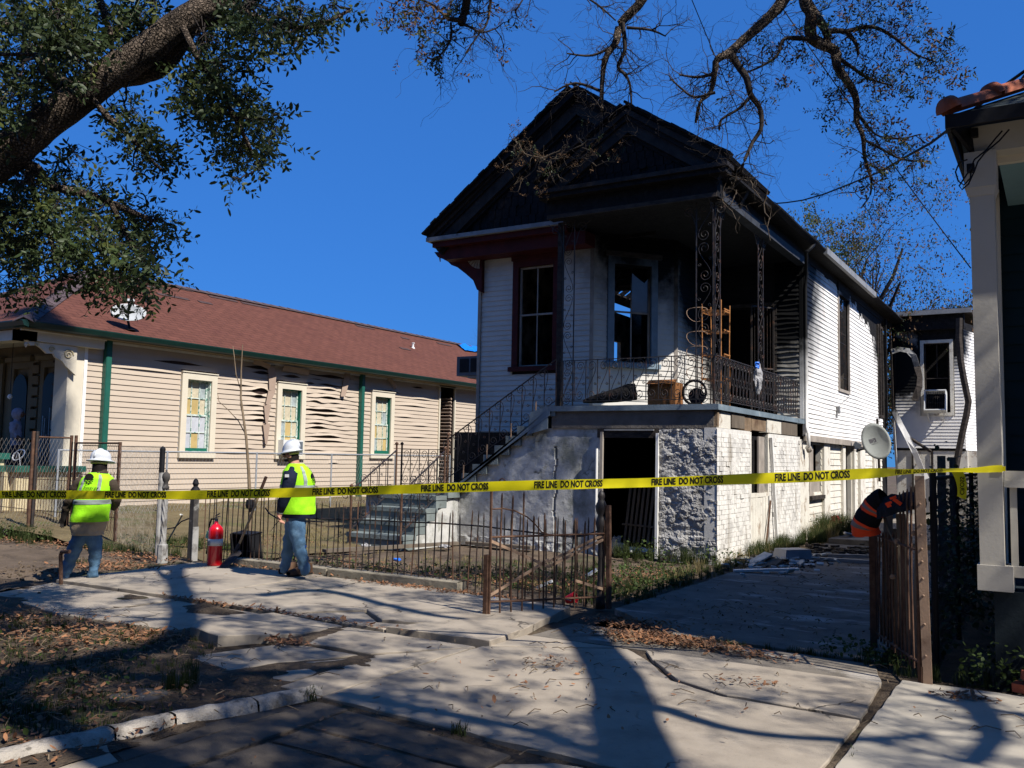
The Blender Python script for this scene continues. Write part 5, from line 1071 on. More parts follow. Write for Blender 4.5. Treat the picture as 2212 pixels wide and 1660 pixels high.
# satellite dish on the roof
def dish(name, label, foot, cen, nrm, upv, R1, R2, mt, text=True, arm=True, boom=1):
    d = thing(name, label, 'satellite dish', tuple(foot)); n = Vector(nrm).normalized(); x = Vector(upv).cross(n).normalized(); y = n.cross(x)
    mb = MB(); rings = []; N = 26; i0 = 0
    for k in range(7):
        t = k/6
        for j in range(N):
            a = 2*pi*j/N; mb.v.append(tuple(Vector(cen)+x*(R1*t*cos(a))+y*(R2*t*sin(a))+n*(.09*t*t)))
    for k in range(6):
        for j in range(N): mb.f.append((k*N+j, k*N+(j+1) % N, (k+1)*N+(j+1) % N, (k+1)*N+j)); mb.mi.append(0)
    o0 = len(mb.v)
    for j in range(N): a = 2*pi*j/N; mb.v.append(tuple(Vector(cen)+x*(R1*.985*cos(a))+y*(R2*.985*sin(a))+n*(.075)))
    for j in range(N): mb.f.append((6*N+j, 6*N+(j+1) % N, o0+(j+1) % N, o0+j)); mb.mi.append(0)
    rf = mb.obj('reflector', mt, d, smooth=True)
    mb = MB(); mb.tube([Vector(foot), Vector(cen)-n*.12-Vector((0, 0, .05)), Vector(cen)-n*.03], .022, 8); mb.obj('mast', m_black, d)
    mb = MB(); mb.lathe([(0, 0), (.10, 0), (.10, .01), (0, .01)], foot, 12); mb.obj('foot_plate', m_black, d)
    if arm:
        b0 = Vector(cen)-y*R2*.85; tip = Vector(cen)-y*R2*.15+n*.42
        mb = MB(); mb.bar(b0, tip, .03, .05); mb.obj('feed_arm', m_black, d)
        mb = MB(); mb.box(tip+y*.03, (R1*.62, .06, .05), Matrix((x, n, y)).transposed()); mb.obj('feed_horn', m_dish, d)
    if text:
        def Mf(u, v, ww, ox, oy): return lambda a, b, c: tuple(Vector(cen)+x*(a+ox)+y*(b+oy)+n*(.004+c+.09*(((a+ox)/R1)**2+((b+oy)/R2)**2)))
        mb = MB()
        fn = Mf(0, 0, 0, -.07, .05)
        def P2(a, b): return fn(a, b, 0)
        mb.v += [P2(-.08, -.05), P2(-.02, -.05), P2(.03, -.01), P2(.03, .01), P2(-.02, .055), P2(-.08, .055)]; mb.f.append((0, 1, 2, 3, 4, 5)); mb.mi.append(0)
        mb.v += [P2(.0, -.05), P2(.08, -.05), P2(.08, .055), P2(.0, .055), P2(.05, .01), P2(.05, -.01)]; mb.f += [(6, 7, 11), (7, 8, 10, 11), (8, 9, 10)]; mb.mi += [0, 0, 0]
        mb.obj('logo', m_logo, rf)
        text_obj('DIRECTV', .038, m_logo, 'lettering', Mf(0, 0, 0, -.05, -.035), rf, 0)
    return d
dz_ = ptroof(281, 714)
dish('satellite_dish', 'oval grey satellite dish with feed arm on the red brown roof', dz_, dz_+Vector((.0, -.05, .27)), (.62, -.45, .42), (0, 0, 1), .30, .19, m_dish)
# air conditioner hanging off the burnt house side
# curled strips of siding
for pts, w_ in (([(585, 792), (589, 815), (588, 844), (578, 874), (576, 915), (575, 960)], .16), ([(751, 807), (747, 830), (741, 857)], .14), ([(838, 817), (848, 826), (856, 838)], .10), ([(548, 782), (566, 786), (584, 794)], .10), ([(612, 796), (640, 800), (668, 806)], .12)):
    P = [OX(u, v, XL+.09) for u, v in pts]; mb = MB()
    for k, (a, b) in enumerate(zip(P, P[1:])):
        vert = abs((b-a).z) > abs((b-a).y); s = Vector((.05, w_, 0)) if vert else Vector((.04, 0, w_)); s2 = Vector((.05*cos(k), w_*(1-.12*k), 0)) if vert else s
        mb.quad(a-s/2, b-s2/2, b+s2/2, a+s/2); mb.quad(a+s/2-X_*.004, b+s2/2-X_*.004, b-s2/2-X_*.004, a-s/2-X_*.004)
    mb.obj('peeled_siding_strip', m_tandk, nh, smooth=True)
# the tan house and its fittings are scaled 1.3 times about the camera eye, image unchanged, standing back beyond the side yard
EYE_SCALE = Matrix.Translation((0, 0, -.465)) @ Matrix.Scale(1.3, 4)
for o in [o for o in COL.objects if o.parent is None and o.type in ('EMPTY', 'MESH') and o.name.split('.')[0] in ('tan_house', 'tarpaulin', 'pendant_lamp', 'chair_back', 'satellite_dish', 'air_conditioner')]:
    o.matrix_basis = EYE_SCALE @ o.matrix_basis
ac = thing('air_conditioner', 'dusty dark grey air conditioner jutting from the left wall of the burnt house', 'air conditioner', (-10.25, 15.5, 3.2))
mb = MB(); mb.bb(-10.68, -9.97, 15.28, 15.95, 3.20, 3.60); mb.obj('casing', m_acgrey, ac)
mb = MB(); mb.bb(-10.60, -10.38, 15.268, 15.28, 3.27, 3.55); mb.bb(-10.33, -10.11, 15.268, 15.28, 3.27, 3.55); mb.obj('grille', m_black, ac)
mb = MB(); mb.bar((-10.35, 15.5, 3.2), (-9.98, 15.5, 2.85), .03, .03); mb.bb(-10.42, -9.97, 15.3, 15.8, 3.15, 3.195); mb.obj('bracket', m_trimgrey, ac)
# bare sapling in front of the tan wall
def crooked(a, b, n, amp, rng):
    a, b = Vector(a), Vector(b); out = [a]
    for k in range(1, n): out.append(a+(b-a)*(k/n)+Vector((rng.gauss(0, amp), rng.gauss(0, amp), rng.gauss(0, amp*.5))))
    return out+[b]
sp = thing('sapling', 'thin leafless sapling standing before the tan wall', 'sapling', tuple(OY(540, 1180, 10.4))); rg = random.Random(5)
T = [OY(u, v, 10.4) for u, v in ((538, 1165), (541, 1110), (537, 1020), (532, 950), (520, 860), (521, 800), (524, 745))]
mb = MB(); mb.tube(T, [.038, .034, .026, .022, .017, .012, .006], 7); mb.obj('trunk', m_twiglt, sp)
for pts, r in (([(531, 940), (515, 910), (492, 885), (473, 868), (470, 850)], .010), ([(522, 850), (510, 810), (506, 770), (503, 748)], .009), ([(530, 930), (524, 900), (518, 870)], .006), ([(541, 1100), (560, 1060), (575, 1030)], .012)):
    mb = MB(); mb.tube([OY(u, v, 10.4+rg.uniform(-.05, .05)) for u, v in pts], [r*(1-.15*i) for i in range(len(pts))], 5); mb.obj('branch', m_twiglt, sp)
mb = MB(); mb.lathe([(0, -.08), (.07, -.06), (.08, 0), (.07, .07), (0, .08)], OY(541, 1090, 10.38), 10); mb.obj('tree_tie', m_black, sp)
# ============================================================ porch steps
st = thing('concrete_steps', 'grey painted concrete steps with a landing turning up to the burnt porch', 'steps', (-10.1, 12.1, 0))
SXL, SXR, SY0 = -10.72, -9.46, 12.12
for k in range(4):
    y0 = SY0+k*.30; z1 = .215*(k+1)-.02; mb = MB(); mb.bb(SXL, SXR, y0-.02, y0+.34, z1-.075, z1); mb.bb(SXL+.01, SXR-.012, y0, y0+.32, -.05 if k == 0 else .215*k-.02, z1-.076); mb.obj('step', m_stair, st)
mb = MB(); mb.prism([(SXR-.3, SY0+.05, -.05), (SXR-.3, SY0+1.5, -.05), (SXR-.3, SY0+1.5, .8), (SXR-.3, SY0+1.2, .7)], X_, .28); mb.obj('side_wall', m_plast, st)
mb = MB(); mb.bb(-11.5, SXR+.03, 13.32, 14.6, .80, .90); mb.obj('landing', m_stair, st)
mb = MB(); mb.bb(-11.4, SXR-.03, 13.4, 14.5, -.05, .80); mb.obj('landing_base', m_plast, st)
for k in range(9):
    x0 = -9.62+k*.232; z1 = .9+(k+1)*.171; mb = MB(); mb.bb(x0, x0+.30, YF+.0, 14.62, z1-.171, z1); mb.obj('step', m_stair, st)
mb = MB(); mb.prism([(-9.75, YF-.01, .86), (-9.62, YF-.01, .86), (-7.56, YF-.01, 2.40), (-7.56, YF-.01, 2.28)], -Y_, .02); mb.prism([(-7.95, YF-.005, 2.34), (-7.60, YF-.005, 2.44), (-7.60, YF-.005, 2.05), (-8.0, YF-.005, 1.95)], -Y_, .02); mb.obj('stringer_trim', m_slab, st)
for k in (1, 3, 5, 7):
    mb = MB(); mb.tube([(-9.6+k*.25, YF-.0, .95+k*.19), (-9.6+k*.25, YF-.0, 1.2+k*.19)], .012, 5); mb.obj('rail_stub', m_rustlt, st)

# ============================================================ wrought iron rails
def unit_mesh(h, w, name, rr=.34, th=.0058):
    """one bay of scrollwork between two balusters, in the s-z plane"""
    mb = MB(); R = w*rr
    c1 = (w*.52, h-R-.015); c2 = (w*.46, R+.015)
    p = [(c1[0]+a, c1[1]+b) for a, b in scroll_pts(R, 1.5, 24, 0, 1, .22)]
    mb.tube([(a, 0, b) for a, b in p], th, 4)
    p = [(c2[0]+a, c2[1]+b) for a, b in scroll_pts(R, 1.5, 24, pi, 1, .22)]
    mb.tube([(a, 0, b) for a, b in p], th, 4)
    a0 = (c1[0]+R, c1[1]); a1 = (c2[0]-R, c2[1])
    cur = []
    for k in range(13):
        t = k/12; b_ = [(1-t)**3, 3*t*(1-t)**2, 3*t*t*(1-t), t**3]; P = [a0, (a0[0], a0[1]-h*.22), (a1[0], a1[1]+h*.22), a1]
        cur.append((sum(q*w_[0] for q, w_ in zip(b_, P)), 0, sum(q*w_[1] for q, w_ in zip(b_, P))))
    mb.tube(cur, th, 4)
    for cx, cz_, s_ in ((w*.80, h*.42, 0), (w*.17, h*.56, pi)):
        mb.tube([(cx+a, 0, cz_+b) for a, b in scroll_pts(w*.11, 1.3, 12, s_, -1, .3)], th*.8, 4)
    return mb.mesh(name, m_iron)
def rail(T, A, B, h, n, mesh_u, zb=.08, post=(True, True)):
    """rail from foot A to foot B (may slope): top and bottom bars, n bays"""
    A = Vector(A); B = Vector(B); d = B-A; L_ = math.hypot(d.x, d.y); ux = Vector((d.x, d.y, 0))/L_; sl = d.z/L_
    up = Z_
    mb = MB(); mb.bar(A+up*h, B+up*h, .03, .014); mb.obj('top_rail', m_iron, T)
    mb = MB(); mb.bar(A+up*zb, B+up*zb, .022, .012); mb.obj('bottom_rail', m_iron, T)
    yv = Vector((-ux.y, ux.x, 0)); w_ = L_/n; base = Vector((A.x, A.y, A.z))
    for k in range(n+1):
        p = A+d*(k/n); mb = MB(); mb.bar(p+up*(0 if k in (0, n) else zb), p+up*h, .013, .013, up=(0, 1, 0) if True else None); mb.obj('baluster', m_iron, T)
    for k in range(n):
        p = A+d*(k/n)+up*zb; M = Matrix(((ux.x*w_, yv.x, 0, p.x), (ux.y*w_, yv.y, 0, p.y), (sl*w_, 0, (h-zb), p.z), (0, 0, 0, 1)))
        link('scroll', mesh_u, T, M=M)
U1 = unit_mesh(1, 1, 'scroll'); 
# unit scaled from 1x1: make it with real proportions instead
def um(h, w): 
    mb = MB(); me = unit_mesh(h, w, 'scroll'); co = np.empty(len(me.vertices)*3, np.float32); me.vertices.foreach_get('co', co); co = co.reshape(-1, 3); co[:, 0] /= w; co[:, 2] /= h; me.vertices.foreach_set('co', co.ravel()); me.update(); return me
UA = um(.60, .225); UB = um(.62, .17)
pr = thing('porch_railing', 'black scrolled iron railing along the front and side of the burnt porch', 'railing', (-7.4, 13.72, 2.44))
rail(pr, (-7.36, 13.74, 2.445), (-4.72, 13.74, 2.445), .78, 12, UA)
rail(pr, (-4.68, 13.78, 2.445), (-4.68, 19.05, 2.445), .78, 28, UB)
sr = thing('stair_railing', 'rusty scrolled iron handrails climbing the concrete steps', 'railing', (-10, 12.1, .2))
rail(sr, (-9.76, 13.74, 1.06), (-7.5, 13.74, 2.46), .80, 10, UA)
rail(sr, (-10.63, 12.12, .17), (-10.63, 13.32, .88), .76, 5, UA)
rail(sr, (-9.52, 12.12, .17), (-9.52, 13.32, .88), .76, 5, UA)
rail(sr, (-11.42, 14.48, .9), (-10.3, 14.48, .9), .77, 5, UA)
for x, y, z0, z1 in ((-10.63, 12.1, 0, 1.0), (-9.52, 12.1, 0, 1.0), (-10.63, 13.32, .88, 1.76), (-9.52, 13.32, .88, 1.68), (-9.76, 13.74, .9, 1.95), (-11.42, 14.48, .9, 1.78)):
    mb = MB(); mb.tube([(x, y, z0), (x, y, z1)], .019, 7); mb.lathe([(0, -.03), (.03, -.015), (.035, .01), (0, .04)], (x, y, z1), 8); mb.obj('post', m_rust, sr)
# iron trellis posts of the porch
def trellis(T, A, B, z0, z1, name='trellis_panel', mt=None):
    A = Vector(A); B = Vector(B); d = B-A; L_ = d.length; u = d.normalized(); mt = mt or m_iron
    for P in (A, B):
        mb = MB(); mb.bar((P.x, P.y, z0), (P.x, P.y, z1), .017, .017, up=(0, 1, 0)); mb.obj('upright', mt, T)
    n = max(3, int((z1-z0)/(.62 if L_ > .2 else .55))); hh = (z1-z0)/n
    me = um(hh, L_)
    yv = Vector((-u.y, u.x, 0))
    for k in range(n):
        z = z0+k*hh; M = Matrix(((u.x*L_, yv.x, 0, A.x), (u.y*L_, yv.y, 0, A.y), (0, 0, hh, z), (0, 0, 0, 1)))
        if k % 2: M = M @ Matrix(((-1, 0, 0, 1), (0, 1, 0, 0), (0, 0, 1, 0), (0, 0, 0, 1)))
        link('scroll', me, T, M=M)
fz2 = fz
for lab, segs in (('iron scrollwork porch post at the head of the steps', [((-7.42, 13.8), (-7.20, 13.8))]),
                  ('double scrollwork iron post at the porch corner', [((-4.98, 13.78), (-4.70, 13.78)), ((-4.68, 13.80), (-4.68, 14.06))]),
                  ('slender scrollwork iron post halfway along the porch side', [((-4.68, 16.20), (-4.68, 16.52))])):
    T = thing('porch_post', lab, 'post', (segs[0][0][0], segs[0][0][1], 2.45), 'iron scrollwork posts of the porch')
    for a, b in segs: trellis(T, a, b, 2.45, fz2+.02)
    for a, b in segs:    # head brackets
        m_ = Vector(((a[0]+b[0])/2, (a[1]+b[1])/2, fz2)); ux = (Vector((*b, 0))-Vector((*a, 0))).normalized()
        for s_ in (-1, 1):
            mb = MB(); c = m_+ux*s_*.26-Z_*.14; mb.tube([c+ux*s_*-x+Z_*z for x, z in scroll_pts(.10, 1.4, 18, 0, 1, .25)], .007, 4); mb.tube([m_+ux*s_*.12-Z_*.45, m_+ux*s_*.20-Z_*.2, m_+ux*s_*.42-Z_*.02], .007, 4); mb.obj('head_scroll', m_iron, T)
mb = MB(); pp = OY(1213, 560, 13.9); mb.bar((-7.5, 13.86, 2.45), (-7.5, 13.86, fz), .09, .09, up=(0, 1, 0)); mb.obj('porch_column', m_charlt, house)

# ============================================================ picket fence of iron rods
FY = 8.82
ft = thing('fence_footing', 'low crumbling concrete footing under the iron picket fence', 'footing', (-9, FY, 0)); 
for a, b in ((-9.75, -8.05), (-8.02, -6.02)):
    mb = MB(); mb.grid(lambda s, t: (lambda p: (a+(b-a)*s, FY-.1+p[0]+.004*fbm((s*20, t*5, a)), p[1]+.006*fbm((s*16, t*7, 3+a))))([(0, -.06), (0.005, .085), (.02, .10), (.18, .10), (.2, -.06)][min(4, int(t*4+.001))]), 40, 4); mb.bb(a, b, FY-.095, FY+.09, -.06, .09); mb.obj('footing_block', m_curb, ft)
fn = thing('iron_fence', 'rusty iron picket fence between the twisted post and the turned gate post', 'fence', (-7.3, FY, 0))
rg = random.Random(9)
x = -10.45; k = 0
def rz_(x): # swagged rail height
    t = min(1, max(0, (x+9.9)/5.6)); return .70+.06*sin(x*1.3)
while x < -4.3:
    near = x > -7.2
    h = (.98 if x < -8.9 else .93 if not near else .90)+rg.uniform(-.03, .03)
    lean = Vector((rg.uniform(-.015, .045), rg.uniform(-.03, .03), 0)); r = .0085 if x > -8 else .0075
    mb = MB(); z0 = .08 if -9.75 < x < -6.0 else -.03
    mb.tube([(x, FY, z0), (x+lean.x*.5, FY+lean.y*.6, h*.5), (x+lean.x, FY+lean.y, h-.05), (x+lean.x, FY+lean.y, h)], [r, r, r, r*.3], 5); mb.obj('picket', m_iron if rg.random() < .85 else m_rust, fn); x += .100*rg.uniform(.85, 1.12) if x > -8.6 else .082*rg.uniform(.85, 1.12)
mb = MB(); mb.tube([OY(u, v, FY+.012) for u, v in ((640, 1118), (700, 1121), (800, 1124), (860, 1127), (960, 1131), (1040, 1137), (1080, 1142), (1160, 1152), (1230, 1160), (1262, 1158), (1290, 1148), (1310, 1140), (1340, 1137))[:11]], .010, 5); mb.obj('upper_rail', m_iron, fn)
mb = MB(); mb.tube([OY(u, v, FY-.02) for u, v in ((360, 1143), (378, 1140), (392, 1127), (410, 1120), (425, 1118))], .010, 5); mb.obj('curved_rail', m_iron, fn)
mb = MB(); mb.tube([OY(u, v, FY-.02) for u, v in ((573, 1098), (582, 1110), (598, 1120), (640, 1124), (700, 1128))], .010, 5); mb.obj('curved_rail', m_iron, fn)
mb = MB(); mb.tube([OY(u, v, FY+.02) for u, v in ((370, 1180), (520, 1190), (700, 1205), (900, 1240), (1050, 1262), (1280, 1290))], .006, 4); mb.obj('lower_rail', m_iron, fn)
def turned(T, x, y, prof, mt, name='post'):
    mb = MB(); mb.lathe(prof, (x, y, 0), 14); return mb.obj(name, mt, T, smooth=False)
pB = G(350, 1212)
tp = thing('twisted_post', 'white and grey twisted iron post with a ball finial at the left fence end', 'post', (pB.x, pB.y, 0))
mb = MB(); mb.lathe([(.075, -.03), (.07, .22), (.05, .24), (.045, .27)], (pB.x, pB.y, 0), 8); mb.obj('pedestal', m_post, tp)
mb = MB()
mb.grid(lambda s, t: Vector((pB.x+(.038+.007*cos(6*2*pi*s+t*30))*cos(2*pi*s), pB.y+(.038+.007*cos(6*2*pi*s+t*30))*sin(2*pi*s), .25+.75*t)), 28, 60); mb.obj('twisted_shaft', m_post, tp, smooth=True)
mb = MB(); mb.lathe([(.045, 1.0), (.05, 1.03), (.035, 1.06), (.03, 1.1), (.045, 1.13), (.055, 1.17), (.05, 1.21), (.03, 1.235), (.012, 1.25), (.015, 1.27), (0, 1.29)], (pB.x, pB.y, 0), 14); mb.obj('finial', m_postdk, tp, smooth=True)
pt = OY(352, 962, pB.y+.25)
lp = thing('line_post', 'tall square chain link end post with a dark pointed cap', 'post', (pt.x, pt.y, 0)); mb = MB(); mb.tube([(pt.x, pt.y, -.05), (pt.x, pt.y, pt.z-.05)], .038, 8); mb.obj('shaft', m_post, lp); mb = MB(); mb.lathe([(.042, 0), (.042, .03), (.0, .07)], (pt.x, pt.y, pt.z-.08), 8); mb.lathe([(.0395, -.32), (.0395, 0)], (pt.x, pt.y, pt.z-.08), 8); mb.obj('cap', m_black, lp)
pC = G(414, 1212)
cp = thing('fence_post', 'dark square fence post with turned finial beside the extinguisher', 'post', (pC.x, pC.y, 0))
mb = MB(); mb.prism([(pC.x-.05, pC.y-.045, -.03), (pC.x+.05, pC.y-.045, -.03), (pC.x+.045, pC.y-.045, .95), (pC.x+.06, pC.y-.045, .97), (pC.x-.035, pC.y-.045, .97)], Y_, .09); mb.obj('shaft', m_postdk, cp)
mb = MB(); mb.lathe([(.06, .95), (.07, .99), (.05, 1.03), (.03, 1.05), (.045, 1.09), (.03, 1.14), (0, 1.17)], (pC.x+.01, pC.y, 0), 12); mb.obj('finial', m_black, cp)
mb = MB(); mb.bb(pC.x+.045, pC.x+.06, pC.y-.05, pC.y+.05, 0, .48); mb.obj('cover_strip', m_post, cp)
# gate leaf opened outwards on the left, ornate post
gp0 = Vector((-4.20, 8.80, 0)); gl0 = G(1055, 1335)
gp_ = thing('gate_post', 'turned black cast iron gate post beside a rusty square tube', 'post', tuple(gp0))
mb = MB(); mb.lathe([(.055, -.03), (.05, .08), (.035, .12), (.042, .2), (.03, .28), (.028, .5), (.038, .54), (.028, .6), (.036, .68), (.055, .72), (.04, .76), (.05, .82), (.062, .87), (.045, .92), (.035, .95), (.058, 1.0), (.062, 1.05), (.04, 1.10), (.03, 1.12), (.04, 1.15), (.03, 1.19), (0, 1.22)], (gp0.x-.03, gp0.y, 0), 14); mb.obj('turned_shaft', m_iron, gp_, smooth=True)
mb = MB(); mb.bar(gp0+Vector((.07, 0, -.02)), gp0+Vector((.055, 0, 1.06)), .045, .05, up=(0, 1, 0)); mb.obj('square_tube', m_rust, gp_)
def gate(T, A, B, n, heights, rails, diag=(), stile=.02):
    A = Vector(A); B = Vector(B); d = B-A
    for k in range(n+1):
        t = k/n; p = A+d*t; z0, z1 = heights(t); mb = MB(); r = .0095
        q = Vector((rnd.uniform(-.012, .012), rnd.uniform(-.012, .012), 0))
        mb.tube([p+Z_*z0, p+q+Z_*(z0+z1)/2, p+Z_*(z1-.03), p+Z_*z1], [r, r, r, r*.4], 6); mb.obj('rod', m_rust, T)
    for pts, r in rails:
        mb = MB(); mb.tube([A+d*t+Z_*z for t, z in pts], r, 6); mb.obj('rail', m_rust, T)
    for (t0, z0), (t1, z1) in diag:
        mb = MB(); nn = Vector((-d.y, d.x, 0)).normalized(); mb.bar(A+d*t0+Z_*z0+nn*.012, A+d*t1+Z_*z1+nn*.012, .008, .028); mb.obj('brace', m_rustlt, T)
ga = thing('iron_gate', 'rusty iron gate leaf with crossed braces standing open over the sidewalk', 'gate', tuple(gl0))
gA0 = Vector((gl0.x, gl0.y, 0)); gB0 = Vector((gp0.x+.02, gp0.y-.02, 0))
def gh(t): # arched top: tall on the left falling to the right
    top = 1.19 if t < .36 else (.98 if t < .5 else .92)
    if t < .02: top = .62
    return (.02, top-.02*sin(t*40))
gate(ga, gA0, gB0, 11, gh, [([(0, .15), (1.03, .10)], .011), ([(0, .77), (1.05, .76)], .011), ([(0, 1.04), (.1, 1.045), (.2, 1.02), (.3, .96), (.36, .90), (.43, .80), (.5, .77)], .008)], [((0, .20), (.5, .52)), ((.0, .74), (.5, .45)), ((1.0, .70), (.5, .45)), ((1, .18), (.72, .30)), ((.5, .5), (.98, .74))])
mb = MB(); mb.bar(gA0+Vector((-.03, 0, -.02)), gA0+Vector((-.03, 0, .60)), .045, .05, up=(0, 1, 0)); mb.obj('stop_post', m_rust, ga)
mb = MB(); mb.bar(gA0+Vector((.005, -.0, -.04)), gA0+Vector((.005, 0, 1.25)), .02, .02, up=(0, 1, 0)); mb.obj('stile', m_rust, ga)
mb = MB(); p = OY(1085, 1042, gl0.y+.2); mb.tube([p+Vector((.035*cos(t), .0, .035*sin(t))) for t in np.linspace(0, 2*pi, 14)], .007, 5); mb.obj('ring', m_rust, ga)
# right gate leaf, seen almost edge on, leaning on the neighbour's post
rA = G(2000, 1478); rA = Vector((-.90, 7.16, 0)); rB = Vector((-1.42, 8.35, 0))
gb = thing('iron_gate', 'weathered gate of thin iron rods and a broad riveted flat bar beside the driveway', 'gate', tuple(rA))
def gh2(t): return (.06+.02*t, 1.42-.22*t if t < .45 else (1.08-.12*t if t < .8 else .98))
gate(gb, rA, rB, 13, gh2, [([(0, .13), (1, .12)], .011), ([(0, .93), (.5, .94), (1.03, .95)], .011)], [])
mb = MB(); mb.bar(rA+Vector((.035, -.02, -.0)), rA+Vector((.005, -.02, 1.47)), .062, .012, up=(0, -1, 0)); o = mb.obj('flat_bar', m_rustlt, gb); 
for z in (.2, .42, .62, .74, .86, .95, 1.05, 1.12, 1.27):
    mb = MB(); mb.lathe([(0, 0), (.009, .0), (.007, .006), (0, .008)], rA+Vector((.03-.02*z, -.026, z)), 8, Matrix.Rotation(pi/2, 3, 'X')); mb.obj('rivet', m_rustlt, gb)
mb = MB(); mb.bar(rB+Vector((.0, -.05, -.02)), rB+Vector((0, -.05, .97)), .05, .05, up=(0, 1, 0)); mb.obj('end_post', m_rust, gb)
mb = MB(); mb.bar(rA+Vector((-.02, 0, -.28+.28)), rA+Vector((-.02, .0, 1.3)), .02, .02, up=(0, 1, 0)); mb.bar(rA+Vector((0, -.02, -.03)), rA+Vector((0, -.02, .12)), .012, .012, up=(0, 1, 0)); mb.obj('stile', m_rust, gb)
for k in range(5):
    t = .25+k*.17; p = rA+(rB-rA)*t; mb = MB(); mb.bar(p+Vector((.05, .05, .1)), p+Vector((.06+rnd.uniform(-.05, .05), .05, 1.1+rnd.uniform(-.1, .1))), .07, .02, up=(0, 1, 0)); mb.obj('board', m_plankg, gb)
for z, t in ((1.05, .1), (.95, .45), (.66, .55)):
    p = rA+(rB-rA)*t; mb = MB(); mb.lathe([(0, -.03), (.022, -.025), (.022, .025), (0, .03)], p+Z_*z, 8, Matrix.Rotation(pi/2, 3, 'X')); mb.obj('hinge', m_rustlt, gb)
mb = MB(); mb.tube([rA+(rB-rA)*.95+Z_*1.30, rA+(rB-rA)*.8+Z_*1.18, rA+(rB-rA)*.62+Z_*1.02, rA+(rB-rA)*.45+Z_*.9], [.012, .016, .014, .008], 6); o = mb.obj('dead_branch', m_twiglt); o['label'] = 'dry forked branch caught in the rods of the riveted gate'; o['category'] = 'branch'

# ============================================================ chain link
def chain(name, label, A, B, z0, z1, cell, mt, posts, rail_=True, ptm=None, kinks=0, botrail=False, r=.0018, group=None):
    T = thing(name, label, 'fence', tuple(A), group); A = Vector(A); B = Vector(B); d = B-A; L_ = math.hypot(d.x, d.y); u = Vector((d.x, d.y, 0))/L_; dz = d.z/L_; nn = Vector((-u.y, u.x, 0))
    mb = MB(); n = int(L_/cell); m_ = int((z1-z0)/cell*1.0); hh = (z1-z0)/m_
    for i in range(n):
        pts = []
        for j in range(m_+1):
            s = (i+(.5 if j % 2 else 0)+(.5 if True else 0))*cell+(-.02*cell)
            pts.append(A+u*s+Z_*(z0+j*hh+dz*s)+nn*(.004*(1 if j % 2 else -1)+kinks*.03*fbm((s*1.5, j*.1, 3))))
        mb.tube(pts, r, 3, caps=False)
        pts = [q+u*(0 if j % 2 else 0) for j, q in enumerate(pts)]
        pts2 = []
        for j in range(m_+1):
            s = (i+(.5 if not j % 2 else 1))*cell+(-.02*cell)
            s = (i+.5+(-.5 if j % 2 else 0)+(.0))*cell
            pts2.append(A+u*s+Z_*(z0+j*hh+dz*s)-nn*(.004*(1 if j % 2 else -1)))
        mb.tube(pts2, r, 3, caps=False)
    mb.obj('wire_mesh', mt, T, kind='stuff')
    if rail_: m2 = MB(); m2.tube([A+Z_*z1, B+Z_*z1], .017, 6); m2.obj('top_rail', ptm or mt, T)
    if botrail: m2 = MB(); m2.tube([A+Z_*z0, B+Z_*z0], .014, 6); m2.obj('bottom_rail', ptm or mt, T)
    for t, h, rr, pm in posts:
        p = A+d*t; m2 = MB(); m2.tube([p+Z_*(-.06), p+Z_*h], rr, 7); m2.obj('post', pm, T)
    return T
q1, q2, q3 = G(60, 1158), G(143, 1152), G(248, 1172)
q3 = Vector((q3.x, q3.y, 0)); q2 = Vector((q2.x, q2.y, 0)); q1 = Vector((q1.x, q1.y, 0)); qe = Vector((pt.x, pt.y, 0)); q0 = q1+(q1-q2).normalized()*4.6+Vector((-.6, .5, 0))
chain('chain_link_fence', 'chain link fence from the rusty post behind the worker to the tall capped post', q3, qe, .02, 1.62, .075, m_chain, [(0, 1.68, .03, m_rust)], rail_=False, kinks=1)
chain('chain_link_fence', 'chain link fence in front of the cream porch wall at far left', q0, q1, .02, 1.72, .075, m_chain, [(1, 1.85, .035, m_rust)], rail_=False, kinks=1)
chain('chain_link_gate', 'narrow chain link gate hung between two leaning rusty pipes', q1+Vector((.06, .03, 0)), q2, .12, 1.75, .075, m_chain, [(0, 1.85, .028, m_iron), (1, 1.80, .03, m_rust)], botrail=True, ptm=m_rust)
chain('chain_link_fence', 'sagging chain link panel right of the leaning rusty gate pipe', q2+Vector((.1, 0, 0)), q3, .02, 1.66, .075, m_chain, [(.03, 1.8, .03, m_rust)], rail_=True, ptm=m_rust, kinks=1)
chain('chain_link_fence', 'galvanised chain link fence along the side of the tan house', (-16.9, 10.6, .22), (-15.9, 22.5, .25), 0, 1.30, .09, m_galv, [(k/5, 1.32, .022, m_galv) for k in range(6)], ptm=m_galv, r=.0016)
mb = MB()
gr_ = thing('wire_arch_fence', 'rows of rusty wire pickets before the cream porch wall', 'fence', (-18, 9.9, 0))
x = -19.5
while x < -14.3:
    y = 10.3+(x+17)*-.06; mb = MB(); mb.tube([(x, y, 0), (x+rnd.uniform(-.01, .01), y, 1.0), (x+.02, y, 1.18+rnd.uniform(-.03, .03))], .006, 4); mb.obj('wire_picket', m_rust, gr_); x += .10
for z in (.35, .95):
    mb = MB(); mb.tube([(-19.5, 10.45, z+.02), (-17.4, 10.33, z), (-14.3, 10.14, z)], .009, 4); mb.obj('wire_rail', m_rust, gr_)
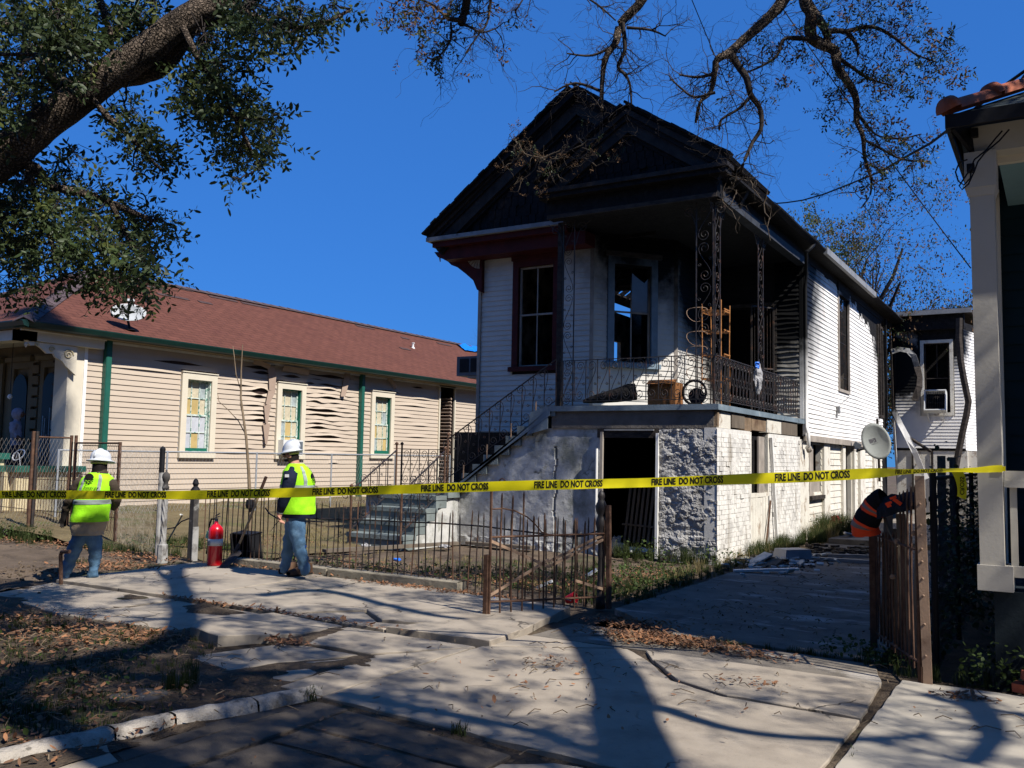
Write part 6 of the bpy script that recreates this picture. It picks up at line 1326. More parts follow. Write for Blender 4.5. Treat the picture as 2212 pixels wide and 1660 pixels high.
# ============================================================ trees
def np_tubes(lines, n=4):
    """many polylines [(pts, radii)] as one quad mesh (numpy)"""
    V = []; F = []; off = 0
    ang = np.arange(n)*2*pi/n; ca, sa = np.cos(ang), np.sin(ang)
    for pts, rs in lines:
        P = np.array([tuple(p) for p in pts], float); m = len(P)
        if m < 2: continue
        D = np.gradient(P, axis=0); D /= (np.linalg.norm(D, axis=1)[:, None]+1e-9)
        ref = np.array([.31, .17, .93]) if abs(D[0, 2]) < .8 else np.array([.9, .3, .1])
        A = np.cross(D, ref); A /= (np.linalg.norm(A, axis=1)[:, None]+1e-9); B = np.cross(D, A)
        R = np.asarray(rs, float)[:, None, None]
        V.append((P[:, None, :]+R*(A[:, None, :]*ca[None, :, None]+B[:, None, :]*sa[None, :, None])).reshape(-1, 3))
        k = np.arange(m-1)[:, None]*n; j = np.arange(n)[None, :]; j2 = (j+1) % n
        F.append(np.stack([k+j, k+j2, k+n+j2, k+n+j], -1).reshape(-1, 4)+off); off += m*n
    return np.concatenate(V), np.concatenate(F)
def wander(a, b, n, amp, rg):
    a = Vector(a); b = Vector(b); L_ = (b-a).length; out = [a]; o = Vector()
    for k in range(1, n):
        o = o*.6+Vector((rg.gauss(0, 1), rg.gauss(0, 1), rg.gauss(0, 1)))*amp*L_; out.append(a+(b-a)*(k/n)+o)
    return out+[b]
def spawn(lines, tips, p, d, L_, r, depth, rg, droop=.0, crook=.25, nseg=4, kids=(3, 5), shrink=.58):
    """recursive crooked branching; appends polylines and twig tips"""
    pts = [Vector(p)]; d = Vector(d).normalized(); q = Vector(p); ds = [d.copy()]
    for k in range(nseg):
        d = (d+Vector((rg.gauss(0, crook), rg.gauss(0, crook), rg.gauss(0, crook)-droop))).normalized(); q = q+d*(L_/nseg); pts.append(q.copy()); ds.append(d.copy())
    lines.append((pts, [max(.0012, r*(1-.7*k/nseg)) for k in range(nseg+1)]))
    if depth <= 0: tips.append((pts[-1], ds[-1])); tips.append((pts[-2], ds[-2])); return
    for _ in range(rg.randint(*kids)):
        k = rg.randint(1, nseg); ax = ds[k]; s = ax.orthogonal().normalized(); s.rotate(Matrix.Rotation(rg.uniform(0, 2*pi), 3, ax)); nd = (ax*rg.uniform(.4, 1.0)+s*rg.uniform(.6, 1.1)).normalized()
        spawn(lines, tips, pts[k], nd, L_*shrink*rg.uniform(.7, 1.25), max(.0012, r*(1-.7*k/nseg)*.62), depth-1, rg, droop, crook, nseg, kids, shrink)
def sprig(seed, n=11, L_=.20, leaf=.052):
    """twig with alternate oak leaves: verts, quads"""
    rg = np.random.default_rng(seed); V = []; F = []; o = 0; tv = np.array(LEAF_V)*leaf; tv[:, 0] *= .85
    for k in range(n):
        t = .15+.85*k/(n-1); yaw = k*2.4+rg.uniform(-.4, .4); el = rg.uniform(.1, .9)*(1-t*.4)
        d = np.array([cos(yaw)*cos(el), sin(el)*.6+.4*t, sin(yaw)*cos(el)]); d /= np.linalg.norm(d)
        s = np.cross(d, rg.normal(0, 1, 3)); s /= np.linalg.norm(s); u = np.cross(s, d); R = np.stack([s, d, u], 1)
        V.append((tv*rg.uniform(.6, 1.2)) @ R.T+np.array([rg.normal(0, .008), t*L_, rg.normal(0, .008)])); F += [tuple(i+o for i in f) for f in LEAF_F]; o += len(tv)
    st_ = np.array([(-.002, 0, 0), (.002, 0, 0), (.001, L_, 0), (-.001, L_, 0)]); V.append(st_); F.append((o, o+1, o+2, o+3))
    return np.concatenate(V), F
SPR = [sprig(k) for k in range(4)]
def aim(rng, D, jit=.5):
    D = D+rng.normal(0, jit, D.shape); D /= np.linalg.norm(D, axis=1)[:, None]; X = np.cross(D, rng.normal(0, 1, D.shape)); X /= np.linalg.norm(X, axis=1)[:, None]; return np.stack([X, D, np.cross(X, D)], -1)
def foliage(name, P, D, mats_, parent, seed, sc=(.75, 1.3), jit=.5, share=(.8, .2)):
    rng = np.random.default_rng(seed); P = np.array([tuple(p) for p in P]); D = np.array([tuple(d) for d in D]); n = len(P); which = rng.integers(0, 4, n); V = []; F = []; M_ = []; off = 0
    for w_ in range(4):
        idx = np.where(which == w_)[0]
        if not len(idx): continue
        v, f = scatter(SPR[w_][0], SPR[w_][1], P[idx], aim(rng, D[idx], jit), rng.uniform(*sc, len(idx))); V.append(v); F.append(f+off); off += len(v)
        mi = rng.choice(len(mats_), len(idx), p=share[:len(mats_)]); M_.append(np.repeat(mi, len(SPR[w_][1])))
    me = npmesh(name, np.concatenate(V), np.concatenate(F), list(mats_), mi=np.concatenate(M_)); return link(name, me, parent, **({'kind': 'stuff'} if parent is None else {}))
def bark_limb(pts, rs, n=14, sub=10, name='limb', parent=None, mt=None, rough=.05):
    """thick limb with ridged bark"""
    P = [Vector(p) for p in pts]; Q = []; R = []
    for k in range(len(P)-1):
        p0, p1, p2, p3 = P[max(k-1, 0)], P[k], P[k+1], P[min(k+2, len(P)-1)]
        for j in range(sub):
            t = j/sub; Q.append(.5*((2*p1)+(p2-p0)*t+(2*p0-5*p1+4*p2-p3)*t*t+(3*p1-p0-3*p2+p3)*t**3)); R.append(rs[k]*(1-t)+rs[k+1]*t)
    Q.append(P[-1]); R.append(rs[-1]); mb = MB(); ref = Vector((.3, .2, .9)); i0 = 0
    for k, (q, r) in enumerate(zip(Q, R)):
        d = (Q[min(k+1, len(Q)-1)]-Q[max(k-1, 0)]).normalized(); a = d.cross(ref).normalized(); b = d.cross(a)
        for j in range(n):
            th = 2*pi*j/n; o = a*cos(th)+b*sin(th); rr = r*(1+.10*fbm(q*1.3+o*.6)+rough*fbm(q*9+o*r*30)); mb.v.append(tuple(q+o*rr))
    for k in range(len(Q)-1):
        for j in range(n): mb.f.append((k*n+j, k*n+(j+1) % n, (k+1)*n+(j+1) % n, (k+1)*n+j)); mb.mi.append(0)
    return mb.obj(name, mt or m_bark, parent, smooth=True)
# bark with cracked plates
nt = m_bark.node_tree; b_ = nt.nodes['Principled BSDF']; vo = _n(nt, 'ShaderNodeTexVoronoi', feature='DISTANCE_TO_EDGE'); vo.inputs['Scale'].default_value = 42
gg = _n(nt, 'ShaderNodeNewGeometry'); nz_ = _n(nt, 'ShaderNodeTexNoise', Scale=9, Detail=3); vm = _n(nt, 'ShaderNodeVectorMath', operation='SCALE'); vm.inputs[3].default_value = .09
va = _n(nt, 'ShaderNodeVectorMath', operation='ADD'); nt.links.new(gg.outputs['Position'], nz_.inputs['Vector']); nt.links.new(nz_.outputs['Color'], vm.inputs[0]); nt.links.new(gg.outputs['Position'], va.inputs[0]); nt.links.new(vm.outputs[0], va.inputs[1]); nt.links.new(va.outputs[0], vo.inputs['Vector'])
rp_ = _n(nt, 'ShaderNodeMapRange'); rp_.inputs[1].default_value = 0; rp_.inputs[2].default_value = .22; nt.links.new(vo.outputs['Distance'], rp_.inputs[0])
bpn = _n(nt, 'ShaderNodeBump'); bpn.inputs['Strength'].default_value = 1; bpn.inputs['Distance'].default_value = .03; nt.links.new(rp_.outputs[0], bpn.inputs['Height']); old = b_.inputs['Normal'].links[0].from_socket; nt.links.new(old, bpn.inputs['Normal']); nt.links.new(bpn.outputs[0], b_.inputs['Normal'])
mxb = _n(nt, 'ShaderNodeMix', data_type='RGBA', blend_type='MULTIPLY'); mxb.inputs[0].default_value = .55; src = b_.inputs['Base Color'].links[0].from_socket; nt.links.new(src, mxb.inputs[6]); nt.links.new(rp_.outputs[0], mxb.inputs[7]); nt.links.new(mxb.outputs[2], b_.inputs['Base Color'])

def px_r(px, t): return px*t/F_PX
# ---- left live oak: thick limb crossing the upper left, hanging leafy sprays
oak = thing('oak_tree', 'big live oak with a thick bark limb and leafy sprays at upper left', 'tree', (-9.6, 2.6, 0))
T0 = 7.0
main = [(-9.6, 2.6, -.1), (-9.4, 2.7, 1.2), tuple(DP(-170, 520, 7.3)), tuple(DP(-60, 395, 7.1)), tuple(DP(20, 330, 7)), tuple(DP(110, 255, 7)), tuple(DP(220, 175, 7)), tuple(DP(320, 105, 7)), tuple(DP(395, 45, 7)), tuple(DP(480, -5, 7.1)), tuple(DP(620, -90, 7.3))]
bark_limb(main, [.42, .34, .19, .155, .14, .13, .125, .112, .10, .092, .07], 22, 12, 'trunk', oak)
limbs = [([(150, 200), (128, 178), (98, 142), (104, 100), (140, 88), (180, 90), (215, 100), (262, 58), (300, 20)], 22, 7.3), ([(262, 165), (310, 158), (353, 143), (395, 90), (420, 60), (510, 30), (570, -30)], 24, 7.25), ([(20, 350), (74, 362), (112, 402), (186, 420), (262, 448), (330, 478)], 13, 7.1),
         ([(212, -10), (238, 74), (243, 122)], 9, 6.9), ([(0, 118), (75, 118), (150, 120), (190, 152)], 4, 6.8), ([(-40, 40), (40, 60), (120, 30), (200, -30)], 16, 7.6), ([(200, 215), (240, 260), (285, 300), (330, 350), (350, 368)], 7, 6.9), ([(395, 60), (430, 130), (470, 190), (510, 260), (545, 330), (560, 350)], 8, 6.9),
         ([(500, 10), (560, 40), (640, 60), (700, 50), (760, 20)], 8, 7.0), ([(60, 370), (80, 440), (110, 520), (130, 590)], 9, 7.0), ([(-20, 380), (0, 460), (30, 560)], 9, 7.2), ([(240, 440), (270, 500), (300, 560), (320, 600)], 6, 6.9), ([(0, 140), (60, 180), (130, 200)], 8, 7.4)]
allp = []
for pts, rpx, t in limbs:
    rg = random.Random(len(pts)*rpx); P = [DP(u, v, t+rg.uniform(-.12, .12)) for u, v in pts]; r0_ = px_r(rpx, t)
    bark_limb(P, [r0_*(1-.6*i/(len(P)-1)) for i in range(len(P))], 9, 5, 'limb', oak, m_bark, .08); allp += P
allp += [Vector(p) for p in main[3:]]
CL = [(40, 30, 60), (130, 30, 60), (60, 120, 60), (20, 200, 55), (170, 130, 55), (230, 40, 50), (300, 50, 50), (90, 190, 40), (150, 60, 50), (10, 250, 30), (330, 15, 40), (440, 90, 45), (480, 40, 45), (540, 20, 50), (600, 40, 40), (560, 80, 35), (650, 30, 35), (700, 55, 25), (720, 20, 30), (640, 90, 20),
      (420, 170, 50), (470, 150, 45), (500, 220, 45), (440, 240, 40), (540, 215, 35), (560, 270, 42), (520, 300, 38), (590, 300, 32), (500, 340, 26), (540, 330, 24), (460, 270, 25), (400, 215, 30), (600, 255, 18), (505, 385, 10),
      (285, 250, 36), (310, 300, 38), (340, 335, 32), (270, 300, 26), (365, 320, 20), (240, 240, 22), (300, 360, 20),
      (60, 400, 60), (140, 380, 40), (30, 470, 60), (120, 460, 55), (200, 430, 45), (200, 500, 50), (280, 470, 45), (330, 480, 38), (365, 490, 24), (60, 540, 50), (130, 540, 45), (220, 560, 50), (290, 540, 40), (330, 560, 36), (20, 600, 30), (80, 610, 25), (250, 610, 28), (310, 610, 30), (220, 620, 20), (355, 600, 16), (160, 330, 25), (345, 615, 12), (170, 590, 22), (10, 540, 40), (-20, 440, 60), (-30, 300, 40)]
rg = random.Random(77); lines = []; SP = []; SD = []
for u, v, r in CL:
    t = rg.uniform(6.3, 7.6); c = DP(u, v-r*.3, t); near = min(allp, key=lambda q: (q-c).length)
    lines.append((wander(near, c, 6, .06, rg), np.linspace(.012, .005, 7)))
    for _ in range(max(3, int(r*r*.021))):
        a = rg.uniform(0, 2*pi); q = math.sqrt(rg.random())*r*.86; pu, pv = u+q*cos(a), v+q*sin(a); on_ = abs((pv-338)*.8+(pu-10)*.59) < 62 and pu < 470; p = DP(pu, pv, (7.35+abs(rg.gauss(0, .2))) if on_ and rg.random() < .93 else t+rg.gauss(0, .2)); d = (p-c).normalized()*.6+Vector((0, 0, -.55))
        if rg.random() < .5: lines.append((wander(c, p, 4, .08, rg), np.linspace(.004, .0015, 5)))
        SP.append(p); SD.append(d)
v, f = np_tubes(lines, 4); link('twigs', npmesh('twigs', v, f, m_twig), oak)
foliage('crown', SP, SD, [m_leaf, m_leaf2], oak, 1, (.6, 1.35), .6, (.9, .1))
# ---- right live oak, trunk off to the right: half bare limbs reaching over the houses
oak2 = thing('oak_tree', 'half bare oak whose crooked limbs reach in from the top right', 'tree', (9.0, 0.2, 0))
hub = Vector((7.6, 1.4, 7.4)); hubs = [DP(1780, -420, 9.5), DP(1500, -380, 8.6), DP(1080, -330, 8.4)]
bark_limb([(9.0, .2, -.1), (8.9, .3, 2.2), (8.4, .8, 4.6), tuple(hub)], [.5, .42, .36, .3], 18, 8, 'trunk', oak2)
main2 = [([(1690, -60), (1690, 0), (1651, 46), (1604, 88), (1577, 113), (1549, 130), (1544, 157), (1535, 199), (1512, 222), (1503, 266)], 13, 2, 8.6), ([(1579, 118), (1595, 143), (1614, 171), (1621, 204), (1642, 236), (1644, 278), (1625, 310), (1605, 356), (1600, 372)], 7, 2, 8.5),
         ([(1410, -70), (1387, 0), (1341, 51), (1330, 92), (1309, 125), (1301, 176), (1300, 240)], 11, 3, 8.2), ([(1345, 50), (1350, 106), (1335, 143), (1350, 162), (1361, 185), (1364, 227)], 4, 1.5, 8.1), ([(1336, 93), (1280, 120), (1225, 116)], 3, 1, 8.2), ([(1303, 199), (1243, 180), (1197, 199)], 3, 1, 8.3), ([(1354, 60), (1405, 65), (1438, 79)], 3, 1, 8),
         ([(1542, 160), (1507, 167), (1466, 162)], 3.5, 1, 8.6), ([(1618, 213), (1595, 236), (1558, 259), (1554, 282)], 3, 1.5, 8.4), ([(1545, 200), (1500, 210), (1470, 190), (1448, 170)], 2.5, 1, 8.5),
         ([(1739, -70), (1739, 0), (1753, 32), (1753, 83), (1803, 111), (1808, 143), (1836, 185), (1850, 218), (1850, 259), (1864, 296), (1868, 342), (1882, 384)], 14, 2, 9.0), ([(1753, 25), (1780, 60), (1790, 95)], 9, 5, 9), ([(1785, 69), (1827, 69), (1850, 97), (1854, 120)], 5, 2, 9), ([(1827, 69), (1882, 58), (1928, 79), (1975, 116), (2021, 134)], 4, 1, 9),
         ([(1766, 88), (1697, 83), (1679, 120), (1646, 143), (1600, 162)], 4, 1.2, 9), ([(1810, 125), (1836, 143), (1878, 171), (1928, 185)], 4, 1.3, 9), ([(1862, 300), (1900, 320), (1950, 345), (2010, 350)], 2.5, 1, 9.1), ([(1850, 240), (1890, 290), (1940, 300), (1990, 290)], 2.2, 1, 9.2), ([(1882, 384), (1880, 420), (1860, 450)], 2, 1, 9.2),
         ([(1008, -60), (1008, 0), (1003, 30), (996, 52)], 8, 7, 7.8), ([(1000, 45), (967, 41)], 5, 4, 7.8), ([(967, 41), (930, 8), (880, -5), (850, 10)], 2.5, 1, 7.8), ([(1060, -40), (1060, 0), (1052, 50), (1036, 72), (1005, 116)], 3.5, 1, 7.8), ([(1000, 50), (1040, 70), (1075, 60)], 2, 1, 7.8), ([(974, 50), (974, 85), (955, 115), (930, 140)], 2, 1, 7.8), ([(1150, -40), (1120, 15), (1110, 22)], 1.6, 1, 7.6), ([(1225, -30), (1290, 10), (1330, 45)], 2, 1, 8.2)]
lines = []; tips = []; ends = {}
rg = random.Random(31)
for i, (pts, r0_, r1_, t) in enumerate(main2):
    P = [DP(u, v, t+rg.uniform(-.06, .06)) for u, v in pts]
    if i in (0, 2, 10, 19, 22): hb = min(hubs, key=lambda q: (q-P[0]).length); P = [hb]+P
    n = len(P); R_ = [px_r((r0_+(r1_-r0_)*k/(n-1))*1.2+.3, t) for k in range(n)]
    bark_limb(P, R_, 7, 4, 'limb', oak2, m_twig if r0_ < 9 else m_bark, .12)
    skip = 2 if i in (0, 2, 10) else 0
    for k in range(1+skip, n):
        for _ in range(4 if r0_ > 3.5 else 3):
            a = P[k-1]+(P[k]-P[k-1])*rg.random(); d = (P[k]-P[k-1]).normalized(); s = d.orthogonal().normalized(); s.rotate(Matrix.Rotation(rg.uniform(0, 6.28), 3, d))
            leafy = i >= 10 and i < 19 or i in (19, 20, 21, 24)
            tt = []; spawn(lines, tt, a, d*.5+s*.9, rg.uniform(.20, .46), .006, 2, rg, .04, .40, 5, (2, 3), .66); 
            if leafy: tips += tt
for hb in hubs[:2]: bark_limb([hub, (3, -.2, 10.6), (-.2, .8, 11.6), hb], [.2, .17, .13, .07], 10, 8, 'limb', oak2)
bark_limb([hubs[1], hubs[2]], [.07, .06], 8, 6, 'limb', oak2)
# shade branches above the frame: each throws one of the broad bough shadows on the apron
def over(x, y, h): return Vector((x+SUN.x/SUN.z*h, y+SUN.y/SUN.z*h, h))
def gv(u, v): q = G(u, v); return q.x, q.y
bark_limb([hub, over(-1.4, 3.0, 6.4), over(*gv(1375, 1660), 6.3), over(*gv(1350, 1560), 6.3), over(*gv(1340, 1490), 6.3), over(*gv(1300, 1420), 6.5), over(*gv(1262, 1372), 6.8), over(*gv(1200, 1335), 7), over(*gv(1120, 1310), 7.3)], [.22, .2, .19, .185, .18, .18, .17, .14, .07], 12, 8, 'limb', oak2)
bark_limb([hub, over(-5.5, 3.2, 8.6), over(-6.2, 4.9, 8.6), over(-7.0, 5.7, 8.6), over(-8.3, 6.7, 8.6), over(-9.4, 7.5, 8.7), over(-10.6, 8.6, 9)], [.22, .17, .15, .14, .13, .11, .07], 12, 8, 'limb', oak2)
def gv(u, v): q = G(u, v); return q.x, q.y
for uv, h, r in (([(1430, 1530), (1600, 1580), (1850, 1600), (2000, 1590)], 6.2, .07), ([(740, 1500), (950, 1540), (1150, 1580), (1330, 1640)], 6.6, .08), ([(0, 1360), (200, 1350), (430, 1330)], 8, .06), ([(30, 1430), (400, 1460), (760, 1440)], 8, .12), ([(560, 1290), (700, 1280), (900, 1330), (1000, 1345)], 7.5, .10), ([(1990, 1500), (2100, 1530), (2212, 1545)], 6, .06), ([(2080, 1500), (2140, 1580), (2100, 1650)], 6, .10)):
    bark_limb([over(*gv(*q), h+rnd.uniform(-.2, .2)) for q in uv], [r*(1-.5*k/(len(uv)-1)) for k in range(len(uv))], 7, 5, 'limb', oak2)
    for k in range(10):
        q = over(*gv(*uv[rg.randint(0, len(uv)-1)]), h); spawn(lines, [], q, (rg.gauss(0, 1), rg.gauss(0, 1), rg.gauss(0, .4)), rg.uniform(.5, 1.0), .014, 2, rg, 0, .3, 4, (2, 4), .6)
v, f = np_tubes(lines, 3); link('twigs', npmesh('twigs', v, f, m_twig), oak2)
SP = []; SD = []
for p, d in tips:
    if rg.random() < .20: SP.append(p); SD.append(d)
for u, v_, r, n in ((1900, 40, 45, 18), (1960, 30, 35, 14), (2010, 110, 45, 34), (2040, 150, 35, 26), (2060, 90, 20, 8), (1850, 10, 30, 16), (1990, 180, 40, 20), (1930, 150, 30, 12), (1905, 260, 20, 8), (1925, 310, 30, 16), (1985, 330, 30, 14), (1900, 350, 25, 10), (1960, 370, 25, 10), (1880, 230, 12, 4), (1930, 190, 20, 8), (1890, 395, 20, 8), (870, 30, 30, 14), (905, 60, 30, 14), (850, 50, 20, 8), (950, 80, 25, 10), (910, 120, 8, 3), (945, 130, 10, 4), (960, 15, 25, 8), (1870, 180, 15, 5), (1700, 170, 12, 3), (1750, 110, 10, 2)):
    for _ in range(n):
        a = rg.uniform(0, 6.28); q = math.sqrt(rg.random())*r; SP.append(DP(u+q*cos(a), v_+q*sin(a), (9 if u > 1200 else 7.8)+rg.gauss(0, .2))); SD.append(Vector((rg.gauss(0, .5), rg.gauss(0, .5), -.3)))
foliage('crown', SP, SD, [m_leafbr, m_leaf], oak2, 2, (.5, .95), .8, (.45, .55))
SP = []; SD = []     # the leafy side of the crown, above and to the right of the picture
SH = [(150, 1475, .7, 60), (400, 1450, .75, 70), (620, 1440, .6, 55), (300, 1490, .6, 45), (820, 1590, .8, 130), (620, 1620, .6, 80), (1000, 1640, .5, 50), (560, 1560, .35, 20), (60, 1330, .5, 26), (250, 1335, .5, 26), (480, 1345, .35, 20), (560, 1400, .5, 40), (700, 1270, .45, 26), (760, 1330, .4, 22), (880, 1290, .35, 16), (640, 1385, .3, 14), (150, 1280, .4, 10), (350, 1290, .25, 8),
      (1350, 1650, .3, 12), (2030, 1640, .35, 24), (2150, 1560, .3, 12), (1150, 1320, .5, 50), (1320, 1350, .45, 50), (1030, 1290, .5, 40), (1250, 1290, .8, 90), (950, 1240, .6, 50), (1150, 1240, .7, 60), (1500, 1400, .35, 14), (1620, 1400, .35, 20), (1800, 1400, .4, 30), (1850, 1520, .2, 8), (1480, 1480, .2, 5), (830, 1400, .3, 10), (240, 1400, .3, 8), (90, 1560, .3, 6), (760, 1490, .4, 20), (500, 1500, .35, 16), (1380, 1440, .25, 8), (1290, 1560, .3, 12), (2100, 1480, .4, 22), (900, 1480, .35, 14), (1150, 1420, .3, 12), (700, 1350, .5, 40), (1080, 1500, .25, 7), (430, 1300, .4, 16), (980, 1390, .3, 14), (1560, 1530, .25, 7), (1700, 1480, .3, 9), (550, 1330, .4, 26), (100, 1300, .6, 30)]
for u, v_, r, n in SH:
    x, y = gv(u, v_)
    for _ in range(int(n*1.5)):
        a = rg.uniform(0, 6.28); q = math.sqrt(rg.random())*r*1.25; h = rg.uniform(6.8, 9.2); SP.append(over(x+q*cos(a), y+q*sin(a)*1.0, h)); SD.append(Vector((rg.gauss(0, 1), rg.gauss(0, 1), -.3)))
foliage('crown', SP, SD, [m_leaf], oak2, 3, (1.3, 2.2), .8, (1,))
SP = []; SD = []     # high crown that keeps the fronts of the houses in shade
for (x, y, z, rx, rz__, n, t0) in ((-8.9, 15, 4.6, 1.4, 1.5, 700, 13.5), (-7.6, 14.2, 6.8, 2.2, 1.3, 700, 14), (-5.6, 13.4, 6.6, 1.4, .8, 350, 11), (-7.6, 13.6, 2.2, 1.2, .25, 70, 13), (-19.6, 11.5, 2.9, 1.6, 1.3, 600, 23), (-17.5, 11.4, 2.0, .8, .6, 60, 20)):
    for _ in range(n):
        a = rg.uniform(0, 6.28); q = math.sqrt(rg.random()); p = Vector((x+rx*q*cos(a), y, z+rz__*q*sin(a)))+SUN*(t0+rg.uniform(0, 2.5)); SP.append(p); SD.append(Vector((rg.gauss(0, 1), rg.gauss(0, 1), -.3)))
foliage('crown', SP, SD, [m_leaf], oak2, 4, (1.6, 2.6), .8, (1,))
# ---- trees beyond the houses
def far_tree(label, base_uv, t, H, trunk_r, spread, nleaf, lsz, mats_, seed, depth=4, bare=False, z0=.3, kids=(3, 4), share=(.7, .3)):
    rg = random.Random(seed); b = DP(base_uv[0], 1000, t); b.z = 0; T = thing('tree', label, 'tree', tuple(b), 'trees beyond the burnt house' if base_uv[0] > 1500 else None)
    lines = []; tips = []
    spawn(lines, tips, b, (rg.uniform(-.1, .1), 0, 1), H*.42, trunk_r, 0, rg, -.05, .06, 5); top = lines[-1][0]; tips = []
    for k in range(7):
        a = k*2.4+rg.random(); p = top[rg.randint(3, 5)]; spawn(lines, tips, p, (cos(a)*spread, sin(a)*spread, 1), H*.33, trunk_r*.5, depth, rg, -.06, .22, 4, kids, .62)
    v, f = np_tubes(lines[:1], 8); link('trunk', npmesh('trunk', v, f, m_bark), T)
    v, f = np_tubes(lines[1:], 4); link('branches', npmesh('branches', v, f, m_twig), T)
    if nleaf:
        rng = np.random.default_rng(seed); P = np.array([tuple(p) for p, d in tips]); idx = rng.integers(0, len(P), nleaf); P = P[idx]+rng.normal(0, H*.012, (nleaf, 3))
        tv = np.array(LEAF_V)*lsz; V, F = scatter(tv, LEAF_F, P, rotmats(rng, nleaf, 0), rng.uniform(.5, 1.4, nleaf)); mi = np.repeat(rng.choice(len(mats_), nleaf, p=share[:len(mats_)]), 3)
        link('crown', npmesh('crown', V, F, list(mats_), mi=mi), T)
    return T
far_tree('yellow green tree rising behind the burnt roof edge', (1700, 450), 38, 13.2, .22, .55, 22000, .10, [m_leaf2, m_leaf], 4, 3)
far_tree('sparse dark oak with thin foliage right of the yellow green tree', (1850, 500), 31, 12.4, .24, .8, 12000, .085, [m_leafbr, m_leaf], 8, 4, share=(.5, .5))
far_tree('low spreading tree with heavy bare limbs above the rear wing', (2000, 600), 40, 11.2, .32, 1.2, 18000, .10, [m_leaf, m_leafbr], 12, 4)
far_tree('pale leafless tree beyond the tan house roof', (975, 700), 62, 10.6, .2, .7, 0, .2, [m_twiglt], 16, 5, True, kids=(3, 4))
far_tree('leafless crown just right of the rear wing', (2120, 620), 34, 9.5, .2, .9, 6000, .10, [m_leaf, m_leafbr], 19, 3)
m_twigmd = mat('scorched_twig', (.075, .056, .038), .85, .3, 6, .3, 40)
# fallen boughs lodged on the small gable
fb = thing('fallen_branch', 'broken leafy oak bough lying tangled across the charred small gable', 'branch', tuple(OY(1180, 380, 13.3))); lines = []; tips = []
rg = random.Random(41)
for u, v_, u2, v2 in ((1290, 300, 1180, 350), (1200, 330, 1110, 400), (1250, 300, 1290, 340), (1180, 350, 1110, 300), (1160, 370, 1230, 390), (1140, 340, 1100, 290), (1220, 340, 1330, 350), (1120, 330, 1090, 370)):
    a, b = OY(u, v_, 13.15), OY(u2, v2, 13.1); lines.append((wander(a, b, 6, .05, rg), np.linspace(.018, .006, 7)))
    for k in range(11):
        q = a+(b-a)*rg.random(); spawn(lines, tips, q, (rg.gauss(0, 1), rg.gauss(0, .3), rg.gauss(0, 1)), rg.uniform(.14, .30), .006, 1, rg, 0, .3, 4, (2, 3), .6)
v, f = np_tubes(lines, 4); link('branches', npmesh('branches', v, f, m_twigmd), fb)
foliage('leaves', [p for p, d in tips if rg.random() < .3], [d for p, d in tips][:len([1])]*0 or [Vector((0, 0, -1))]*0, [m_leafbr], fb, 5) if False else None
SPx = [(p, d) for p, d in tips if rg.random() < .25]; foliage('leaves', [p for p, d in SPx], [d for p, d in SPx], [m_leafbr, m_leaf], fb, 6, (.5, .9), .8, (.6, .4))
fb2 = thing('fallen_branch', 'dead bough hanging over the right eave corner of the small gable', 'branch', tuple(OX(1640, 400, -4.2))); lines = []
for u, v_, u2, v2 in ((1600, 360, 1560, 430), (1580, 400, 1640, 380), (1590, 410, 1570, 450), (1620, 390, 1650, 430), (1560, 430, 1600, 470), (1655, 420, 1664, 520)):
    a, b = OY(u, v_, 13.6), OY(u2, v2, 13.5); lines.append((wander(a, b, 5, .06, rg), np.linspace(.014, .005, 6)))
    for k in range(4): spawn(lines, [], a+(b-a)*rg.random(), (rg.gauss(0, 1), rg.gauss(0, .3), rg.gauss(0, 1)), rg.uniform(.2, .4), .005, 1, rg, .05, .3, 4, (2, 3), .6)
v, f = np_tubes(lines, 4); link('branches', npmesh('branches', v, f, m_twigmd), fb2)
# ---- wires
def wire(label, P, r, mt=None):
    mb = MB(); mb.tube(P, r, 5); o = mb.obj('utility_wire', mt or m_wire); o['label'] = label; o['category'] = 'wire'; return o
def span(a, b, sag, n=16): return [Vector(a)+(Vector(b)-Vector(a))*(k/n)-Z_*sag*4*(k/n)*(1-k/n) for k in range(n+1)]
wire('thin overhead wire running down from the top to the gable corner', span(DP(1470, -60, 11), DP(1634, 332, 13.8), .02), .006)
wire('thin overhead wire crossing the bare limbs down to the pale column', span(DP(1630, -70, 9.5), DP(2097, 580, 9.0), .05), .006)
hk = DP(2065, 268, 7.4)
wire('thick black service cable looping from the tiled eave to the burnt house', [DP(u, v, t) for u, v, t in ((2240, 135, 6.6), (2160, 192, 7.0), (2065, 268, 7.4), (2010, 310, 8.2), (1952, 342, 9.4), (1900, 372, 10.8), (1836, 398, 12.6), (1780, 420, 14.4), (1734, 433, 15.8), (1700, 438, 16.6), (1676, 440, 17.4))], .013)
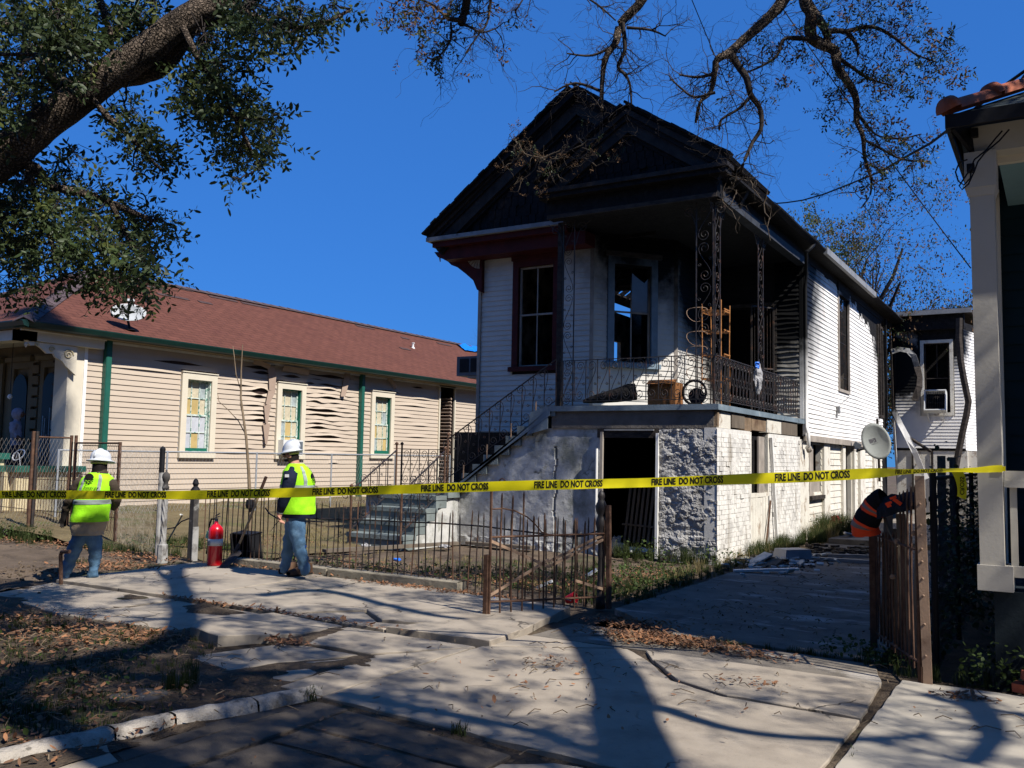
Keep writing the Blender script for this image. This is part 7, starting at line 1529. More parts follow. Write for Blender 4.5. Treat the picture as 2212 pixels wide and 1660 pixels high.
# ============================================================ right neighbour: porch column, railing, tiled eave
rh = thing('teal_house', 'dark teal house with pale porch column and clay hip tiles cut by the right edge', 'house', (1, 8, 0))
yC = 7.32
def cpt(u, v, y=yC): return OY(u, v, y)
cl0, cr0 = cpt(2096, 500).x, cpt(2149, 500).x; bx0, bx1 = cpt(2115, 1240).x-.01, cpt(2186, 1240).x+.01
zb0, zb1 = cpt(2150, 1277).z, cpt(2150, 1222).z; zc0, zc1 = cpt(2120, 405).z, cpt(2120, 328).z
col = MB(); col.prism([(cl0+.015, yC, zb1), (cr0+.012, yC, zb1), (cr0-.0, yC, zc0+.05), (cl0+.0, yC, zc0+.05)], Y_, .20); col.obj('column_shaft', m_rightw, rh)
mb = MB(); mb.bb(bx0, bx1, yC-.02, yC+.24, zb0, zb1); mb.obj('column_base', m_rightw, rh)
mb = MB(); mb.bb(cl0-.03, cr0+.02, yC-.02, yC+.22, zc0, zc1); mb.prism([(cl0-.03, yC-.015, zc0), (cl0, yC-.005, zc0-.06), (cr0, yC-.005, zc0-.06), (cr0+.02, yC-.015, zc0)], Y_, .2); mb.obj('column_capital', m_rightw, rh)
zr0, zr1 = cpt(2190, 1054).z, cpt(2190, 1018).z; zq0, zq1 = cpt(2200, 1250).z, cpt(2200, 1226).z
mb = MB(); mb.bb(cr0+.02, 3, yC+.05, yC+.12, zr0+.05, zr1); mb.bb(cr0+.02, 3, yC+.03, yC+.10, zr0, zr0+.05); mb.obj('top_rail', m_rightw, rh)
mb = MB(); mb.bb(bx1, 3, yC+.04, yC+.11, zq0, zq1); mb.obj('bottom_rail', m_rightw, rh)
for k in range(10):
    x = cpt(2190, 1150).x+k*.14; mb = MB(); mb.bb(x-.022, x+.022, yC+.06, yC+.10, zq1, zr0); mb.obj('baluster', m_rightw, rh)
zbm = cpt(2120, 270).z; 
mb = MB(); mb.prism([(cl0-.0, yC+.02, zc1), (4, yC+.02, zc1), (4, yC+.02, zbm), (cl0-.04, yC+.02, zbm)], Y_, .16); mb.obj('porch_beam', m_rightw, rh)
mb = MB(); mb.bb(cl0+.15, 4, yC+.18, yC+.24, zc1-.05, zc1+.02); mb.obj('beam_trim', m_cream, rh)
mb = MB(); mb.bb(cr0+.02, 4, yC+.2, 9.0, zc1+.0, zc1+.03); mb.obj('porch_ceiling', m_ltblue, rh)
mb = MB(); mb.bb(-.46, 4, 9.0, 9.15, .55, 4.05); mb.bb(-.46, 8, 9.16, 24, -.1, 4.2); mb.obj('house_wall', m_teal, rh)
siding(rh, m_teal, (-.46, 9.0, 0), X_, -Y_, 3, .7, 3.9, .16)
mb = MB(); mb.bb(-.50, -.43, 8.93, 8.97, .7, 4.0); mb.obj('corner_board', m_cream, rh)
mb = MB(); mb.bb(cpt(2140, 600).x+.02, .3, yC+.5, 9.0, 2.6, zc1); mb.obj('pale_panel', m_ltblue, rh) if False else None
mb = MB(); mb.bb(bx0+.10, 4, yC+.02, 9.3, -.1, zb0-.002); mb.obj('porch_base', m_tealdk, rh)
ec = cpt(2070, 246, 7.14); roofm = MB()
ex, ey, ez = cl0-.10, 7.10, zbm+.03
zt = 3.4
roof_sheet(roofm, [(ex, ey, ez), (ex+12, ey, ez), (ex+12-zt, ey+zt, ez+zt*.55), (ex+zt, ey+zt, ez+zt*.55)], .06)
roof_sheet(roofm, [(ex, ey, ez), (ex+zt, ey+zt, ez+zt*.55), (ex+zt, 24, ez+zt*.55), (ex, 24, ez)], .06)
roofm.obj('roof', mat('slate_black_roof', (.045, .055, .055), .8, .3, 5, .5, 40), rh)
mb = MB(); mb.bb(ex+.0, ex+12, ey-.03, ey, ez-.10, ez+.0); mb.bb(ex-.03, ex+.0, ey-.03, 24, ez-.10, ez+.0); mb.obj('fascia', m_black, rh)
mb = MB(); mb.prism([(ex+.0, ey+.02, ez-.1), (cl0+.01, yC+.02, zc1), (cl0-.01, yC+.02, zbm), (ex, ey+.1, ez-.02)], X_, .03); mb.obj('soffit', m_black, rh)
hd_ = Vector((1, 1, .55)).normalized(); hs_ = hd_.cross(Z_).normalized(); hu = hs_.cross(hd_)
for k in range(12):
    p0 = Vector((ex-.02, ey-.02, ez+.02))+hd_*(.40*k); mb = MB(); n = 10
    for e_, (off, r) in enumerate(((0, .100), (.05, .108), (.05, .094), (.44, .084))):
        for j in range(n+1):
            a = pi*j/n; mb.v.append(tuple(p0+hd_*off+hs_*cos(a)*r+hu*(sin(a)*r*.95+.02*(e_ < 2)-.01)))
    for e_ in range(3):
        for j in range(n): i = e_*(n+1)+j; mb.f.append((i, i+1, i+n+2, i+n+1)); mb.mi.append(0)
    mb.f.append(tuple(range(n, -1, -1))); mb.mi.append(0); mb.obj('hip_tile', m_clay, rh, smooth=True)
for lab, P in (('looped black wires dangling beside the column capital', [cpt(u, v, 7.18) for u, v in ((2165, 283), (2150, 300), (2130, 325), (2105, 345), (2098, 360), (2096, 385), (2082, 400), (2070, 392), (2064, 372), (2072, 352), (2090, 345))]), ('black wire from the eave bracket down to the column capital', [cpt(u, v, 7.17) for u, v in ((2180, 280), (2158, 305), (2128, 330), (2112, 350), (2104, 372), (2092, 398), (2078, 410), (2072, 402), (2090, 375), (2100, 360))])):
    wire(lab, P, .006)
for q_ in (cpt(2097, 364, 7.25), cpt(2105, 288, 7.3)): mb = MB(); mb.box(q_, (.05, .05, .06)); mb.obj('cable_clamp', m_black, rh)
mb = MB()
for k in range(26): mb.box((rnd.uniform(-.28, .25), 7.18+rnd.uniform(-.03, .05), rnd.uniform(-.0, .16)), (.13, .08, .06), Matrix.Rotation(rnd.uniform(-.6, .6), 3, 'Z') @ Matrix.Rotation(rnd.uniform(-.3, .3), 3, 'X'))
o = mb.obj('brick_rubble', m_brickred, kind='stuff')
# dark overgrown strip between driveway and the teal house
chain('chain_link_fence', 'vine covered chain link fence in deep shade beside the pale column', (-.86, 7.6, 0), (-.95, 17, 0), .0, 1.45, .09, m_black, [(k/5, 1.5, .025, m_black) for k in range(6)], ptm=m_black, r=.002)
weeds('vines', [(-.9, 8.6, .12, .8, .0, 1.35, 500), (-.92, 11, .15, 1.8, 0, 1.5, 1500), (-.95, 14.5, .2, 2.4, 0, 1.7, 1400), (-1.0, 9.8, .15, .4, 1.0, 1.8, 260)], m_leaf, 33, .055)
weeds('undergrowth', [(-.4, 10, .35, 2, 0, .9, 700)], m_leaf, 34, .06)
for k, (u0, u1, v0, v1) in enumerate(((2024, 2044, 985, 1090), (2050, 2066, 988, 1090))):
    a, b = OY(u0, v0, 12.5), OY(u1, v1, 12.5); mb = MB(); mb.bb(a.x, b.x, 12.5, 12.53, .1, a.z); o = mb.obj('fence_board', m_plankg); o['label'] = ('left' if k == 0 else 'right')+' one of two weathered boards standing above the dark vines'; o['category'] = 'board'

# ============================================================ behind the camera: unseen oak and houses opposite, added to block sky light
oak3 = thing('oak_tree', 'broad live oak added unseen behind the viewer to block sky light', 'tree', (-4, -5, 0), 'sky blocking oaks added behind the viewer')
bark_limb([(-4, -5, -.1), (-4.2, -5, 2), (-4.4, -4.8, 5)], [.6, .5, .4], 14, 8, 'trunk', oak3)
rng = np.random.default_rng(99); N = 15000
a_ = rng.uniform(0, 2*pi, N); q_ = np.sqrt(rng.uniform(0, 1, N)); zz_ = rng.uniform(-1, 1, N)
P_ = np.stack([-5+15*q_*np.cos(a_), -7.0+8.0*q_*np.sin(a_), 7.6+2.6*zz_*np.sqrt(np.maximum(.05, 1-q_**2))], -1)
V, F = scatter(np.array(LEAF_V)*.42, LEAF_F, P_, rotmats(rng, N, 0), rng.uniform(.6, 1.3, N)); link('crown', npmesh('crown', V, F, m_leaf), oak3)
for k in range(7):
    t = k*2*pi/7; bark_limb([(-4.4, -4.8, 4.6), (-4.8+4*cos(t), -6+2.6*sin(t), 6.4), (-5+10*cos(t), -7+5*sin(t), 8)], [.2, .12, .05], 8, 6, 'limb', oak3)
for k, (x0, x1, hgt, lab) in enumerate(((-30, -19, 7.5, 'plain unseen house added across the street far left to block sky light'), (-17, -7, 8.5, 'tall unseen house added across the street behind the viewer to block sky light'), (-5, 6, 7.0, 'low unseen house added across the street behind the viewer to block sky light'), (8, 20, 8.5, 'tall unseen house added across the street to the right to block sky light'))):
    hh_ = thing('house', lab, 'house', ((x0+x1)/2, -19, 0), 'sky blocking houses added across the street'); mb = MB(); mb.bb(x0, x1, -30, -18, -.1, hgt-2); mb.obj('wall', m_trimgrey if k % 2 else m_brown, hh_)
    mb = MB(); xm = (x0+x1)/2; mb.prism([(x0-.4, -17.4, hgt-2), (x1+.4, -17.4, hgt-2), (xm, -17.4, hgt+1.5)], -Y_, 13); mb.obj('roof', m_shingle_char, hh_)
# ============================================================ people
def skin_body(T, joints, bones, matfn, mats_, wr=.010, sub=2, seed=1):
    names = list(joints); me = bpy.data.meshes.new('body'); me.from_pydata([tuple(joints[n][0]) for n in names], [(names.index(a), names.index(b)) for a, b in bones], [])
    o = bpy.data.objects.new('body', me); COL.objects.link(o)
    sm = o.modifiers.new('s', 'SKIN'); sm.use_smooth_shade = True; sm.branch_smoothing = .6
    for i, n in enumerate(names):
        sv = me.skin_vertices[0].data[i]; r = joints[n][1]; sv.radius = (r, r) if not isinstance(r, tuple) else r; sv.use_root = (i == 0)
    ss = o.modifiers.new('u', 'SUBSURF'); ss.levels = sub; ss.render_levels = sub
    dg = bpy.context.evaluated_depsgraph_get(); m2 = bpy.data.meshes.new_from_object(o.evaluated_get(dg)); bpy.data.objects.remove(o)
    n = len(m2.vertices); co = np.empty(n*3, np.float32); m2.vertices.foreach_get('co', co); co = co.reshape(-1, 3); nn = np.empty(n*3, np.float32); m2.vertices.foreach_get('normal', nn); nn = nn.reshape(-1, 3)
    for i in range(n):
        p = Vector(co[i]); 
        if matfn(p) in (0, 1): co[i] += nn[i]*(wr*fbm((p.x*9, p.y*9, p.z*16+seed), 1, 3)+wr*.7*sin(p.z*48+6*fbm(p*5)))
    m2.vertices.foreach_set('co', co.ravel()); m2.materials.clear()
    for m in mats_: m2.materials.append(m)
    for p in m2.polygons: p.material_index = matfn(p.center); p.use_smooth = True
    m2.update(); return link('body', m2, T)
def hand(J, B, wrist, p, d, palm, curl, s=1.0):
    """five fingers from the palm; p palm centre, d finger direction, palm sideways axis"""
    d = Vector(d).normalized(); a = Vector(palm).normalized(); n = d.cross(a).normalized()
    J[wrist+'_palm'] = (Vector(p), .030*s); B.append((wrist, wrist+'_palm'))
    for k, (o, l) in enumerate(((-.028, .055), (-.010, .066), (.008, .062), (.026, .048))):
        b = Vector(p)+d*.035+a*o; q = b+d*l*.5+n*curl*l*.4; e = q+d*l*.25+n*curl*l*.8
        J[f'{wrist}_f{k}a'] = (b, .0095*s); J[f'{wrist}_f{k}b'] = (q, .009*s); J[f'{wrist}_f{k}c'] = (e, .008*s)
        B += [(wrist+'_palm', f'{wrist}_f{k}a'), (f'{wrist}_f{k}a', f'{wrist}_f{k}b'), (f'{wrist}_f{k}b', f'{wrist}_f{k}c')]
    b = Vector(p)-a*.038; e = b+d*.03+n*curl*.03
    J[wrist+'_t0'] = (b, .010*s); J[wrist+'_t1'] = (e, .009*s); B += [(wrist+'_palm', wrist+'_t0'), (wrist+'_t0', wrist+'_t1')]
def shell(secs, a0=0, a1=2*pi, n=36, off=0., wr=.006, seed=0, sub=5, p=2.4, t0=0, t1=1):
    """clothing shell: secs [(centre, right, fwd, rx, ry)] bottom to top; angles measured from right towards fwd"""
    mb = MB()
    def f(s, t):
        t = t0+(t1-t0)*t; q = t*(len(secs)-1); i = min(len(secs)-2, int(q)); w_ = q-i; A, Bq = secs[i], secs[i+1]; w2 = w_
        c = A[0].lerp(Bq[0], w2); r = A[1].lerp(Bq[1], w2); fw = A[2].lerp(Bq[2], w2); rx = A[3]*(1-w2)+Bq[3]*w2+off; ry = A[4]*(1-w2)+Bq[4]*w2+off
        a = a0+(a1-a0)*s; ca, sa = cos(a), sin(a); k = (abs(ca)**p+abs(sa)**p)**(-1/p)
        P = c+r*(rx*ca*k)+fw*(ry*sa*k); o = (r*ca+fw*sa); return P+o*(wr*fbm((P.x*7, P.y*7, P.z*13+seed), 1, 3)+wr*.6*sin(P.z*38+5*fbm(P*4)))
    mb.grid(f, n, (len(secs)-1)*sub); return mb
def hard_hat(T, c, fwd, right, up, s=1.0, band=True):
    R = Matrix((right, fwd, up)).transposed(); mb = MB()
    prof = [(.150, -.012), (.152, -.004), (.112, .012), (.110, .03), (.108, .06), (.098, .095), (.075, .122), (.045, .137), (0, .142)]
    mb.lathe([(r*s, z*s) for r, z in prof], c, 26, R); hb = mb.obj('hard_hat', m_hat, T, smooth=True)
    mb = MB(); mb.tube([Vector(c)+R @ Vector((0, s*.112*cos(a), s*(.02+.128*sin(a)))) for a in np.linspace(.1, pi-.1, 14)], .012*s, 6); mb.obj('ridge', m_hat, hb, smooth=True)
    mb = MB(); mb.prism([Vector(c)+R @ Vector((x*s, y*s, -.01*s)) for x, y in [(.13*cos(a), .06+.125*sin(a)) for a in np.linspace(.15, pi-.15, 9)]], up, -.008*s); mb.obj('peak', m_hat, hb)
    mb = MB(); mb.tube([Vector(c)+R @ Vector((.096*s*cos(a), .096*s*sin(a), -.035*s)) for a in np.linspace(pi+.2, 2*pi-.2, 12)], .012, 5); mb.obj('neck_band', m_hatband, hb)
    return hb
def logo(T, fn):
    """round emblem with wave bands, and the name below, as flat print; fn maps (x, z) print coords to a point"""
    mb = MB(); N = 30; i0 = 0
    def disc_band(za, zb, wave_b, wave_a):
        pts = []
        xs = np.linspace(-1, 1, 25); top = []; bot = []
        for x in xs:
            zt = min(zb(x), math.sqrt(max(0, 1-x*x))); zl = max(za(x), -math.sqrt(max(0, 1-x*x)))
            if zt > zl: top.append((x, zt)); bot.append((x, zl))
        i = len(mb.v)
        for a in bot+top: mb.v.append(tuple(fn(a[0]*.062, a[1]*.062+.03)))
        m_ = len(bot)
        for k in range(m_-1): mb.f.append((i+k, i+k+1, i+m_+k+1, i+m_+k)); mb.mi.append(0)
    wv = lambda o: (lambda x: o+.09*sin(x*9))
    disc_band(wv(-.02), lambda x: 2, 0, 0); disc_band(wv(-.36), wv(-.16), 0, 0); disc_band(wv(-.64), wv(-.48), 0, 0); disc_band(lambda x: -2, wv(-.78), 0, 0)
    mb.obj('emblem', m_ink, T)
    text_obj('Entergy', .062, m_ink, 'lettering', lambda a, b, c: tuple(fn(a+.03, b-.075)), T, 0, 0, .28, .92)
# ---- worker seen from behind, standing in the dug pit
def W(t, u, v, dd=0): return DP(u, v, t+dd)
t1_ = (G(165, 1252)).dot(CF)-Vector((0, 0, EYE)).dot(CF); t1_ = (G(165, 1252)-Vector((0, 0, EYE))).dot(CF)
zx = lambda x, y, dd=0: DP(x*.2478, 914+.2478*y, t1_+dd)
w1 = thing('person', 'worker seen from behind in lime vest and tan shirt standing at the dug pit', 'person', tuple(G(165, 1255)), 'utility workers in hi vis vests and grey hard hats')
J = {}; B = []
def j(n, x, y, r, dd=0): J[n] = (zx(x, y, dd), r)
j('hips', 765, 945, .135); j('waist', 775, 850, (.165, .13)); j('chest', 810, 640, (.165, .12)); j('upper', 845, 510, (.13, .10)); j('neck', 862, 430, .055); j('head0', 872, 372, .078, .01); j('head1', 876, 310, .082, .01)
B += [('hips', 'waist'), ('waist', 'chest'), ('chest', 'upper'), ('upper', 'neck'), ('neck', 'head0'), ('head0', 'head1')]
j('ls', 690, 520, .072); j('le', 600, 690, .062, .03); j('lw', 560, 790, .042, .06); j('rs', 990, 520, .068); j('re', 1015, 690, .058, .10); j('rw', 985, 740, .04, .32)
B += [('upper', 'ls'), ('ls', 'le'), ('le', 'lw'), ('upper', 'rs'), ('rs', 're'), ('re', 'rw')]
j('lh', 690, 990, .105); j('lk', 620, 1170, .078, .02); j('la', 545, 1375, .062, -.02); j('rh', 840, 990, .105); j('rk', 830, 1170, .075, .05); j('ra', 805, 1335, .060, .06); j('lt', 540, 1440, .05, .02); j('rt', 805, 1400, .05, .12)
B += [('hips', 'lh'), ('lh', 'lk'), ('lk', 'la'), ('la', 'lt'), ('hips', 'rh'), ('rh', 'rk'), ('rk', 'ra'), ('ra', 'rt')]
hand(J, B, 'lw', zx(555, 850, .06), -Z_, CR, .3, 1.25); hand(J, B, 'rw', zx(975, 720, .42), CF, CR, .3, 1)
zbelt = zx(760, 950).z; zneck = zx(862, 445).z
def mf1(p):
    if p.z > zneck-.0: return 3
    if p.z < zbelt-.02 and (p-zx(555, 860)).length > .17: return 0
    if (p-zx(555, 860)).length < .13: return 4
    if (p-zx(975, 720, .42)).length < .12: return 4
    return 1 if (p.z < zx(0, 560).z or True) else 2
skin_body(w1, J, B, mf1, [m_jean, m_brnj, m_khaki, m_skindk, m_glove], .012)
R1, F1 = CR.copy(), Vector((CF.x, CF.y, 0)).normalized()
secs = [(zx(765, 975), R1, F1, .178, .15), (zx(768, 920), R1, F1, .196, .16), (zx(775, 850), R1, F1, .20, .16), (zx(780, 800), R1, F1, .19, .155)]
shell(secs, n=40, seed=3, wr=.007).obj('shirt_tail', m_khaki, w1, smooth=True)
secs = [(zx(780, 858), R1, F1, .213, .175), (zx(795, 760), R1, F1, .205, .17), (zx(812, 660), R1, F1, .20, .165), (zx(835, 560), R1, F1, .20, .16), (zx(850, 480), R1, F1, .175, .135), (zx(858, 432), R1, F1, .095, .085)]
vest = shell(secs, n=48, seed=5, wr=.006).obj('vest', m_hivis, w1, smooth=True)
shell(secs, n=48, seed=5, wr=.006, off=.004, t0=.31, t1=.39).obj('reflective_band', m_refl, vest, smooth=True)
for a in (-pi/2-.62, -pi/2+.42):
    shell(secs, a, a+.20, 4, off=.005, seed=5, wr=.006, t0=.475, t1=.93).obj('shoulder_band', m_refl, vest, smooth=True)
o1 = zx(825, 500, -.25)
def f1(x, z):     # print wraps on the back surface of the vest
    P = o1+R1*x+Z_*z; P = P+F1*(.25-.165+.35*x*x+.05*max(0, z)); return P
t_ = zx(825, 505); 
def f1b(x, z):
    q = (t_.z+z-secs[3][0].z)/(secs[4][0].z-secs[3][0].z); rx = .20+(.175-.20)*q; ry = .16+(.135-.16)*q; c = secs[3][0].lerp(secs[4][0], q); cx = (t_-c).dot(R1)+x; k = min(.98, abs(cx)/rx)
    return c+R1*cx-F1*(ry*(1-k**2.4)**(1/2.4)+.014)
logo(vest, f1b)
hard_hat(w1, zx(878, 330, .0), Vector((F1.x*.9+CR.x*.3, F1.y*.9+CR.y*.3, -.12)).normalized(), CR, Vector((.06, -.04, 1)).normalized(), .93)
mb = MB(); mb.grid(lambda s, t: zx(870, 375, .01)+CR*(.083*cos(s*2*pi))+F1*(.092*sin(s*2*pi))+Z_*(-.06+.10*t), 18, 5); mb.obj('hair', m_hair, w1, smooth=True)
mb = MB(); mb.grid(lambda s, t: zx(868, 420, .0)+CR*((.10-.02*t)*cos(s*2*pi))+F1*((.09-.015*t)*sin(s*2*pi))+Z_*(-.03+.05*t), 18, 3); mb.obj('collar', m_brnj, w1, smooth=True)
# ---- worker in profile walking along the fence
t2_ = (G(635, 1252)-Vector((0, 0, EYE))).dot(CF)
zy = lambda x, y, dd=0: DP(365.6+x*.2478, 914+.2478*y, t2_+dd)
w2 = thing('person', 'worker in profile in lime vest and navy jacket walking past the picket fence', 'person', tuple(G(625, 1252)), 'utility workers in hi vis vests and grey hard hats')
J = {}; B = []
def j(n, x, y, r, dd=0): J[n] = (zy(x, y, dd), r)
j('hips', 1120, 830, .150); j('waist', 1118, 740, (.15, .17)); j('chest', 1110, 560, (.15, .17)); j('upper', 1115, 430, (.12, .13)); j('neck', 1095, 345, .060); j('head0', 1062, 285, .078); j('head1', 1068, 225, .085)
B += [('hips', 'waist'), ('waist', 'chest'), ('chest', 'upper'), ('upper', 'neck'), ('neck', 'head0'), ('head0', 'head1')]
j('ls', 1065, 440, .085, -.14); j('le', 1010, 640, .066, -.20); j('lw', 965, 775, .043, -.18); j('rs', 1130, 440, .075, .16); j('re', 1070, 640, .058, .24); j('rw', 1000, 720, .04, .22)
B += [('upper', 'ls'), ('ls', 'le'), ('le', 'lw'), ('upper', 'rs'), ('rs', 're'), ('re', 'rw')]
j('lh', 1118, 900, .125, -.09); j('lk', 1128, 1080, .085, -.10); j('la', 1190, 1290, .064, -.08); j('lt', 1180, 1330, .05, -.08); j('rh', 1085, 900, .115, .10); j('rk', 1040, 1090, .080, .10); j('ra', 1000, 1290, .060, .10); j('rt', 990, 1320, .05, .10)
B += [('hips', 'lh'), ('lh', 'lk'), ('lk', 'la'), ('la', 'lt'), ('hips', 'rh'), ('rh', 'rk'), ('rk', 'ra'), ('ra', 'rt')]
hand(J, B, 'lw', zy(962, 815, -.18), Vector((0, 0, -1)), CF, .9, 1.15); hand(J, B, 'rw', zy(975, 760, .22), -Z_, CF, .8, 1.1)
zb2 = zy(1120, 812).z; zn2 = zy(1095, 352).z
def mf2(p):
    if p.z > zn2: return 2
    if (p-zy(962, 822, -.18)).length < .115 or (p-zy(972, 770, .22)).length < .10: return 2
    if p.z < zb2 and (p-zy(962, 800, -.18)).length > .10: return 0
    return 1
skin_body(w2, J, B, mf2, [m_jean, m_navy, m_skin], .010, seed=7)
az2 = radians(-45-68); F2 = Vector((sin(az2), cos(az2), 0)); R2 = Vector((F2.y, -F2.x, 0))
secs = [(zy(1118, 790), R2, F2, .185, .215), (zy(1120, 700), R2, F2, .180, .215), (zy(1118, 600), R2, F2, .175, .21), (zy(1120, 500), R2, F2, .165, .20), (zy(1118, 420), R2, F2, .15, .165), (zy(1105, 355), R2, F2, .08, .09)]
ves2 = shell(secs, n=48, seed=9, wr=.006).obj('vest', m_hivis, w2, smooth=True)
shell(secs, n=48, seed=9, wr=.006, off=.005, t0=.44, t1=.52).obj('reflective_band', m_refl, ves2, smooth=True)
for a in (-pi/2+.55, -pi/2-.9):
    shell(secs, a, a+.22, 4, off=.006, seed=9, wr=.006, t0=.52, t1=.93).obj('shoulder_band', m_refl, ves2, smooth=True)
shell([(zy(1122, 825), R2, F2, .175, .20), (zy(1120, 780), R2, F2, .178, .208)], n=36, seed=4).obj('jacket_hem', m_navy, w2, smooth=True)
tz2 = zy(1120, 500)
def f2b(x, z):
    q = (tz2.z+z-secs[3][0].z)/(secs[4][0].z-secs[3][0].z); q = max(-1, min(1, q)); rx = .165+(.15-.165)*q; ry = .20+(.165-.20)*q; c = secs[3][0].lerp(secs[4][0], q); k = min(.98, abs(x)/rx)
    return c+R2*x-F2*(ry*(1-k**2.4)**(1/2.4)+.014)
logo(ves2, f2b)
# near sleeve over the vest: armhole edge and sleeve
mb = MB(); mb.tube([zy(1062, 430, -.20), zy(1045, 520, -.235), zy(1012, 640, -.225), zy(985, 710, -.21), zy(968, 768, -.185)], [.082, .080, .070, .062, .046], 14); o = mb.obj('sleeve', m_navy, w2, smooth=True)
mb = MB(); mb.tube([zy(968, 768, -.185), zy(963, 782, -.183)], [.045, .042], 12); mb.obj('cuff', m_refl, o)
mb = MB(); c = zy(1026, 461, -.318); mb.box(c, (.048, .006, .034), Matrix((CR, CF, CU)).transposed()); o = mb.obj('sleeve_patch', m_acwhite, o)
mb = MB(); mb.box(c-CF*.004+CU*.009-CR*.006, (.024, .002, .008), Matrix((CR, CF, CU)).transposed()); mb.obj('patch_mark', m_bluep, o) if False else None
hard_hat(w2, zy(1062, 250), Vector((F2.x, F2.y, -.20)).normalized(), Vector((R2.x, R2.y, 0)), Vector((.05, .0, 1)).normalized(), .98)
# head features: nose, ear, beard, hair
fc = zy(1066, 290); Rh = Matrix((R2, F2, Z_)).transposed()
mb = MB(); mb.prism([fc+F2*.08+Z_*.03, fc+F2*.118-Z_*.012, fc+F2*.08-Z_*.022], R2, .022); mb.obj('nose', m_skin, w2)
mb = MB(); mb.lathe([(0, -.008), (.02, -.006), (.028, .004), (0, .008)], fc-R2*.088-F2*.005, 10, Rh @ Matrix.Rotation(pi/2, 3, 'Y')); mb.obj('ear', m_skin, w2)
mb = MB(); mb.grid(lambda s, t: fc+R2*(.086*cos(pi+s*pi))+F2*(-.096*abs(sin(s*pi))+.01)+Z_*(-.045+.075*t), 16, 4); mb.obj('hair', m_hair, w2, smooth=True)
mb = MB(); mb.grid(lambda s, t: fc+R2*(.081*cos(s*pi))+F2*(.088*sin(s*pi))+Z_*(-.068+.03*t), 16, 3); mb.obj('beard', m_hair, w2, smooth=True)
mb = MB(); mb.bar(fc+F2*.092+Z_*.022-R2*.06, fc+F2*.092+Z_*.022+R2*.06, .012, .024); mb.bar(fc+F2*.085+Z_*.025-R2*.07, fc-R2*.088+Z_*.02, .006, .006); mb.obj('sunglasses', m_black, w2)
def boot(T, heel, toe, up_h=.09, w_=.05):
    heel, toe = Vector(heel), Vector(toe); d = (toe-heel); L_ = d.length; d.normalize(); s = Vector((-d.y, d.x, 0)).normalized(); mb = MB()
    def f(a, b):
        x = a; hgt = up_h*(1-.55*max(0, (x-.35)/.65)**.7)*(1 if x < .96 else .7); wd = w_*(1-.22*(x-.6)**2*4)*(.72+.28*sin(min(1, x*3)*pi/2))*(1 if x < .93 else .75); th = pi*b
        return heel+d*(L_*x)+s*(wd*cos(th))+Z_*(.018+(hgt)*max(0, sin(th))**.7)
    mb.grid(f, 14, 12); o = mb.obj('boot', m_boot, T, smooth=True)
    mb = MB(); n = 12; pts = [heel+d*(L_*x)+s*(w_*1.08*y*(.8+.2*sin(min(1, x*3)*pi/2))) for x, y in [(0, -.6), (.1, -1), (.5, -.9), (.75, -1.05), (.97, -.6), (1.02, 0), (.97, .6), (.75, 1.05), (.5, .9), (.1, 1), (0, .6)]]
    mb.prism([p+Z_*.0 for p in pts], Z_, .022); mb.obj('sole', m_glove, o)
gb_ = lambda x, y: G(365.6+x*.2478, 914+.2478*y)
a_ = gb_(1235, 1335); b_b = gb_(1035, 1362); boot(w2, a_+Z_*.03, b_b+Z_*.03, .12, .058)
a_ = gb_(1040, 1325)+Vector((.0, .12, 0)); b_b = gb_(940, 1340)+Vector((0, .05, 0)); boot(w2, a_+Z_*.03, b_b+Z_*.03, .11, .056)
mb = MB(); mb.tube([zy(975, 835, -.2), zy(930, 880, -.2), zy(885, 945, -.2)], [.006, .005, .003], 5); o = mb.obj('tool_rod', m_black); o['label'] = 'thin dark probe rod held low in the hand of the profile worker'; o['category'] = 'tool'
# ---- hooded person on the left porch
t3_ = 20.4; zp = lambda x, y, dd=0: DP(x*.1872, 713+.1872*y, t3_+dd)
w3 = thing('person', 'person in a grey hooded sweatshirt standing on the porch behind the green capped wall', 'person', tuple(zp(190, 2040)))
J = {}; B = []
def j(n, x, y, r, dd=0): J[n] = (zp(x, y, dd), r)
j('hips', 195, 1330, .15); j('waist', 185, 1230, .15); j('chest', 178, 1130, .16); j('upper', 180, 1070, .12); j('neck', 195, 1035, .065); j('head0', 208, 990, .10, .0); j('head1', 210, 965, .10)
B += [('hips', 'waist'), ('waist', 'chest'), ('chest', 'upper'), ('upper', 'neck'), ('neck', 'head0'), ('head0', 'head1')]
j('ls', 150, 1085, .085, -.12); j('le', 150, 1200, .07, -.16); j('lw', 215, 1250, .05, -.14); B += [('upper', 'ls'), ('ls', 'le'), ('le', 'lw')]
j('rs', 215, 1090, .075, .14); j('re', 210, 1190, .06, .16); j('rw', 230, 1260, .045, .12); B += [('upper', 'rs'), ('rs', 're'), ('re', 'rw')]
j('lk', 190, 1520, .08, -.08); j('la', 190, 1700, .05, -.08); j('rk', 200, 1520, .08, .1); j('ra', 200, 1700, .05, .1); B += [('hips', 'lk'), ('lk', 'la'), ('hips', 'rk'), ('rk', 'ra')]
hand(J, B, 'lw', zp(238, 1262, -.14), CR, CF, .3, 1.1)
zw3 = zp(0, 1330).z
skin_body(w3, J, B, lambda p: 1 if p.z > zw3 and (p-zp(238, 1262, -.14)).length > .1 else (2 if p.z > zw3 else 0), [m_navy, m_hood, m_skindk], .012, seed=11)
mb = MB(); c = zp(212, 975); mb.grid(lambda s, t: c+CR*(-.02+.13*cos(s*2*pi)*sin(.25+t*2.6))+CF*(.12*sin(s*2*pi)*sin(.25+t*2.6))+Z_*(.15*cos(.2+t*2.4)), 18, 10); hd3 = mb.obj('hood', m_hood, w3, smooth=True)
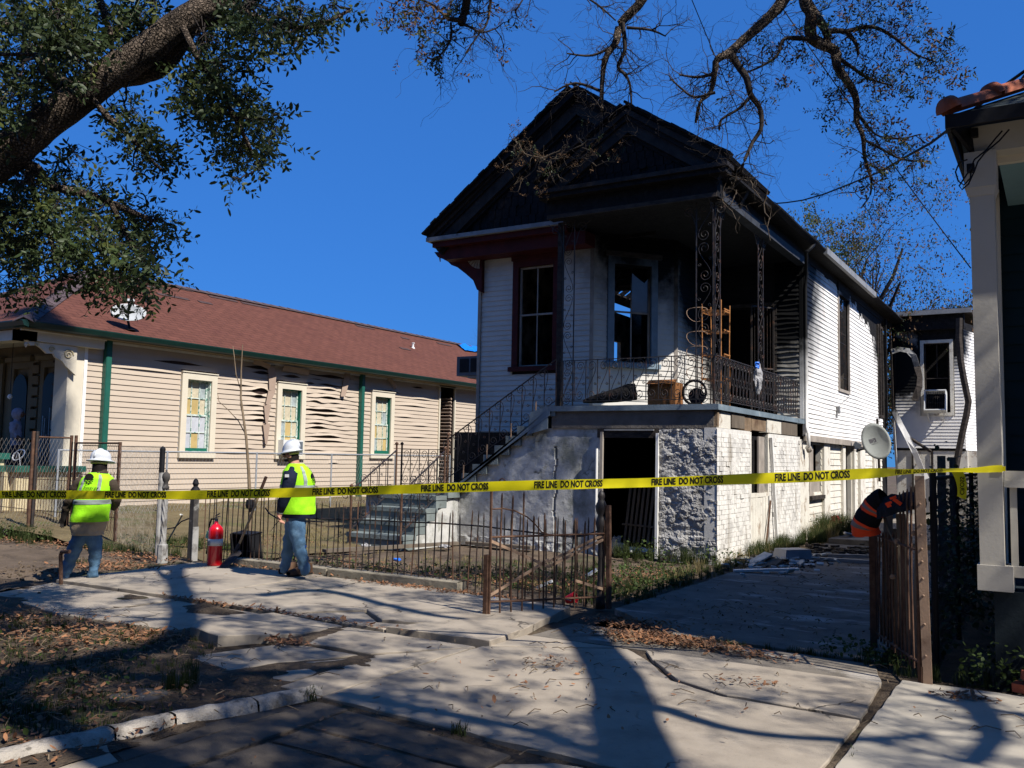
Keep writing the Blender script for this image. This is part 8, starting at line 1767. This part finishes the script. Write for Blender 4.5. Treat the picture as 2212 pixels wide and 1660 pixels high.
mb = MB(); mb.lathe([(0, -.07), (.05, -.05), (.068, 0), (.05, .05), (0, .07)], c+CR*.075-Z_*.005, 12); mb.obj('face', m_skindk, w3, smooth=True)
mb = MB(); mb.prism([c+CR*.14+Z_*.02, c+CR*.175-Z_*.015, c+CR*.14-Z_*.025], CF, .02); mb.obj('nose', m_skindk, w3)

# ============================================================ fire line tape
ta, tb_ = Vector((-.40, 7.27, 0)), Vector((-9.4, 4.2, 0)); tn = Vector((-(tb_-ta).y, (tb_-ta).x, 0)).normalized()
kv = [(-60, 1070), (0, 1069), (390, 1070), (700, 1063), (1100, 1050), (1400, 1043), (1750, 1030), (1900, 1022), (2000, 1018), (2060, 1016), (2110, 1016), (2150, 1013), (2168, 1013)]
def tv_(u):
    for (a, b), (c, d) in zip(kv, kv[1:]):
        if u <= c: t = (u-a)/(c-a); return b+(d-b)*t
    return kv[-1][1]
def tpt(u):
    d = ray(u, tv_(u)); E0 = Vector((0, 0, EYE)); return E0+d*((ta-E0).dot(tn)/d.dot(tn))
def thf(u): return .038 if u < 1880 else (.038-.024*min(1, (u-1880)/150) if u < 2080 else .016+.010*min(1, (u-2080)/60))
US = list(np.linspace(-40, 2166, 360)); TP = [tpt(u) for u in US]; SS = [0]
for a, b in zip(TP, TP[1:]): SS.append(SS[-1]+(b-a).length)
tp_ = thing('barrier_tape', 'yellow plastic tape printed FIRE LINE DO NOT CROSS stretched across the whole view', 'tape', tuple(TP[-1]))
tn2 = tn if tn.dot(Vector((0, -1, 0))) > 0 else -tn
def tat(s, w_):
    s = max(0, min(SS[-1]-1e-4, s)); i = int(np.searchsorted(SS, s)); i = max(1, i); k = (s-SS[i-1])/(SS[i]-SS[i-1]); c = TP[i-1].lerp(TP[i], k); u = US[i-1]+(US[i]-US[i-1])*k
    tw = .14*sin(s*1.7+.5)+.10*sin(s*4.1)+.16*fbm((s*2.3, 0, 0)); h = thf(u)*(1+.05*sin(s*2.9))
    if u > 1900: tw += .5*sin((u-1900)*.022)
    return c+Z_*(w_*h*cos(tw))+tn2*(w_*h*sin(tw)+.005*sin(s*3+w_*1.2))
mb = MB(); mb.grid(lambda a, b: tat(a*SS[-1], b*2-1), 420, 4); mb.obj('ribbon', m_tape, tp_, smooth=True)
def s_of(u): i = int(np.searchsorted(US, u)); i = min(max(1, i), len(US)-1); k = (u-US[i-1])/(US[i]-US[i-1]); return SS[i-1]*(1-k)+SS[i]*k
for uc, half in ((74, 74), (292, 71), (515, 73), (745, 76), (982, 78), (1227, 79), (1484, 83), (1754, 87), (1985, 55)):
    s0 = s_of(uc); Lh = (s_of(uc+half)-s_of(uc-half))/2
    text_obj('FIRE LINE  DO NOT CROSS', .062, m_ink, 'lettering', lambda a, b, c, s0=s0, Lh=Lh: tuple(tat(s0+a*Lh/.400, b/.0335)+tn2*.0018), tp_, 0, .0024)
mb = MB(); mb.grid(lambda a, b: OY(2072+20*a*(1-a)+8*a-3+26*(b-.5)*(1-.3*a), 1020+(60-8*(1-b))*a, 7.5)-Y_*.02, 8, 2); hg = mb.obj('loose_tail', m_tape, tp_, smooth=True)
text_obj('CROSS', .05, m_ink, 'lettering', lambda a, b, c: tuple(OY(2078+b*260, 1050-a*260, 7.47)-Y_*.003), hg, 0, .001)
mb = MB(); mb.box((cr0+.0, yC-.006, OY(2160, 1013, yC).z), (.06, .008, .035)); mb.obj('tied_end', m_tape, tp_)
# ============================================================ small things
def single(mb, name, mt, label, cat, smooth=False, group=None):
    o = mb.obj(name, mt, smooth=smooth); o['label'] = label; o['category'] = cat
    if group: o['group'] = group
    return o
# fire extinguisher
fp = G(463, 1226); fp = Vector((fp.x, fp.y, .022))
fe = thing('fire_extinguisher', 'tall red fire extinguisher with white label band standing on the sidewalk edge', 'fire extinguisher', tuple(fp))
mb = MB(); mb.lathe([(0, 0), (.092, 0), (.098, .02), (.098, .46), (.09, .50), (.055, .54), (.028, .56), (.025, .59), (0, .59)], fp, 24); mb.obj('cylinder', m_fireb, fe, smooth=True)
mb = MB(); mb.lathe([(.099, .27), (.0995, .27), (.0995, .36), (.099, .36)], fp, 24); lb = mb.obj('label_band', m_acwhite, fe, smooth=True)
mb = MB()
for k in range(5): mb.bb(-.03, .03, 0, .001, -.03+k*.013, -.024+k*.013)
mm = mb.mesh('print_lines', m_logo); link('print_lines', mm, lb, M=Matrix.Translation(fp+Vector((-.02, -.1005, .31))) @ Matrix.Rotation(-.1, 4, 'Z'))
mb = MB(); mb.lathe([(0, .58), (.022, .58), (.022, .63), (0, .63)], fp, 10); mb.bar(fp+Vector((-.02, 0, .64)), fp+Vector((.09, -.02, .665)), .02, .01); mb.bar(fp+Vector((-.02, 0, .66)), fp+Vector((.08, -.02, .70)), .02, .008); mb.obj('valve_handle', m_acgrey, fe)
mb = MB(); mb.tube([fp+Vector((-.02, 0, .62)), fp+Vector((-.10, 0, .615)), fp+Vector((-.16, .02, .52)), fp+Vector((-.18, .03, .38)), fp+Vector((-.20, .05, .26)), fp+Vector((-.23, .06, .14))], [.011, .012, .012, .012, .014, .018], 8); mb.obj('hose', m_black, fe, smooth=True)
mb = MB(); mb.box(fp+Vector((-.13, -.02, .40)), (.07, .01, .10), Matrix.Rotation(.3, 3, 'Y')); mb.obj('tag', mat('mint_tag', (.28, .55, .36), .6, .1, 5, 0), fe)
# long handled shovel leaning on the fence
b0 = G(472, 1232)+Z_*.02; b1 = OY(512, 1188, 8.62); top = OY(575, 1030, 8.80)
sv = thing('shovel', 'long handled shovel leaning on the fence beside the red extinguisher', 'shovel', tuple(b0))
mb = MB(); d = (b1-b0).normalized(); s = d.cross(Y_).normalized(); nn = s.cross(d)
mb.grid(lambda a, b: b0.lerp(b1, b)+s*((a-.5)*.24*(.55+.45*min(1, b*3)) if b < .85 else (a-.5)*.24*(1-(b-.85)*4))+nn*(.035*(2*a-1)**2), 10, 12); mb.obj('blade', m_shovel, sv, smooth=True)
mid = b1.lerp(top, .78)
mb = MB(); mb.tube([b1-d*.06, b1.lerp(top, .08)], [.022, .02], 8); mb.obj('socket', m_shovel, sv)
mb = MB(); mb.tube([b1.lerp(top, .06), b1.lerp(top, .4)+Vector((.01, 0, 0)), mid], .017, 8); mb.obj('handle', m_handle, sv)
mb = MB(); mb.tube([mid, top], .021, 8); mb.obj('grip', m_brown, sv)
# black tray behind the fence
bx = OY(543, 1180, 9.35)
bn = thing('black_bin', 'square black plastic bin tipped up behind the picket fence', 'bin', (bx.x, bx.y, 0))
mb = MB(); Rb = Matrix.Rotation(.12, 3, 'X'); mb.box((bx.x, 9.35, .20), (.37, .03, .36), Rb, taper=1.05); mb.obj('base', m_black, bn)
for dx, dz_2, sx, sz in ((-.19, 0, .02, .38), (.19, 0, .02, .38), (0, .19, .40, .02), (0, -.18, .38, .02)): mb = MB(); mb.box((bx.x+dx, 9.25, .20+dz_2), (sx, .22, sz), Rb); mb.obj('rim', m_black, bn)
# white pipe and bits on the lawn
single(MB().tube([OX(390, 1112, -12.0)-Z_*0, G(395, 1113, .06), G(440, 1110, .07), G(480, 1106, .08), G(494, 1100, .12)], .014, 6), 'plastic_pipe', m_acwhite, 'thin white plastic pipe lying on the lawn behind the dark fence post', 'pipe')
def crumple(name, label, cat, c, s, mt, seed, flat=.6, group=None):
    mb = MB(); c = Vector(c); mb.grid(lambda a, b: c+Vector((s*cos(2*pi*a)*sin(pi*b), s*sin(2*pi*a)*sin(pi*b)*.8, s*flat*cos(pi*b)+s*flat*.6))*(1+.7*fbm((cos(2*pi*a)*2, sin(2*pi*a)*2, b*3+seed), 1, 4)), 18, 10); return single(mb, name, mt, label, cat, group=group)
crumple('plastic_scrap', 'crumpled white plastic scrap on the soil left of the bottom step', 'litter', G(790, 1183), .06, m_bagw, 1)
crumple('plastic_scrap', 'blue and white wrapper on the ivy before the steps', 'litter', G(858, 1212), .06, m_bluep, 2, .3)
crumple('plastic_scrap', 'small blue scrap behind the picket fence near the gate', 'litter', G(1067, 1299), .035, m_bluep, 3)
crumple('plastic_bag', 'white plastic bag lying just inside the dark basement doorway', 'bag', G(1330, 1192), .14, m_bagw, 4, .9)
crumple('plastic_scrap', 'white bag lying at the foot of the stair side wall', 'litter', G(958, 1183), .10, m_bagw, 5, .3)
crumple('plastic_scrap', 'white and blue wrapper on the sooty driveway before the debris', 'litter', G(1720, 1225), .09, m_bagw, 6, .25)
c = G(1233, 1308); rb = thing('paper_cup', 'crushed red paper cup on leaves behind the open gate', 'cup', tuple(c))
mb = MB(); mb.lathe([(0, 0), (.04, 0), (.058, .11), (.05, .11), (.035, .01)], c+Vector((-.05, 0, .05)), 14, Matrix.Rotation(1.2, 3, 'Y')); mb.obj('cup', m_redp, rb, smooth=False)
mb = MB(); mb.box(c+Vector((-.01, -.047, .07)), (.035, .002, .02)); mb.box(c+Vector((.02, -.047, .06)), (.015, .002, .015)); mb.obj('print_mark', m_acwhite, rb)
for k, (u, v, rz) in enumerate(((1176, 1272, .3), (1275, 1248, .7))):
    c = G(u, v); mb = MB(); mb.box(c+Z_*.05, (.20, .07, .03), Matrix.Rotation(rz, 3, 'Z') @ Matrix.Rotation(-.35-rz*.3, 3, 'Y')); single(mb, 'foam_strip', m_acwhite, ('white foam strip on the ivy left of the crushed cup', 'white foam strip propped in weeds beside the turned gate post')[k], 'litter')
# timbers lying along the stair wall
for k, (u0, v0, u1, v1) in enumerate(((1000, 1166, 1260, 1186), (1010, 1178, 1150, 1190), (700, 1196, 990, 1180), (1150, 1172, 1290, 1182))):
    a, b = G(u0, v0), G(u1, v1); mb = MB(); mb.bar(a+Z_*.04, b+Z_*.05, .14, .05); single(mb, 'plank', m_plankg, ('long grey plank lying along the foot of the stucco wall', 'short grey plank in front of the long one by the stucco wall', 'grey plank edging the ground before the bottom step', 'split board lying left of the basement doorway')[k], 'plank')
# debris on the driveway edge
tub = thing('plastic_tub', 'upturned grey blue plastic tub against the white brick wall', 'tub', tuple(G(1715, 1205))); c = G(1712, 1212)
mb = MB(); mb.box(c+Z_*.09, (.55, .36, .20), Matrix.Rotation(.9, 3, 'Z'), taper=.82); mb.obj('shell', m_tub, tub); mb = MB(); mb.box(c+Z_*.015, (.60, .41, .025), Matrix.Rotation(.9, 3, 'Z')); mb.obj('rim', m_tub, tub)
deb = [(1636, 1222, .42, .30, .02, .5, .7, m_debris, 'torn pale board tipped up on the debris heap', 'board'), (1655, 1238, .9, .10, .03, .05, .5, m_acwhite, 'long white trim strip lying on the near edge of the debris', 'trim strip'), (1690, 1212, .5, .36, .03, .1, .3, m_debris, 'flat grey board under the leaning post', 'board'), (1780, 1205, 1.7, .08, .05, .02, .25, m_graygut, 'long grey gutter length across the driveway', 'gutter'), (1840, 1216, 1.5, .10, .05, .0, .1, m_graygut, 'short bent gutter length nearest the riveted gate', 'gutter'), (1665, 1226, .3, .25, .02, .4, 1.2, m_plankg, 'dark split board in the debris heap', 'board')]
for u, v, lx, ly, lz, tl, rz, mt, lab, cat in deb:
    c = G(u, v); mb = MB(); mb.box(c+Z_*(.03+lx*.25*sin(tl)), (lx, ly, lz), Matrix.Rotation(rz, 3, 'Z') @ Matrix.Rotation(-tl, 3, 'Y')); single(mb, cat.replace(' ', '_'), mt, lab, cat)
m = MB()
for _ in range(300):
    q = G(rnd.gauss(1690, 50), rnd.gauss(1214, 8)); s = rnd.uniform(.015, .06); m.box(q+Z_*rnd.uniform(0, .05), (s*1.6, s, s*.3), Matrix.Rotation(rnd.uniform(0, 6), 3, 'Z') @ Matrix.Rotation(rnd.uniform(-.8, .8), 3, 'X'))
for _ in range(200):
    q = G(rnd.uniform(1740, 1890), rnd.gauss(1196, 5)); s = rnd.uniform(.02, .08); m.box(q+Z_*rnd.uniform(0, .08), (s*1.6, s, s*.5), Matrix.Rotation(rnd.uniform(0, 6), 3, 'Z'))
m.obj('debris', m_charlt, kind='stuff')
m = MB()
for _ in range(120):
    q = G(rnd.gauss(1680, 50), rnd.gauss(1218, 12)); s = rnd.uniform(.02, .08); m.box(q+Z_*rnd.uniform(0, .08), (s*1.6, s, s*.3), Matrix.Rotation(rnd.uniform(0, 6), 3, 'Z') @ Matrix.Rotation(rnd.uniform(-.8, .8), 3, 'X'))
m.obj('debris', m_debris, kind='stuff')
# pallet frame and sheets in the basement doorway
pl = thing('pallet', 'pale slatted frame leaning inside the dark basement doorway', 'pallet', tuple(OY(1380, 1180, 14.3)))
for k in range(7):
    x = OY(1352, 1100, 14.3).x+k*.085; mb = MB(); mb.bar((x, 14.25, .15), (x+.03, 14.45, 1.15), .045, .02, up=(0, 1, 0)); mb.obj('slat', m_plankg, pl)
mb = MB(); mb.bar((OY(1345, 1100, 14.3).x, 14.3, .45), (OY(1345, 1100, 14.3).x+.75, 14.3, .42), .03, .06, up=(0, 1, 0)); mb.obj('cross_rail', m_plankg, pl)
crumple('plastic_sheet', 'grey sheeting heaped on the floor of the basement doorway', 'sheet', OY(1385, 1195, 14.0)+Z_*.0, .28, m_debris, 9, .15)
# on the porch
zS = ZS
rug = thing('rolled_rug', 'scorched black rolled rug lying behind the porch railing', 'rug', tuple(OY(1330, 866, 14.1))); mb = MB()
mb.tube([OY(1260, 868, 14.1), OY(1290, 862, 14.15), OY(1330, 855, 14.2), OY(1360, 848, 14.2), OY(1374, 846, 14.25)], [.03, .08, .12, .15, .14], 12); mb.obj('roll', m_char, rug, smooth=True)
c0_, c1_ = OY(1399, 868, 14.0), OY(1459, 826, 14.0)
bxn = thing('carton', 'burnt brown carton standing on the porch behind the railing', 'carton', tuple(c0_)); mb = MB(); mb.bb(c0_.x, c1_.x, 14.0, 14.35, 2.45, c1_.z); mb.obj('box', m_woodbr, bxn)
mb = MB(); mb.box(((c0_.x+c1_.x)/2, 14.0, c1_.z+.01), (c1_.x-c0_.x, .16, .012), Matrix.Rotation(.5, 3, 'X')); mb.obj('flap', m_woodbr, bxn)
c = OY(1500, 848, 14.15); rr = (OY(1527, 848, 14.15)-c).length
wh = thing('wheel', 'round black burnt wheel rim standing on the porch corner', 'wheel', (c.x, c.y, 2.45)); mb = MB(); c.z = 2.45+rr
mb.tube([c+Vector((rr*.93*cos(t), 0, rr*.93*sin(t))) for t in np.linspace(0, 2*pi, 30)[:-1]], .022, 6, closed=True); mb.obj('tyre', m_char, wh, smooth=True)
mb = MB(); mb.lathe([(0, -.01), (rr*.6, -.02), (rr*.66, 0), (rr*.6, .02), (0, .01)], c+Vector((.02, .04, -.06)), 20, Matrix.Rotation(pi/2, 3, 'X')); mb.obj('hub_plate', m_black, wh)
bk_ = thing('baker_rack', 'rusted twisted metal shelf rack standing behind the porch corner post', 'shelf rack', tuple(OY(1530, 868, 14.4)))
xk0, xk1 = OY(1516, 700, 14.4).x, OY(1566, 700, 14.4).x; zk1 = OY(1540, 655, 14.4).z
for x, y in ((xk0, 14.4), (xk1-.05, 14.35), (xk0+.05, 14.7), (xk1, 14.65)):
    mb = MB(); mb.tube([(x, y, 2.45), (x+rnd.uniform(-.01, .01), y, 3.4), (x, y, zk1+rnd.uniform(-.1, .05))], .012, 6); mb.obj('leg', m_baker, bk_)
for z in (2.9, 3.3, 3.7, 4.05, zk1-.15):
    mb = MB(); mb.bar((xk0-.02, 14.4, z+.02), (xk1, 14.38, z-.03), .012, .02); mb.bar((xk0, 14.7, z), (xk1, 14.66, z-.02), .012, .02); mb.bar((xk0, 14.4, z), (xk0+.04, 14.7, z), .012, .02); mb.bar((xk1, 14.36, z), (xk1, 14.66, z), .012, .02)
    for k in range(5): mb.bar((xk0, 14.45+k*.05, z-.005), (xk1, 14.43+k*.05, z-.02), .006, .006)
    mb.obj('shelf', m_baker, bk_)
for z in (3.0, 3.35, 3.6, 4.0):
    mb = MB(); mb.tube([(xk0-.15+.3*cos(t)*.6+.1, 14.3+.02*sin(3*t), z+.12*sin(t)+.03*cos(2*t)) for t in np.linspace(0, 5, 14)], .006, 4); mb.obj('bent_wire', m_rustlt, bk_)
pb = OX(1638, 800, -4.62); bg_ = thing('hanging_bag', 'white and blue plastic bags tied to the slender porch side post', 'bag', tuple(pb))
mb = MB(); mb.grid(lambda a, b: pb+Vector((.05*cos(2*pi*a), .10*sin(2*pi*a), 0))*(.25+1.0*sin(pi*min(1, b*.85+.1)))*(1+.5*fbm((cos(2*pi*a)*3, sin(2*pi*a)*3, b*5), 1, 3))+Z_*(.12-.55*b), 14, 16); mb.obj('white_bag', m_bagw, bg_)
mb = MB(); mb.grid(lambda a, b: pb+Vector((.04*cos(2*pi*a), .05*sin(2*pi*a)-.06, 0))*(1+.5*fbm((a*5, b*5, 1)))+Z_*(.14-.12*b), 10, 6); mb.obj('blue_bag', m_bluep, bg_)
# window unit of the rear wing
a, b = OY(2000, 850, YE-.35), OY(2040, 880, YE-.35)
ac = thing('air_conditioner', 'gutted white air conditioner tilted out of the burnt rear wing window', 'air conditioner', tuple(a)); Rr = Matrix.Rotation(-.28, 3, 'X'); c = (a+b)/2
fx, fz_ = (b.x-a.x)/2*1.15, abs(a.z-b.z)/2+.10
for dx, dz2, sx, sz in ((-fx, 0, .03, fz_*2), (fx, 0, .03, fz_*2), (0, fz_, fx*2+.03, .03), (0, -fz_, fx*2+.03, .03)): mb = MB(); mb.box(c+Rr @ Vector((dx, .12, dz2)), (sx, .32, sz), Rr); mb.obj('casing', m_acwhite, ac)
for k in range(9): mb = MB(); mb.box(c+Rr @ Vector((-fx+.04+k*(2*fx-.08)/8, .05, 0)), (.012, .01, fz_*2), Rr); mb.obj('grille_bar', m_charlt, ac)
for k in range(4): mb = MB(); mb.box(c+Rr @ Vector((0, .052, -fz_+.06+k*fz_*.6)), (2*fx, .01, .01), Rr); mb.obj('grille_bar', m_charlt, ac)
for s_ in (-1, 1): mb = MB(); mb.bar(c+Vector((s_*fx*.8, .0, -fz_)), c+Vector((s_*fx*.7, .32, -fz_-.32)), .03, .03); mb.obj('support', m_trimw, ac)
# dull satellite dish by the driveway side
cD = OX(1893, 955, -3.95); dish('satellite_dish', 'dull grey satellite dish on the broken side wall above the tape', OX(1850, 975, -4.5), cD, (.10, -.98, .18), (-.35, 0, 1), .33, .47, m_dishdk, True, False)
mb = MB(); q = OX(1852, 962, -4.35); mb.box(q, (.16, .1, .12), Matrix.Rotation(.5, 3, 'Y')); single(mb, 'flood_light', m_acgrey, 'small grey flood light fixed left of the dull dish', 'lamp')
# slatted heap in the weeds
a = G(1845, 1160); sh = thing('louvre_panel', 'cream slatted louvre panel leaning in the weeds behind the jacket', 'panel', tuple(a))
for k in range(8): mb = MB(); q = OX(1850, 1122+k*6, -3.9); mb.bar(q+Y_*-.3, q+Y_*.9, .04, .07, up=(1, 0, .4)); mb.obj('slat', m_lime, sh)
mb = MB(); mb.tube([OX(u, v, -3.8) for u, v in ((1825, 1152), (1850, 1158), (1870, 1154), (1875, 1146))], .03, 7); single(mb, 'curved_pipe', m_lime, 'curved cream pipe at the foot of the louvre panel', 'pipe', True)
crumple('red_rag', 'dark red rag on the ground left of the louvre panel', 'rag', OX(1806, 1138, -4.2), .11, mat('maroon_cloth', (.12, .02, .02), .9, .3, 6, .5, 20), 12, 1.0)
# firefighter coat thrown over the riveted gate
ct = thing('firefighter_coat', 'black firefighter coat with orange and grey bands slung over the gate rods', 'coat', tuple(OY(1920, 1075, 7.8)))
def cz(x, y, yy): return OY(1828+.2203*x, 914+.2203*y, yy)     # coat outline in image crop pixels
# shoulders and back hung over the rod tops, sleeve falling to the left
def coat_pt(a, b):      # a from the collar end (right) to the sleeve end (left), b front to back over the gate
    x = 775-480*a; top = 700-18*sin(a*2.6)+34*a*a; hang = (150+70*a) if b < .5 else 160
    q = abs(b-.5)*2; y = top+hang*q**1.5*(1 if b < .5 else .8); dep = 7.42+.62*a+.20*sin((b-.5)*pi)
    p = cz(x, y, dep); return p+Vector((fbm(p*6)*.03, fbm(p*7+Vector((3, 0, 0)))*.045, fbm(p*6+Vector((0, 5, 0)))*.022))
mb = MB(); mb.grid(coat_pt, 30, 18); mb.obj('coat_back', m_bunkblk, ct, smooth=True)
AX = [(372, 735), (318, 760), (262, 830), (215, 925), (175, 1010), (190, 1085)]
def sleeve(t0, t1, r0, r1, mt, name, off=0.):
    def ax(t):
        q = t*(len(AX)-1); i = min(len(AX)-2, int(q)); w_ = q-i; return cz(AX[i][0]*(1-w_)+AX[i+1][0]*w_, AX[i][1]*(1-w_)+AX[i+1][1]*w_, 7.93+.10*t)
    mb = MB()
    def f(u, v):
        t = t0+(t1-t0)*v; P = ax(t); d = (ax(min(1, t+.05))-ax(max(0, t-.05))).normalized(); s = d.cross(Y_).normalized(); n2 = s.cross(d); r = .078+.030*t+off
        k = 1+.18*fbm((cos(2*pi*u)*1.6, sin(2*pi*u)*1.6, t*4), 1, 3)
        return P+(s*cos(2*pi*u)+n2*sin(2*pi*u)*.75)*r*k
    mb.grid(f, 22, max(3, int(22*(t1-t0)))); return mb.obj(name, mt, ct, smooth=True)
sleeve(0, .93, 0, 0, m_bunkblk, 'sleeve')
for t0, t1, mt, nm in ((.34, .39, m_orange, 'band'), (.39, .44, m_reflgr, 'band'), (.44, .49, m_orange, 'band'), (.70, .755, m_orange, 'band'), (.755, .81, m_reflgr, 'band'), (.81, 1.0, m_orange, 'cuff')): sleeve(t0, t1, 0, 0, mt, nm, .005)
for (x0, y0, x1, y1, w_) in ((430, 745, 490, 722, .012), (462, 745, 540, 800, .020), (385, 800, 445, 775, .014), (400, 822, 440, 806, .014)):
    mb = MB(); A_, B_ = cz(x0, y0, 7.50), cz(x1, y1, 7.50); mb.bar(A_, B_, .006, w_*1.4, up=(0, 0, 1)); mb.obj('lettering_patch', m_orange, ct)
# broken low marker post with a blue tip
p = G(650, 1217)+Vector((0, .0, 0)); p = OY(652, 1210, 8.76); mk = thing('marker_stake', 'short marker stake with blue flagging behind the walking worker', 'stake', (p.x, 8.76, .1)); mb = MB(); mb.bb(p.x-.012, p.x+.012, 8.75, 8.77, .08, .34); mb.obj('stake', m_plankg, mk); mb = MB(); mb.box((p.x+.03, 8.76, .35), (.07, .02, .03), Matrix.Rotation(.4, 3, 'Y')); mb.obj('flagging', m_bluep, mk)
# pipe riser by the pit
p = G(133, 1262); pr2 = thing('riser_pipe', 'bent rusty pipe riser standing at the edge of the dug pit', 'pipe', tuple(p)); mb = MB(); mb.tube([p-Z_*.1, OY(131, 1200, p.y), OY(133, 1193, p.y), OY(150, 1192, p.y)], .022, 8); mb.obj('pipe', m_rust, pr2)
